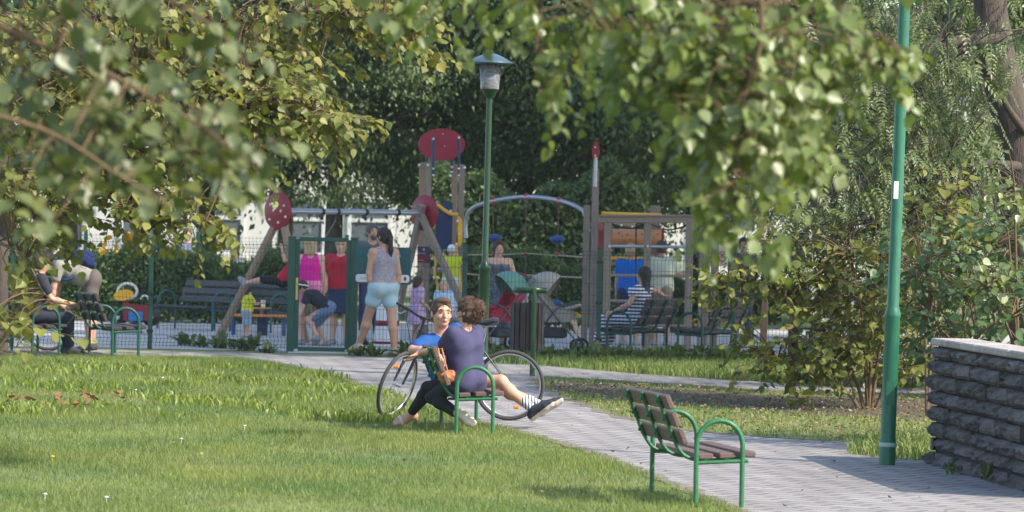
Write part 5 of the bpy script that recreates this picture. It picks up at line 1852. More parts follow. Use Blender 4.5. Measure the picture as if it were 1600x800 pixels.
# ------------------------------------------------------------------ people in the playground
def loose(L_, w0=.05, side=0.0):
    def fn(B, k, H, f, u, r):
        for s in (-1, -.3, .3, 1):
            B.cap(H - f * .05 * k + r * s * .045 * k, H - f * .085 * k + r * s * .06 * k - u * L_ * k, w0 * k, w0 * .6 * k, .03)
    return fn

def simple(label, px, d, h, yaw, skin, top, bottom, hair, female, frac=.55, legf=.5, f=1.0, z=0.0, hstyle='short', extra=None, pose=None, shoes=None, tank=False, face=None, skirt=None, kh=1.0, dx=0.0, more=None, vox=.013, lift=None):
    pose = dict(pose or {})
    j = joints(h, **pose)
    if lift is None: j = grounded(j)
    else:
        for q, val in list(j.items()):
            if q[:3] in ('pel', 'wai', 'che', 'nec', 'hea', 'sho', 'elb', 'wri', 'hip', 'kne', 'ank'): j[q] = val + np.array([0, 0, lift])
    def bld(t, j):
        if tank == 'strapless': c_tank(t, j, top, f, .011, female, vox, strap=False)
        elif tank: c_tank(t, j, top, f, .011, female, vox)
        else: c_shirt(t, j, top, frac, f, .014, female, vox)
        if skirt: c_skirt(t, j, bottom, *skirt)
        else: c_legs(t, j, bottom, legf, f, .013, female, vox, 'trousers' if legf > 1 else 'shorts')
        if hair: hair_cap(j, hair, t, kh, .014, style=hstyle, extra=extra, vox=.011)
        if shoes: c_shoes(t, j, shoes, .008, .012)
        if more: more(t, j)
    return person(label, (X(px, d, 480) + dx, d, z if lift is None or z else z), yaw, j, skin, bld, female, f, vox, face=face, kh=kh)

M_SNK = mat('sneaker_grey', (.25, .25, .26), .7); M_DSH = mat('shoe_dark', (.03, .03, .032), .7)
simple('woman with curly blond hair in hot pink tank top and pink shorts behind the gate', 483, 61.2, 1.55, 4, M_SKIN, fab('hot_pink', (.62, .02, .27)), fab('pale_pink', (.70, .22, .38)), H_BLOND, True,
       legf=.36, tank=True, hstyle='up', extra=loose(.13, .055), shoes=M_SNK, f=1.04)
simple('woman in red V-neck top and dark blue skirt facing the gate', 531, 62.0, 1.54, 172, M_SKIN, fab('red', (.42, .02, .035)), fab('dark_denim', (.03, .045, .09)), H_BLOND, True,
       frac=.6, hstyle='up', face={'brows': H_BROWN}, skirt=(.42, .15, .19), f=1.14, shoes=M_SNK,
       pose=dict(ua=((-.2, .0, -1), (.25, .05, -1)), fa=((.2, .3, -1), (-.2, .75, -.6))))
simple('child in dark vest bending to the ground behind the gate', 513, 60.9, 1.25, 82, M_SKIN, fab('dark_vest', (.03, .03, .045)), fab('jeans_pale', (.14, .2, .32)), H_BROWN, False, legf=1.0,
       pose=dict(spine=(0, .75, .55), th=((-.15, .85, -.45), (.15, .6, -.7)), sh=((-.05, -.5, -.85), (.05, -.55, -.8)), ua=((-.1, .35, -.9), (.1, .5, -.8)), fa=((-.05, .3, -1), (.05, .5, -.8)), face=(0, .8, -.5)), shoes=M_SNK)
def beard(t, j):
    k = j['k']; H, f, u, r = j['head'], j['fF'], j['fU'], j['fR']
    B = Body().ell(H + f * .048 * k - u * .075 * k, np.array([.054, .050, .045]) * k, np.stack([r, f, u]))
    B.minus(H + f * .105 * k - u * .03 * k, np.array([.035, .04, .035]) * k)
    link('beard', B.mesh('beard', H_GREY, .008, .002, 80), t)
simple('bearded man with short grey hair in grey shirt standing behind the information board', 579, 62.2, 1.77, 205, M_SKINT, fab('slate', (.09, .095, .12)), fab('jeans', (.05, .08, .15)), H_GREY, False,
       legf=1.95, face={'brows': H_GREY}, more=beard, shoes=M_DSH)
def cap_more(t, j):
    k = j['k'] * 1.12; H, f, u, r = j['head'], j['fF'], j['fU'], j['fR']
    B = Body().ell(H + u * .03 * k - f * .01 * k, np.array([.092, .108, .10]) * k, np.stack([r, f, u])).cap(H + f * .07 * k + u * .045 * k, H + f * .14 * k + u * .03 * k, .05 * k, .03 * k)
    B.plane(H - u * .005 * k, -u)
    link('sun_hat', B.mesh('sun_hat', fab('white', (.68, .70, .74)), .010), t)
simple('child in white sun hat and yellow top climbing the yellow rails of the tower', 704, 67.1, 1.18, -8, M_SKIN, fab('lime_yellow', (.55, .60, .04)), fab('white_trousers', (.62, .63, .68)), None, False,
       legf=1.9, frac=.7, more=cap_more, kh=1.12, z=.28, pose=dict(ua=((-.2, .6, -.3), (.2, .6, -.1)), fa=((0, .5, .6), (0, .5, .7)), th=((-.05, .5, -.85), (.05, .05, -1))), shoes=M_SNK)
M_PPL = blotch_mat('cloth_pink_print', (.62, .25, .42), (.50, .48, .66), 40)
simple('little girl in pink and lilac dress standing behind the man\'s head', 652, 62.4, 1.0, -62, M_SKIN, M_PPL, M_PPL, H_BROWN, True, skirt=(.40, .17, .24), hstyle='up', extra=loose(.1, .04), kh=1.18,
       face={'brows': H_BROWN}, pose=dict(fa=((-.05, .7, -.6), (.05, .7, -.5))), shoes=M_SNK, vox=.011)
simple('small child in pale blue clothes under the leaning swing leg', 693, 63.6, .92, 178, M_SKIN, fab('pale_blue', (.42, .58, .72)), fab('pale_blue2', (.30, .48, .66)), H_BLOND, False, legf=1.85, frac=1.6, kh=1.22, face={'brows': None}, shoes=M_SNK, vox=.011)
M_DPRT = blotch_mat('cloth_dark_print', (.055, .06, .085), (.16, .17, .22), 50)
simple('woman in dark patterned strapless dress standing behind the red stroller', 776, 61.1, 1.56, 192, M_SKIN, M_DPRT, M_DPRT, H_BROWN, True, tank='strapless', skirt=(.62, .15, .24), f=1.16, hstyle='up', extra=loose(.02, .04),
       face={'brows': H_BROWN}, pose=dict(spine=(0, .12, 1), ua=((-.35, .15, -.9), (.35, .15, -.9)), fa=((.1, .75, -.6), (-.1, .75, -.6))), shoes=M_DSH)
simple('child in white and blue shirt standing behind the litter bin', 809, 61.5, 1.10, 150, M_SKINT, blotch_mat('cloth_blue_white', (.55, .58, .62), (.12, .2, .36), 45), fab('beige', (.3, .26, .2)), H_BROWN, False, legf=.8, kh=1.16, face={'brows': H_BROWN}, shoes=M_SNK, vox=.011)
simple('woman with short blond hair in bright blue T-shirt seen from behind the ladder', 984, 64.6, 1.55, -3, M_SKINT, fab('bright_blue', (.01, .13, .52)), fab('navy_shorts', (.03, .04, .10)), H_BLOND, True, legf=.62, hstyle='up', extra=loose(.02, .05), f=1.1, shoes=M_SNK)
simple('person in pale cream T-shirt seen from behind, right of the blue T-shirt', 1032, 64.9, 1.60, -14, M_SKINT, fab('cream', (.58, .60, .46)), fab('khaki', (.26, .22, .16)), H_BROWN, False, legf=.66, f=1.08, shoes=M_SNK,
       pose=dict(ua=((-.15, .1, -1), (.35, .45, -.8)), fa=((0, .3, -1), (.4, .7, .3))))
simple('dark haired person in charcoal clothes far behind the right hand bench', 1160, 71.0, 1.68, 170, M_SKINT, fab('charcoal', (.06, .06, .07)), fab('charcoal2', (.05, .05, .06)), H_DARK, False, legf=1.95, hstyle='up', shoes=M_DSH)
simple('man in blue grey shirt standing behind the hedge at the far side of the playground', 291, 79.0, 1.66, 178, M_SKIN, fab('blue_grey', (.16, .19, .25)), fab('stone', (.3, .3, .3)), H_GREY, False, legf=1.9, shoes=M_DSH)
simple('child in white shirt beyond the hedge, left of the swing leg', 366, 77.0, 1.28, 175, M_SKIN, fab('plain_white', (.68, .68, .68)), fab('stone', (.3, .3, .3)), H_BROWN, False, legf=.7, kh=1.12, shoes=M_SNK)
simple('toddler with dark hair in bright yellow T-shirt beside the sand table', 386, 64.6, .76, -55, M_SKIN, fab('toddler_yellow', (.66, .66, .05)), fab('pale_denim2', (.28, .34, .44)), H_DARK, False, legf=.9, kh=1.32, face={'brows': H_DARK},
       pose=dict(ua=((-.2, .5, -.8), (.2, .6, -.7)), fa=((0, 1, .1), (0, 1, .15))), shoes=M_SNK, vox=.010)
# swinging child
SWP = SEAT_SW + V(AL.x, AL.y, 0)
simple('child in red and black leaning back on the moving swing', 441, SWP.y, 1.15, 84, M_SKIN, fab('swing_red', (.50, .02, .05)), fab('swing_black', (.022, .022, .025)), H_DARK, False, legf=.95, kh=1.1, hstyle='up',
       pose=dict(spine=(.1, -.62, .75), th=((-.08, 1, .12), (.08, 1, .05)), sh=((0, 1, -.25), (0, 1, -.15)), feet=((0, .5, .85), (0, .5, .85)), ua=((-.5, .55, .2), (.5, .55, .2)), fa=((-.1, .2, .9), (.1, .2, .9)), face=(0, .9, .4)),
       lift=float(SWP.z) + .13, shoes=M_SNK, dx=float(SWP.x - X(441, SWP.y, 480)))

# woman in striped dress on the dark bench
M_STRIPE = stripe_mat('cloth_navy_stripe', (.035, .04, .11), (.66, .66, .70), 'Z', 21, .52)
bx, by = db.location.x, db.location.y
fwd = V(-math.sin(math.radians(70)), math.cos(math.radians(70)), 0)
rgt = V(math.cos(math.radians(70)), math.sin(math.radians(70)), 0)
sl_ = V(bx, by, 0) + fwd * .20 - rgt * .05
j = joints(1.60, spine=(-.03, -.20, 1), face=(.2, 1, -.05), th=((-.22, 1, -.05), (.12, 1, -.03)), sh=((-.1, .15, -1), (.05, .2, -1)), feet=((-.1, 1, 0), (.1, 1, 0)),
           ua=((-.45, .35, -.8), (.95, -.25, -.12)), fa=((-.25, .85, -.45), (.95, -.1, -.25)))
for q, val in list(j.items()):
    if q[:3] in ('pel', 'wai', 'che', 'nec', 'hea', 'sho', 'elb', 'wri', 'hip', 'kne', 'ank'): j[q] = val + np.array([0, 0, .52])
def b_dress(t, j):
    B = Body(); k = j['k']
    torso_prims(B, j, 1.12, .014, True)
    for i in (0, 1):
        limb_arm(B, j, i, .016, .32)
        B.cap(j['hip%d' % i], j['kne%d' % i], .105 * k, .095 * k, .06)
        B.cap(j['kne%d' % i], j['kne%d' % i] * .35 + j['ank%d' % i] * .65, .095 * k, .11 * k, .06)
        B.ell(j['hip%d' % i] - np.array([0, .04, 0]), (.10, .10, .10), k=.05)
    B.minus(j['neck'] + j['U'] * .03 * k, (.08, .08, .07))
    link('striped_dress', B.mesh('striped_dress', M_STRIPE, .012, .003, 40), t)
    hair_cap(j, H_DARK, t, 1.0, .015, style='up', extra=loose(.26, .04))
    c_shoes(t, j, M_DSH, .006, .012)
person('woman with long dark hair in navy and white striped dress seated on the dark bench', tuple(sl_), 70, j, M_SKINT, b_dress, True, 1.08, .012)

# bending person with backpack, left
dLb = 56.6
j = grounded(joints(1.72, spine=(0, .90, .40), face=(0, .55, -.85), head_up=(0, .85, .5), th=((-.05, .10, -1), (.06, .02, -1)), sh=((-.03, -.10, -1), (.03, -.08, -1)),
                    ua=((-.05, .22, -1), (.1, .1, -1)), fa=((.0, .12, -1), (0, .2, -1))))
def b_bend(t, j):
    c_shirt(t, j, fab('beige_tee', (.25, .24, .20)), .6, 1.02, .016, False, .012, hem=-.04, noise=.006, nf=20)
    c_legs(t, j, fab('taupe', (.11, .09, .08)), .85, 1.05, .014, False, .012, waist=.04)
    hair_cap(j, H_DARK, t, 1.08, .02, style='up')
    c_shoes(t, j, M_DSH, .004, .012)
bp_ = person('person in beige T-shirt and taupe shorts bending over at the left benches', (X(142, dLb), dLb, gz(dLb)), 92, j, M_SKINT, b_bend, False, 1.0, .012)
Rz = Matrix.Rotation(math.radians(92), 3, 'Z')
bc = bp_.location + Rz @ Vector(j['chest'] - j['F'] * .19 - j['U'] * .08)
bk = thing('backpack', bc, 'dark blue backpack worn on the bending person\'s back', 'backpack')
Ux, Fx = np.array(Rz @ Vector(j['U'])), np.array(Rz @ Vector(j['F']))
Ax = np.stack([np.cross(Fx, Ux), Fx, Ux])
link('sack', Body().ell((0, 0, 0), (.15, .10, .25), Ax, .02).ell(-Fx * .05 - Ux * .08, (.12, .09, .14), Ax, .04).mesh('sack', fab('backpack_blue', (.012, .022, .075)), .011, .003, 40), bk)
link('pocket', Body().ell(-Fx * .10 - Ux * .10, (.10, .05, .10), Ax, .02).mesh('pocket', fab('backpack_navy', (.012, .02, .07)), .011), bk)
for s in (-1, 1):
    s_ = np.cross(Fx, Ux) * s * .10
    pts = [s_ + Ux * .20 + Fx * .05, s_ + Ux * .25 + Fx * .17, s_ * 1.2 + Ux * .16 + Fx * .33, s_ * 1.6 + Ux * -.02 + Fx * .30, s_ * 1.3 - Ux * .16 + Fx * .08]
    MB().tube(smooth_path([Vector(q) for q in pts], 4), .016, 6).build('shoulder_strap', fab('strap_blue', (.02, .05, .18)), bk)

# person sitting on the leaf-covered bench
loc2 = V(X(33, 55.0), 55.0, gz(55))
f2 = V(math.sin(math.radians(74)), math.cos(math.radians(74)), 0)
j = joints(1.70, spine=(0, .12, 1), th=((-.12, 1, -.05), (.12, 1, -.05)), sh=((-.05, .05, -1), (.05, .05, -1)), ua=((-.2, .3, -.9), (.2, .4, -.9)), fa=((.2, .9, -.3), (-.1, .9, -.2)))
for q, val in list(j.items()):
    if q[:3] in ('pel', 'wai', 'che', 'nec', 'hea', 'sho', 'elb', 'wri', 'hip', 'kne', 'ank'): j[q] = val + np.array([0, 0, .52])
def b_sit(t, j):
    c_shirt(t, j, fab('dark_tee', (.035, .035, .045)), .6, 1.0, .014, False, .013)
    c_legs(t, j, fab('dark_jeans', (.03, .035, .05)), 1.9, 1.0, .013, False, .013, 'trousers')
    hair_cap(j, H_BROWN, t)
    c_shoes(t, j, M_DSH, .008, .012)
person('person in dark clothes seated on the bench behind the lime leaves at left', tuple(loc2 + f2 * .18), -74, j, M_SKINT, b_sit, False, 1.0, .013)

# ------------------------------------------------------------------ foliage
def lime_leaf():
    ts = [0.0, .12, .32, .55, .8, 1.0]
    ws = [.10, .40, .50, .42, .21, 0]
    vs, fs = [], []
    for t, w in zip(ts, ws):
        y0 = t if t > 0 else .0
        lift = .22 * w
        vs += [(-w, y0 - (.06 if t == 0 else 0), lift), (0, y0 + (.05 if t == 0 else 0), -.10 * t * t), (w, y0 - (.06 if t == 0 else 0), lift)]
    for i in range(5):
        a = i * 3
        if i < 4:
            fs += [(a, a + 1, a + 4), (a, a + 4, a + 3), (a + 1, a + 2, a + 5), (a + 1, a + 5, a + 4)]
        else:
            fs += [(a, a + 1, a + 4), (a + 1, a + 2, a + 4)]
    return np.array(vs), np.array(fs)

def long_leaf():
    vs = [(0, 0, 0), (-.17, .3, .05), (0, .35, -.02), (.17, .3, .05), (-.13, .65, .03), (0, .7, -.06), (.13, .65, .03), (0, 1, -.16)]
    fs = [(0, 2, 1), (0, 3, 2), (1, 2, 5), (1, 5, 4), (2, 3, 6), (2, 6, 5), (4, 5, 7), (5, 6, 7)]
    return np.array(vs), np.array(fs)

def pinnate():
    vs, fs = [], []
    def leaflet(o, d, L, w, dz):
        o = np.array(o, float); d = nrm(d); s = np.array([d[1], -d[0], 0])
        k = len(vs)
        vs.extend([o, o + d * L * .45 - s * w + [0, 0, dz], o + d * L * .5 + [0, 0, -.02], o + d * L * .45 + s * w + [0, 0, dz], o + d * L + [0, 0, -.07]])
        fs.extend([(k, k + 2, k + 1), (k, k + 3, k + 2), (k + 1, k + 2, k + 4), (k + 2, k + 3, k + 4)])
    for i, y_ in enumerate((.22, .40, .57, .74, .88)):
        z = -.22 * y_ * y_
        for s in (-1, 1):
            leaflet((0, y_, z), (s * .85, .55, 0), .30 - .02 * i, .055, .015)
    leaflet((0, .95, -.2), (0, 1, 0), .28, .055, .015)
    k = len(vs)
    vs.extend([np.array(q) for q in ((-.006, 0, 0), (.006, 0, 0), (.004, .96, -.2), (-.004, .96, -.2))])
    fs.extend([(k, k + 1, k + 2), (k, k + 2, k + 3)])
    return np.array(vs), np.array(fs)

def place_leaves(tpl, pos, yax, nz, size):
    """merged copies of a leaf template; yax: leaf axis, nz: leaf normal"""
    tv, tf = tpl
    y_ = yax / np.linalg.norm(yax, axis=1, keepdims=True)
    x_ = np.cross(y_, nz); x_ /= np.maximum(np.linalg.norm(x_, axis=1, keepdims=True), 1e-6)
    z_ = np.cross(x_, y_)
    n_ = len(pos)
    wx = RNG.uniform(.68, 1.12, n_)[:, None, None]; fz = RNG.uniform(-.6, 2.4, n_)[:, None, None]; sk = RNG.normal(0, .12, n_)[:, None, None]
    v = pos[:, None, :] + size[:, None, None] * ((tv[None, :, 0:1] * wx + sk * tv[None, :, 1:2] ** 2) * x_[:, None, :] + tv[None, :, 1:2] * y_[:, None, :] + tv[None, :, 2:3] * fz * z_[:, None, :])
    f = tf[None] + (np.arange(len(pos)) * len(tv))[:, None, None]
    return v.reshape(-1, 3), f.reshape(-1, tf.shape[1]), (x_, y_, z_)

def blob_pts(px, py, rx, ry, d, dd, n, rng):
    out = []
    while len(out) < n:
        a, b = rng.uniform(-1, 1, 2)
        if a * a + b * b <= 1:
            q = P(px + a * rx, py + b * ry, d + rng.uniform(-dd, dd))
            out.append(np.array(q))
    return np.array(out)

class Spray:
    """a leafy crown: limbs, twigs grown from start points, leaves along the twigs"""
    def __init__(self, seed, thin=1.0):
        self.r = np.random.default_rng(seed)
        self.pos, self.ya, self.nz, self.sz = [], [], [], []
        self.tw = MB()
        self.limbs = []
        self.thin = thin

    def limb(self, pts, r0, r1):
        self.limbs.append((smooth_path(pts, 6), r0, r1))

    def near(self, p):
        best = None
        for L, r0, r1 in self.limbs:
            for q in L:
                dd = (q - Vector(p)).length
                if best is None or dd < best[0]: best = (dd, q)
        return best

    def twig(self, p, d, L, step, size, droop=.5, conn=True, sv=.42, tr=.004, up=(0, 0, 1), face=None, pend=.6):
        r = self.r
        p = np.array(p, float); d = nrm(d)
        n = max(2, int(L / step))
        pts = [Vector(p)]
        if conn and self.limbs:
            b = self.near(p)
            if b and b[0] < 1.6:
                m_ = Vector(p).lerp(b[1], .5) + V(0, 0, .12 * b[0])
                self.tw.tube(smooth_path([b[1], m_, Vector(p)], 3), [tr * 1.6] * 4 + [tr * 1.1] * 3, 4, caps=False)
        for i in range(n):
            d = nrm(d + np.array([0, 0, -droop * step * 2.2]) + r.normal(0, .10, 3))
            p = p + d * step
            pts.append(Vector(p))
            s = 1 if i % 2 else -1
            side = nrm(np.cross(d, [0, 0, 1]) + r.normal(0, .25, 3)) * s
            ya = nrm(d * .55 + side * .8 + np.array([0, 0, -pend]) + r.normal(0, .25, 3))
            nz = nrm(np.array(up) * .8 + side * .2 + r.normal(0, .42, 3) + (np.array(face) if face is not None else 0))
            self.pos.append(p + ya * size * .25); self.ya.append(ya); self.nz.append(nz)
            self.sz.append(size * (1 + sv * r.uniform(-1, 1)) * (1 - .25 * i / n))
        self.tw.tube(pts, [tr * (1 - .6 * i / n) for i in range(n + 1)], 4, caps=False)

    def fill(self, starts, dirf, L, step, size, **kw):
        for p in starts:
            d = dirf(p) if callable(dirf) else np.array(dirf)
            self.twig(p, d + self.r.normal(0, .35, 3), L * self.r.uniform(.6, 1.25), step, size, **kw)

    def finish(self, root, tpl, m, bark, nsingle=0, name='crown', leafname='leaf', origin=None, only=None):
        o = np.array(origin if origin is not None else root.location)
        pos, ya, nz, sz = (np.array(a) for a in (self.pos, self.ya, self.nz, self.sz))
        for L, r0, r1 in self.limbs:
            k = len(L)
            MB().tube([q - Vector(o) for q in L], [r0 * self.thin + (r1 - r0) * self.thin * i / (k - 1) for i in range(k)], 8).build('branch', bark, root)
        tw = MB(); tw.v = [tuple(np.array(v) - o) for v in self.tw.v]; tw.f = self.tw.f; tw.smooth = self.tw.smooth
        if tw.v:
            tag(tw.build('twig_mass', bark, root), kind='stuff')
        n = len(pos)
        idx = np.arange(n)
        if nsingle:
            # the leaves that show largest: in the frame, nearest first
            sx = pos[:, 0] / pos[:, 1] * FPX; sy = (pos[:, 2] - CAMZ) / pos[:, 1] * FPX
            vis = (np.abs(sx) < 800) & (sy < 372) & (sy > -428)
            score = np.where(vis, sz / pos[:, 1], 0) + self.r.uniform(0, 1e-9, n)
            pick = np.argsort(-score)[:nsingle]
            pick = pick[score[pick] > 1e-6]
            me = np_mesh(leafname, tpl[0], tpl[1], m)
            _, _, (x_, y_, z_) = place_leaves((tpl[0][:1], tpl[1][:1] * 0), pos[pick], ya[pick], nz[pick], sz[pick])
            for q, i in enumerate(pick):
                lf = link(leafname, me, root)
                M = Matrix((Vector(x_[q]), Vector(y_[q]), Vector(z_[q]))).transposed().to_4x4() @ Matrix.Scale(float(sz[i]), 4)
                M.translation = Vector(pos[i] - o)
                lf.matrix_local = M
            keep = np.ones(n, bool); keep[pick] = False
            idx = idx[keep]
        v, f, _ = place_leaves(tpl, pos[idx] - o, ya[idx], nz[idx], sz[idx])
        c = link(name, np_mesh(name, v, f, m), root)
        tag(c, kind='stuff')
        return c

M_BARK = mat('bark', (.075, .058, .046), .95, .35, 5, .9, stretch=(4, 4, 1), bscale=14)
M_TWIG = mat('twig_bark', (.13, .085, .045), .9, .3, 10)
L_LIME_R = leaf_mat('lime_leaf_fresh', [(.115, .155, .035), (.165, .21, .055), (.22, .26, .085), (.14, .18, .048), (.10, .135, .035), (.26, .28, .12)], .36, .35, (1.25, 1.35, .45), spec=.5)
L_LIME_L = leaf_mat('lime_leaf_cool', [(.075, .095, .035), (.11, .135, .05), (.14, .165, .06), (.09, .115, .042), (.18, .19, .06)], .33, .4, (1.25, 1.35, .5), spec=.45)
L_LIME_M = leaf_mat('lime_leaf_turning', [(0.127, 0.144, 0.033), (0.178, 0.196, 0.046), (0.138, 0.161, 0.039), (0.253, 0.253, 0.061), (0.103, 0.121, 0.033), (0.287, 0.241, 0.066)], .36, .45, (1.3, 1.25, .45))
L_ASH = leaf_mat('ash_leaf', [(0.083, 0.112, 0.035), (0.121, 0.157, 0.050), (0.154, 0.190, 0.065), (0.099, 0.134, 0.042), (0.187, 0.213, 0.090)], .3, .4, (1.2, 1.3, .5), spec=.45)
L_SHRUB = leaf_mat('shrub_leaf', [(.10, .12, .022), (.15, .17, .03), (.20, .21, .04), (.12, .145, .028), (.24, .22, .05)], .38, .45, (1.25, 1.2, .4))
L_WALLSH = leaf_mat('wall_shrub_leaf', [(.045, .085, .03), (.07, .12, .045), (.10, .15, .05), (.06, .10, .04)], .3, .4, (1.2, 1.3, .5))
L_DARK = leaf_mat('far_leaf_dark', [(0.075, 0.119, 0.048), (0.103, 0.156, 0.062), (0.133, 0.192, 0.072), (0.084, 0.136, 0.053)], .28, .5, (1.2, 1.3, .6))
L_MIDT = leaf_mat('far_leaf_blue', [(0.125, 0.181, 0.080), (0.167, 0.225, 0.102), (0.208, 0.267, 0.109), (0.141, 0.200, 0.087)], .30, .5, (1.2, 1.3, .6))
L_YEL = leaf_mat('yellow_leaf', [(.62, .33, .02), (.70, .42, .03), (.55, .30, .03)], .35, .5, (1.1, 1.0, .4))
LIME, LONG, PINN = lime_leaf(), long_leaf(), pinnate()
DOWN = np.array([0, 0, -1.])

# --- near lime tree whose fresh green branches hang into the frame from the top right
t = thing('lime_tree', (3.6, 16.6, gz(16.6)), 'blurred fresh green lime branches hanging from the top right of the frame', 'tree')
MB().tube(smooth_path([(0, 0, -.2), (.02, .05, 1.5), (-.05, .1, 3.2), (-.1, .2, 5.5)], 5), [.24 - .008 * i for i in range(16)], 12).build('trunk', M_BARK, t)
S = Spray(11, .32)
dR_ = 17.0
trk = V(3.5, 16.7, 3.9)
S.limb([trk, P(1330, -330, 17), P(1180, -60, 17), P(1100, 70, 17), P(1010, 120, 17)], .05, .012)
S.limb([trk, P(1260, -300, 16.6), P(1190, 60, 16.6), P(1150, 200, 16.6), P(1165, 300, 16.6), P(1200, 385, 16.6)], .045, .008)
S.limb([trk, P(1380, -220, 17.2), P(1310, 0, 17.2), P(1345, 80, 17.2), P(1398, 98, 17.2)], .04, .008)
S.limb([trk, P(1000, -420, 18.2), P(880, -110, 18.2), P(840, 40, 18.2), P(845, 150, 18.2)], .05, .01)
S.limb([trk, P(850, -430, 18.6), P(740, -150, 18.6), P(690, 20, 18.6)], .04, .01)
S.limb([trk, P(1300, -250, 17.5), P(1240, 100, 17.5), P(1240, 220, 17.5), P(1270, 270, 17.5)], .04, .008)
dd_ = lambda p: np.array([S.r.normal(0, .5), S.r.normal(0, .4), -.55])
S.fill(blob_pts(1080, 60, 130, 90, dR_, .35, 67, S.r), dd_, .26, .032, .060, droop=.8, tr=.0022, face=(.2, -.5, .2))
S.fill(blob_pts(1230, 60, 150, 90, dR_, .4, 76, S.r), dd_, .26, .032, .060, droop=.8, tr=.0022, face=(.2, -.5, .2))
S.fill(blob_pts(1160, 170, 110, 80, 16.8, .35, 67, S.r), dd_, .26, .032, .060, droop=.8, tr=.0022, face=(.2, -.5, .2))
S.fill(blob_pts(1240, 220, 60, 70, 17.3, .3, 27, S.r), dd_, .24, .032, .058, droop=.8, tr=.0022, face=(.2, -.5, .2))
S.fill(blob_pts(1130, 300, 50, 45, 16.7, .25, 24, S.r), dd_, .2, .032, .058, droop=.8, tr=.0022, face=(.2, -.5, .2))
S.fill(blob_pts(1195, 365, 18, 22, 16.6, .1, 6, S.r), np.array([.2, 0, -.8]), .14, .032, .065, droop=.8, tr=.0022, face=(.2, -.5, .2))
S.fill(blob_pts(1000, 90, 50, 60, 17.2, .3, 18, S.r), dd_, .2, .032, .058, droop=.8, tr=.0022, face=(.2, -.5, .2))
S.fill(blob_pts(1355, 70, 50, 50, 17.2, .2, 15, S.r), np.array([.5, 0, -.4]), .2, .032, .06, droop=.6, face=(.2, -.5, .2))
S.fill(blob_pts(900, 0, 100, 40, 18.3, .4, 22, S.r), dd_, .28, .034, .057, droop=.8, tr=.0022)
S.fill(blob_pts(865, 95, 45, 70, 18.2, .4, 13, S.r), dd_, .26, .034, .057, droop=.8, tr=.0022)
S.fill(blob_pts(730, -10, 90, 30, 18.6, .4, 16, S.r), dd_, .25, .034, .057, droop=.8, tr=.0022)
S.fill(blob_pts(690, 40, 30, 30, 18.6, .3, 5, S.r), dd_, .2, .034, .057, droop=.8, tr=.0022)
S.fill(blob_pts(1000, -160, 420, 130, 17.5, .8, 102, S.r), dd_, .3, .06, .09, droop=.8, tr=.0022)
S.finish(t, LIME, L_LIME_R, M_TWIG, 300)

# --- near lime branches, left
t = thing('lime_tree', (-3.4, 14.8, gz(14.8)), 'blurred cool green lime branches filling the upper left in front', 'tree')
MB().tube(smooth_path([(0, 0, -.2), (.03, 0, 1.4), (-.06, .1, 3.0), (-.1, .15, 5)], 5), [.22 - .008 * i for i in range(16)], 12).build('trunk', M_BARK, t)
S = Spray(21, .32)
trk = V(-3.35, 14.8, 2.3)
S.limb([trk, P(-150, 10, 15), P(90, 80, 15), P(250, 160, 15), P(360, 230, 15), P(440, 300, 15)], .05, .008)
S.limb([trk, P(-150, 150, 14.6), P(60, 200, 14.6), P(180, 270, 14.6), P(260, 320, 14.6)], .04, .008)
S.limb([trk + V(0, 0, .4), P(-100, -120, 15.4), P(180, -40, 15.4), P(330, 40, 15.4), P(390, 110, 15.4)], .045, .008)
S.limb([trk + V(0, 0, .8), P(200, -260, 15.6), P(420, -120, 15.6), P(560, -40, 15.6)], .045, .008)
dl_ = lambda p: np.array([.35 + S.r.normal(0, .4), S.r.normal(0, .4), -.5])
kw = dict(droop=.8, tr=.0022, face=(.1, -.5, .1))
S.fill(blob_pts(60, 90, 120, 110, 15, .4, 21, S.r), dl_, .24, .042, .072, **kw)
S.fill(blob_pts(230, 130, 110, 80, 15, .4, 17, S.r), dl_, .24, .042, .072, **kw)
S.fill(blob_pts(310, 215, 80, 55, 15, .3, 11, S.r), dl_, .22, .042, .07, **kw)
S.fill(blob_pts(385, 235, 40, 30, 15, .25, 4, S.r), dl_, .16, .04, .066, **kw)
S.fill(blob_pts(110, 220, 120, 60, 14.8, .35, 16, S.r), dl_, .22, .042, .07, **kw)
S.fill(blob_pts(40, 300, 70, 60, 14.7, .3, 4, S.r), dl_, .2, .042, .07, **kw)
S.fill(blob_pts(230, 285, 70, 35, 14.8, .25, 4, S.r), dl_, .16, .042, .066, **kw)
S.fill(blob_pts(330, 40, 90, 50, 15.4, .3, 7, S.r), dl_, .22, .042, .066, **kw)
S.fill(blob_pts(350, 240, 60, 30, 15, .25, 5, S.r), dl_, .18, .042, .068, **kw)
S.fill(blob_pts(415, 232, 28, 22, 15, .2, 3, S.r), dl_, .14, .04, .064, **kw)
S.fill(blob_pts(520, 5, 80, 25, 15.6, .3, 3, S.r), dl_, .15, .042, .064, **kw)
S.fill(blob_pts(150, -130, 420, 100, 15.2, .5, 26, S.r), dl_, .3, .06, .095, **kw)
S.finish(t, LIME, L_LIME_L, M_TWIG, 300)

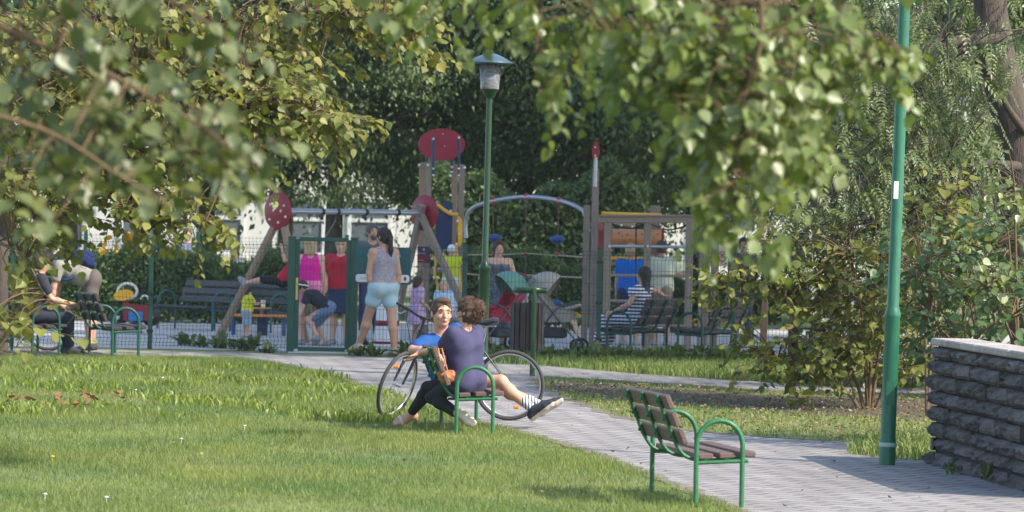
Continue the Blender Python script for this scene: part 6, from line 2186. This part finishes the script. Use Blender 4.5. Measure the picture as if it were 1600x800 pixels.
# --- mid-distance lime at the left edge, leaves turning yellow
dM = 34.0
tx = X(-75, 35.0, 420)
t = thing('lime_tree', (tx, 35.0, gz(35)), 'lime tree at the left edge with yellowing leaves and boughs reaching over the lawn', 'tree')
MB().tube(smooth_path([(0, 0, -.2), (.05, 0, 1.2), (-.05, .05, 2.6), (.0, .1, 4.5), (.1, .1, 7)], 5), [.17 - .004 * i for i in range(21)], 12).build('trunk', M_BARK, t)
S = Spray(31, .55)
trk = V(tx, 35.0, 2.4)
S.limb([trk, P(150, 130, 34), P(330, 130, 33.6), P(470, 165, 33.3), P(570, 188, 33)], .06, .008)
S.limb([trk + V(0, 0, .6), P(200, 20, 34.5), P(420, 20, 34.2), P(580, 20, 34), P(660, 40, 34)], .06, .01)
S.limb([trk - V(0, 0, .5), P(110, 290, 33.8), P(220, 330, 33.4), P(320, 350, 33)], .045, .006)
S.limb([trk - V(0, 0, .8), P(30, 395, 33.5), P(70, 460, 33.2), P(130, 500, 33)], .03, .005)
S.limb([trk + V(0, 0, 1.4), P(300, -140, 35), P(480, -80, 35), P(600, -40, 35)], .06, .01)
dm = lambda p: np.array([.6 + S.r.normal(0, .35), S.r.normal(0, .5), -.25])
kw = dict(droop=.45, face=(.1, -.45, .15), pend=.45)
for bx_ in ((110, 60, 150, 90, 34.3, .8, 140), (300, 60, 130, 80, 34.2, .7, 124), (430, 60, 90, 60, 34, .6, 67), (180, 170, 150, 80, 34, .7, 120), (360, 150, 90, 60, 33.6, .5, 80),
            (440, 165, 70, 34, 33.4, .4, 55), (520, 180, 45, 13, 33.1, .2, 16), (100, 280, 130, 50, 33.7, .6, 80), (250, 320, 80, 30, 33.3, .4, 48), (310, 345, 30, 16, 33, .2, 9),
            (560, 10, 90, 28, 34, .4, 48), (640, 40, 35, 30, 34, .3, 19), (60, 345, 70, 30, 33.6, .4, 23), (280, 250, 140, 45, 33.7, .5, 59), (30, 220, 70, 120, 34.3, .6, 59)):
    S.fill(blob_pts(*bx_, S.r), dm, .40, .044, .080, tr=.004, **kw)
S.fill(blob_pts(380, -110, 330, 80, 34.5, .8, 50, S.r), dm, .5, .07, .11, tr=.005, **kw)
# the low sprays in front of the left benches
S.fill(blob_pts(5, 530, 30, 40, 33.2, .3, 9, S.r), np.array([.3, 0, .1]), .25, .062, .10, tr=.004, droop=.3, face=(.1, -.5, .1), pend=.4)
S.fill(blob_pts(15, 490, 25, 60, 33.2, .3, 9, S.r), np.array([.5, 0, .1]), .3, .062, .10, tr=.004, droop=.2, face=(.1, -.5, .1), pend=.4)
S.fill(blob_pts(35, 405, 32, 22, 33.4, .3, 6, S.r), np.array([.3, 0, -.6]), .4, .062, .10, tr=.004, droop=.6, face=(.1, -.5, .1))
S.twig(np.array(P(5, 520, 33.1)), (.95, 0, .42), .55, .075, .105, droop=-.05, conn=False, face=(0, -.7, .1))
S.twig(np.array(P(0, 497, 33.0)), (1, 0, -.05), .78, .085, .10, droop=.05, conn=False, face=(0, -.7, .1))
S.finish(t, LIME, L_LIME_M, M_TWIG, 300)
# slim tree whose trunk shows at the left edge behind the leaves
SLIM = (X(1, 54.0, 420), 54.0)
# the yellow spray
S = Spray(33)
ty = thing('yellow_spray', P(170, 345, 33.2), 'small spray of bright yellow leaves hanging below the left boughs', 'leaves')
S.twig(np.array(P(178, 352, 33.2)), (.1, 0, -1), .22, .045, .075, droop=.5, conn=False, face=(0, -.8, 0), pend=.2)
S.twig(np.array(P(168, 358, 33.2)), (-.3, 0, -1), .14, .045, .07, droop=.5, conn=False, face=(0, -.8, 0), pend=.2)
S.twig(np.array(P(190, 356, 33.2)), (.1, 0, -1), .12, .045, .07, droop=.5, conn=False, face=(0, -.8, 0), pend=.2)
S.finish(ty, LIME, L_YEL, M_TWIG, 14)

# --- ash tree, right
p0 = P(1590, 560, 47.5)
t = thing('ash_tree', (p0.x + .35, 47.5, gz(47.5)), 'large ash tree with feathery leaves filling the upper right behind the lamp', 'tree')
o = Vector(t.location)
MB().tube(smooth_path([V(0, 0, -.3), P(1605, 420, 47.5) - o, P(1592, 230, 47.5) - o, P(1560, 100, 47.6) - o, P(1545, -20, 47.7) - o, P(1530, -260, 48) - o, P(1540, -600, 48) - o], 5), [.30 - .006 * i for i in range(31)], 14).build('trunk', M_BARK, t)
S = Spray(41)
def PV(*a): return P(*a)
S.limb([PV(1600, 205, 47.3), PV(1575, 170, 46.8), PV(1540, 110, 46.5), PV(1480, 60, 46.2)], .05, .02)
S.limb([PV(1560, 60, 47.5), PV(1430, 80, 46.6), PV(1330, 180, 46.2), PV(1290, 270, 46)], .07, .015)
S.limb([PV(1550, -60, 47.5), PV(1400, -60, 46.8), PV(1290, 20, 46.4), PV(1230, 120, 46.2)], .07, .015)
S.limb([PV(1592, 260, 47.3), PV(1520, 260, 46.4), PV(1450, 300, 46), PV(1400, 360, 45.8)], .06, .012)
S.limb([PV(1540, -200, 47.8), PV(1450, -160, 46.6), PV(1380, -60, 46.2)], .07, .015)
da = lambda p: np.array([-.35 + S.r.normal(0, .5), -.35 + S.r.normal(0, .4), -.5])
kw = dict(droop=.5, face=(0, -.35, .25), pend=.7, sv=.3)
for bx_ in ((1350, 130, 110, 120, 46.3, .7, 60), (1480, 70, 70, 90, 46.2, .6, 34), (1300, 280, 90, 90, 46, .6, 46), (1420, 290, 90, 90, 45.9, .6, 52), (1500, 230, 60, 90, 46, .5, 30),
            (1360, 380, 110, 50, 45.8, .5, 34), (1490, 350, 80, 60, 45.9, .5, 30), (1260, 60, 70, 90, 46.4, .5, 30), (1580, 60, 40, 60, 46.3, .4, 8), (1480, 150, 60, 50, 46.2, .4, 16), (1580, 330, 40, 70, 46.4, .4, 12), (1230, 330, 50, 60, 46.5, .5, 14)):
    S.fill(blob_pts(*bx_, S.r), da, .55, .10, .27, tr=.006, **kw)
S.fill(blob_pts(1450, -180, 330, 170, 47, 1.2, 60, S.r), da, .7, .14, .34, tr=.008, **kw)
# the deep crown behind
S.fill(blob_pts(1420, 150, 260, 260, 49.5, .9, 150, S.r), da, .7, .13, .30, tr=.006, **kw)
S.finish(t, PINN, L_ASH, M_BARK, 300)

# --- shrub with round yellowish leaves between the paths
pb0 = G(1352, 640)
t = thing('shrub', pb0, 'spreading shrub with round yellow green leaves beside the lamp post', 'shrub')
S = Spray(51)
ds = pb0.y
for pts, r in (([(1350, 640), (1335, 590), (1300, 545), (1240, 470), (1190, 445), (1130, 440)], .022), ([(1356, 640), (1352, 560), (1345, 480), (1330, 400)], .024), ([(1362, 640), (1372, 560), (1385, 480), (1390, 400)], .024),
               ([(1368, 640), (1392, 580), (1430, 520), (1460, 480)], .02), ([(1345, 640), (1310, 600), (1260, 575), (1210, 560)], .016), ([(1358, 640), (1362, 540), (1368, 450), (1372, 380)], .022), ([(1375, 640), (1388, 610), (1395, 560)], .012), ([(1340, 640), (1330, 600), (1322, 570)], .012)):
    dep = S.r.uniform(-.3, .3)
    S.limb([P(a, b, ds + dep * (640 - b) / 200) for a, b in pts], r, .006)
dsf = lambda p: np.array([S.r.normal(-.2, .5), S.r.normal(-.1, .5), -.15 + S.r.normal(0, .2)])
kw = dict(droop=.35, face=(0, -.5, .2), pend=.45)
for bx_ in ((1180, 440, 80, 30, ds, .4, 42), (1260, 440, 80, 45, ds, .5, 55), (1340, 430, 70, 60, ds, .5, 61), (1230, 560, 60, 45, ds - .2, .4, 33), (1290, 560, 60, 55, ds - .2, .4, 42), (1340, 520, 50, 50, ds, .4, 39),
            (1400, 480, 50, 70, ds, .4, 42), (1180, 580, 40, 16, ds, .3, 7), (1170, 520, 40, 30, ds, .3, 9), (1300, 380, 90, 30, ds + .2, .4, 39), (1400, 560, 40, 40, ds + .1, .3, 20), (1120, 440, 25, 12, ds, .2, 7)):
    S.fill(blob_pts(*bx_, S.r), dsf, .32, .058, .092, tr=.0045, **kw)
S.finish(t, LIME, L_SHRUB, M_TWIG, 300)

# --- shrubs behind the stone wall
for nm, lab, seed, blobs, m, tpl, size, base in (
        ('wall_shrub', 'dense cool green shrub growing behind the stone wall', 61, ((1510, 440, 110, 60, 39.4, .6, 60), (1450, 480, 50, 50, 39.2, .4, 24), (1580, 470, 50, 50, 38.5, .5, 24), (1440, 400, 50, 50, 39.6, .5, 22), (1550, 370, 70, 40, 39.8, .4, 20), (1470, 560, 30, 60, 39.3, .3, 8)), L_WALLSH, LIME, .095, (1500, 600, 39.6)),
        ('leafy_sapling', 'sapling with fresh yellow green shoots rising above the wall at the right edge', 62, ((1585, 260, 16, 60, 38.6, .2, 6), (1575, 340, 30, 40, 38.6, .3, 10), (1545, 430, 50, 40, 38.2, .3, 14)), L_LIME_R, LIME, .085, (1590, 600, 38.6)),
        ('dark_shrub', 'dark green shrub mass behind the lamp post and yellowish shrub', 63, ((1400, 540, 120, 70, 50.5, .8, 80), (1540, 540, 90, 70, 49.5, .7, 50), (1300, 500, 70, 60, 51.2, .5, 30), (1440, 440, 120, 60, 50.5, .6, 60)), L_WALLSH, LIME, .12, (1430, 600, 50.4)),
        ('yellowing_bush', 'yellowing bush between the ash tree and the wall shrub', 64, ((1440, 350, 60, 40, 44.4, .4, 24), (1480, 300, 40, 50, 44.4, .3, 14)), L_SHRUB, LIME, .10, (1450, 560, 44.4))):
    q = P(*base); q.z = gz(base[2]) if nm != 'wall_shrub' and nm != 'leafy_sapling' else gz(37) + .9
    t = thing(nm, q, lab, 'shrub' if nm != 'leafy_sapling' else 'sapling')
    S = Spray(seed)
    for b in blobs:
        S.limb([Vector(q), P((b[0] + base[0]) / 2, (b[1] + 560) / 2, b[4]), P(b[0], b[1] + b[3] * .5, b[4])], .018, .007)
    ff = lambda p: np.array([S.r.normal(0, .5), S.r.normal(-.2, .5), .1 + S.r.normal(0, .3)])
    for b in blobs:
        S.fill(blob_pts(*b, S.r), ff, .36, .06, size, tr=.005, droop=.4, face=(0, -.45, .2), pend=.5)
    S.finish(t, tpl, m, M_TWIG, 0)
# purple plants on the wall
M_PURP = leaf_mat('purple_leaf', [(.10, .05, .13), (.16, .08, .20), (.07, .04, .10)], .2, .5, (1, .8, 1.2))
for px, lab in ((1572, 'purple leaved plant on the wall top, the left one of two'), (1594, 'purple leaved plant on the wall top at the right edge')):
    q = P(px, 534, 35.2); q.x += .25; q.z = gz(36) + .9
    o = link('purple_plant', leaf_plant_mesh(26, .17, .05, 1.0, px, 'purple_plant', M_PURP)); o.location = q
    tag(o, lab, 'plant')
# tufts at the wall foot and at the lamp
for i, (px, py, s, lab) in enumerate(((1490, 742, .5, 'small grass tuft at the foot of the stone wall, left of the other'), (1548, 752, .7, 'leafy green tuft growing at the foot of the stone wall'))):
    o = link('grass_tuft', WEEDS2[i % 2]); p = G(px, py); o.location = p; o.scale = (s, s, s)
    tag(o, lab, 'plant')
x, y = scatter(gp([(1320, 708), (1345, 692), (1440, 690), (1450, 722), (1380, 718)]), 420, RNG)
v, f = blades(x, y, RNG.uniform(.08, .20, len(x)), RNG.uniform(.008, .016, len(x)), RNG.uniform(.2, .9, len(x)), RNG)
tag(link('lamp_grass', np_mesh('lamp_grass', v, f, M_GRASS)), 'long grass growing round the foot of the bright green lamp post', 'grass', kind='stuff')

# ------------------------------------------------------------------ background trees, hedges, buildings
def far_tree(label, x, y, h, r, seed, m, n=22000, zlow=1.0, size=.13, cat='tree', group='trees behind the playground', name='broadleaf_tree', trunk_r=.22, nh=9000, squash=1.0):
    rg = np.random.default_rng(seed)
    t = thing(name, (x, y, 0), label, cat, group)
    MB().tube(smooth_path([(0, 0, -.2), (rg.normal(0, .1), 0, h * .25), (rg.normal(0, .2), 0, h * .55), (rg.normal(0, .3), 0, h * .85)], 4), [trunk_r * (1 - .065 * i) for i in range(13)], 10).build('trunk', M_BARK, t)
    for i in range(7):
        a = i * 2.4 + rg.random(); z0 = h * rg.uniform(.16, .5)
        e = V(math.cos(a) * r * .75, math.sin(a) * r * .75, z0 + rg.uniform(.3, 1.6))
        MB().tube(smooth_path([(0, 0, z0), e * .5 + V(0, 0, z0 * .5 + .4), e], 4), [.09 - .008 * k for k in range(9)], 6).build('branch', M_BARK, t)
    # clumps through the volume
    nc = 130
    th = rg.uniform(0, 2 * np.pi, nc); ph = np.arccos(rg.uniform(-1, 1, nc)); rr = rg.uniform(.35, 1.0, nc) ** .6
    zc, hz = (h + zlow) / 2, (h - zlow) / 2
    C = np.stack([r * rr * np.sin(ph) * np.cos(th), r * squash * rr * np.sin(ph) * np.sin(th), zc + hz * rr * np.cos(ph)], 1)
    C[:, 2] = np.maximum(C[:, 2], zlow)
    lowc = C[C[:, 2] < 8.2]; hic = C[C[:, 2] >= 8.2]
    vs, fs, off = [], [], 0
    for cl, k, sz in ((lowc, n, size), (hic, nh, size * 2.6)):
        if len(cl) == 0: continue
        c = cl[rg.integers(0, len(cl), k)]
        g = rg.normal(0, 1, (k, 3)) * np.array([.36, .36, .20]) * (r / 3.2) * np.where(rg.random(k) < .22, 2.6, 1.0)[:, None]
        pos = c + g
        out = c - np.array([0, 0, zc]); out /= np.maximum(np.linalg.norm(out, axis=1, keepdims=True), .1)
        ya = out * .5 + rg.normal(0, .6, (k, 3)) + DOWN * .55
        nz = np.array([0, 0, .8]) + out * .5 + rg.normal(0, .5, (k, 3))
        s = sz * rg.uniform(.6, 1.3, k)
        tv = np.array([(0, 0, 0), (-.27, .45, .06), (0, 1, -.1), (.27, .45, .06)]); tf = np.array([(0, 3, 2, 1)])
        v, f, _ = place_leaves((tv, tf), pos, ya, nz, s)
        vs.append(v); fs.append(f + off); off += len(v)
    tag(link('crown', np_mesh('crown', np.concatenate(vs), np.concatenate(fs), m), t), kind='stuff')
    return t

far_tree('bluish green tree behind the swing, left of the dark gap', X(518, 84), 84, 11, 2.8, 1, L_MIDT, 50000, 2.1, .105)
far_tree('dark tree between the tower and the bluish tree', X(705, 93), 93, 12, 2.6, 2, L_DARK, 36000, 1.2, .12)
far_tree('dark spreading tree directly behind the arched rope net', X(800, 86), 86, 12, 3.3, 3, L_DARK, 50000, .8, .11)
far_tree('dark tree behind the tall post with the red oval', X(955, 84), 84, 11, 3.0, 4, L_DARK, 50000, .8, .11)
far_tree('dark green tree behind the climbing frame', X(1090, 90), 90, 12, 3.2, 5, L_MIDT, 46000, 1.7, .12)
far_tree('dark tree behind the ash at the right', X(1300, 88), 88, 12, 4.0, 6, L_DARK, 34000, 2.2, .13)
far_tree('dark tree far right behind the stone wall shrubs', X(1520, 80), 80, 12, 3.8, 7, L_DARK, 22000, .6, .16)
far_tree('dark tree behind the yellow leaf spray at left', X(330, 88), 88, 11, 3.2, 8, L_DARK, 24000, 2.0, .15)
far_tree('slim tree whose trunk stands at the left edge behind the lime leaves', SLIM[0], SLIM[1], 9, 2.2, 12, L_DARK, 5000, 4.2, .2, group='trees by the playground', trunk_r=.13, nh=1500)
far_tree('dark tree at the far left behind the benches', X(110, 86), 86, 11, 3.4, 9, L_DARK, 22000, 2.3, .16)
far_tree('tall tree closing the gap far behind the lamp lantern', X(760, 104), 104, 14, 3.6, 10, L_DARK, 16000, 1.5, .2)
far_tree('tall tree far behind the bluish tree', X(440, 103), 103, 14, 4.0, 14, L_DARK, 16000, 3.5, .2)
far_tree('tall tree far behind the climbing frame roof', X(1010, 104), 104, 14, 4.4, 15, L_DARK, 26000, 1.9, .2)
# trees outside the frame on the sunny side, whose shade lies over the playground
for i, (x_, y_, h_, r_) in enumerate(((8.3, 55.5, 14, 4.0), (9.0, 61.5, 14.5, 4.2), (9.6, 68, 14.5, 4.4))):
    far_tree(('tall park tree out of the frame, %s of three right of the playground' % ('nearest', 'middle', 'farthest')[i]), x_, y_, h_, r_, 20 + i, L_DARK, 11000, 5.2, .30, group='trees right of the playground', nh=6000)

def hedge(label, x0, x1, y, h, depth, seed, m, n, size=.10, name='hedge'):
    rg = np.random.default_rng(seed)
    t = thing(name, ((x0 + x1) / 2, y, 0), label, 'hedge')
    pos = np.stack([rg.uniform(x0, x1, n) - (x0 + x1) / 2, rg.uniform(-depth / 2, depth / 2, n), rg.uniform(0.02, 1, n) ** .8 * h], 1)
    pos[:, 2] *= 1 + .12 * np.sin(pos[:, 0] * 2.1 + seed) + .06 * np.sin(pos[:, 0] * 5.7)
    tv = np.array([(0, 0, 0), (-.3, .45, .06), (0, 1, -.1), (.3, .45, .06)]); tf = np.array([(0, 3, 2, 1)])
    v, f, _ = place_leaves((tv, tf), pos, rg.normal(0, .7, (n, 3)) + np.array([0, -.3, .1]), np.array([0, -.5, .7]) + rg.normal(0, .5, (n, 3)), size * rg.uniform(.6, 1.3, n))
    tag(link('foliage', np_mesh('foliage', v, f, m), t), kind='stuff')
    st = MB()
    for i in range(14):
        xx = (x0 - x1) / 2 + (x1 - x0) * (i + .5) / 14
        st.tube([(xx, 0, -.1), (xx + .1, 0, h * .7)], .02, 5)
    st.build('stem_row', M_TWIG, t)
    return t
L_HEDGE = leaf_mat('hedge_leaf', [(0.057, 0.098, 0.025), (0.086, 0.138, 0.034), (0.115, 0.172, 0.046), (0.069, 0.115, 0.030)], .28, .45, (1.2, 1.3, .5))
hedge('clipped green hedge along the far left side of the playground', X(-60, 75), X(470, 75), 75, 1.25, 1.2, 1, L_HEDGE, 26000)
hedge('leafy bush row behind the hanging rope net', X(700, 77), X(925, 77), 77, 1.25, 1.0, 2, L_HEDGE, 12000, .11)
hedge('low hedge far behind the climbing frame', X(930, 84), X(1260, 84), 84, .8, 1.0, 3, L_HEDGE, 9000, .12)

hedge('tall dark shrub row closing the view behind the rope net', X(655, 81), X(1010, 81), 81, 2.7, 1.4, 5, L_DARK, 26000, .12, name='shrub_row')
# far fence
ff = thing('back_fence', (0, 78.2, 0), 'green mesh fence at the back of the playground beyond the hedge', 'fence')
xs = [X(px, 78.2) for px in (-30, 132, 195, 307, 420, 540)]
for x_ in xs:
    MB().box((x_, 0, .78), (.07, .05, 1.64)).build('post', M_FGREEN, ff)
for a, b in zip(xs[:-1], xs[1:]):
    wire_panel(a + .04, b - .04, 0, .03, 1.5, 'mesh_panel', ff, step=.07)

# yellow flowers
fl = leaf_plant_mesh(20, .34, .06, .8, 77, 'flower_leaves', L_HEDGE)
M_FLY = mat('flower_yellow', (.8, .45, .01), .6)
for i, (px, py, lab) in enumerate(((893, 494, 'yellow flowering plant under the low blue saucer'), (1062, 500, 'yellow flowers between the bench backs'), (1088, 504, 'yellow flowers right of the frame post'), (1050, 506, 'yellow flowers close to the ladder post'))):
    d = 74.0
    q = P(px, py, d)
    t = thing('flowering_plant', (q.x, d, 0), lab, 'flowers', 'yellow flowers at the back')
    o = link('leaf_rosette', fl, t)
    fm = MB(); fr = random.Random(i)
    for k in range(9):
        c = V(fr.uniform(-.2, .2), fr.uniform(-.15, .15), q.z + fr.uniform(-.06, .07))
        fm.lathe([(.001, 0), (.028, .01), (.035, .03), (.001, .025)], c, 7)
        fm.tube([(c.x * .5, c.y * .5, 0), c], .004, 4)
    tag(fm.build('blossom_cluster', M_FLY, t), kind='stuff')

M_WALLW = mat('render_white', (.62, .61, .58), .9, .06, 1.5)
M_WINF = mat('window_frame_white', (.6, .6, .6), .6)
M_WING = mat('window_glass_far', (.10, .12, .14), .15, .2, 2)
M_ROOFG = mat('roof_grey', (.16, .15, .15), .8, .2, 2)
def building(label, x0, x1, y, h, wins):
    t = thing('white_building', ((x0 + x1) / 2, y, 0), label, 'building')
    w = x1 - x0
    MB().box((0, 3, h / 2), (w, 6, h)).build('wall', M_WALLW, t)
    rf = MB().add([(-w / 2 - .4, -.4, h + .01), (w / 2 + .4, -.4, h + .01), (w / 2 + .4, 6.4, h + .01), (-w / 2 - .4, 6.4, h + .01), (-w / 2 + 1, 3, h + 2), (w / 2 - 1, 3, h + 2)],
                  [(0, 1, 5, 4), (2, 3, 4, 5), (1, 2, 5), (3, 0, 4), (3, 2, 1, 0)]).build('roof', M_ROOFG, t)
    MB().box((0, -.06, .25), (w + .05, .12, .5)).build('plinth', mat('plinth', (.3, .3, .3), .9), t)
    for wx, wz in wins:
        f_ = MB()
        for dx in (-.55, .55): f_.box((wx + dx, -.02, wz), (.10, .08, 1.5))
        for dz in (-.75, 0.2, .75): f_.box((wx, -.02, wz + dz), (1.0, .08, .10))
        wn_ = f_.build('window', M_WINF, t)
        MB().box((wx, -.005, wz), (1.0, .02, 1.4)).build('pane', M_WING, wn_)
        MB().box((wx, -.09, wz - .85), (1.4, .18, .07)).build('sill', M_WINF, wn_)
building('white rendered building glimpsed through the trees behind the swing', X(30, 116), X(660, 116), 116, 6.5, [(a, b) for b in (1.8, 4.6) for a in (-4.3, -2.2, 0, 2.2, 4.0)])
bR = building('pale building glimpsed behind the climbing frame and shrub', X(1080, 112), X(1750, 112), 112, 6.0, [(a, b) for b in (2.6, 4.8) for a in (-4.5, -2, .5, 3)])
# white banner with red letters on the far right
bn = thing('white_banner', P(1130, 401, 92), 'white banner with red letters far behind the right hand benches', 'banner')
MB().box((0, 0, 0), (.85, .02, .42)).build('cloth', M_WHITE, bn)
text('AĢA', .30, (-.33, -.014, -.10), mat('banner_red', (.55, .06, .09), .6), bn)
for s in (-.44, .44):
    MB().tube([(s, 0, -1.35), (s, 0, .25)], .025, 6).build('banner_post', M_STEEL, bn)

# ------------------------------------------------------------------ air: light haze between the camera and the far trees
hz = MB().box((0, 180, 7.2), (530, 410, 17.6)).build('haze', None)
hm = bpy.data.materials.new('haze_air'); hm.use_nodes = True
hn = hm.node_tree
for n_ in list(hn.nodes):
    if n_.type != 'OUTPUT_MATERIAL': hn.nodes.remove(n_)
pv = hn.nodes.new('ShaderNodeVolumePrincipled')
pv.inputs['Color'].default_value = (.93, .95, 1, 1)
pv.inputs['Density'].default_value = .0002
pv.inputs['Anisotropy'].default_value = .3
hn.links.new(pv.outputs[0], [n_ for n_ in hn.nodes if n_.type == 'OUTPUT_MATERIAL'][0].inputs['Volume'])
hz.data.materials.append(hm)
tag(hz, 'thin pale summer haze filling the park', 'haze', kind='stuff')
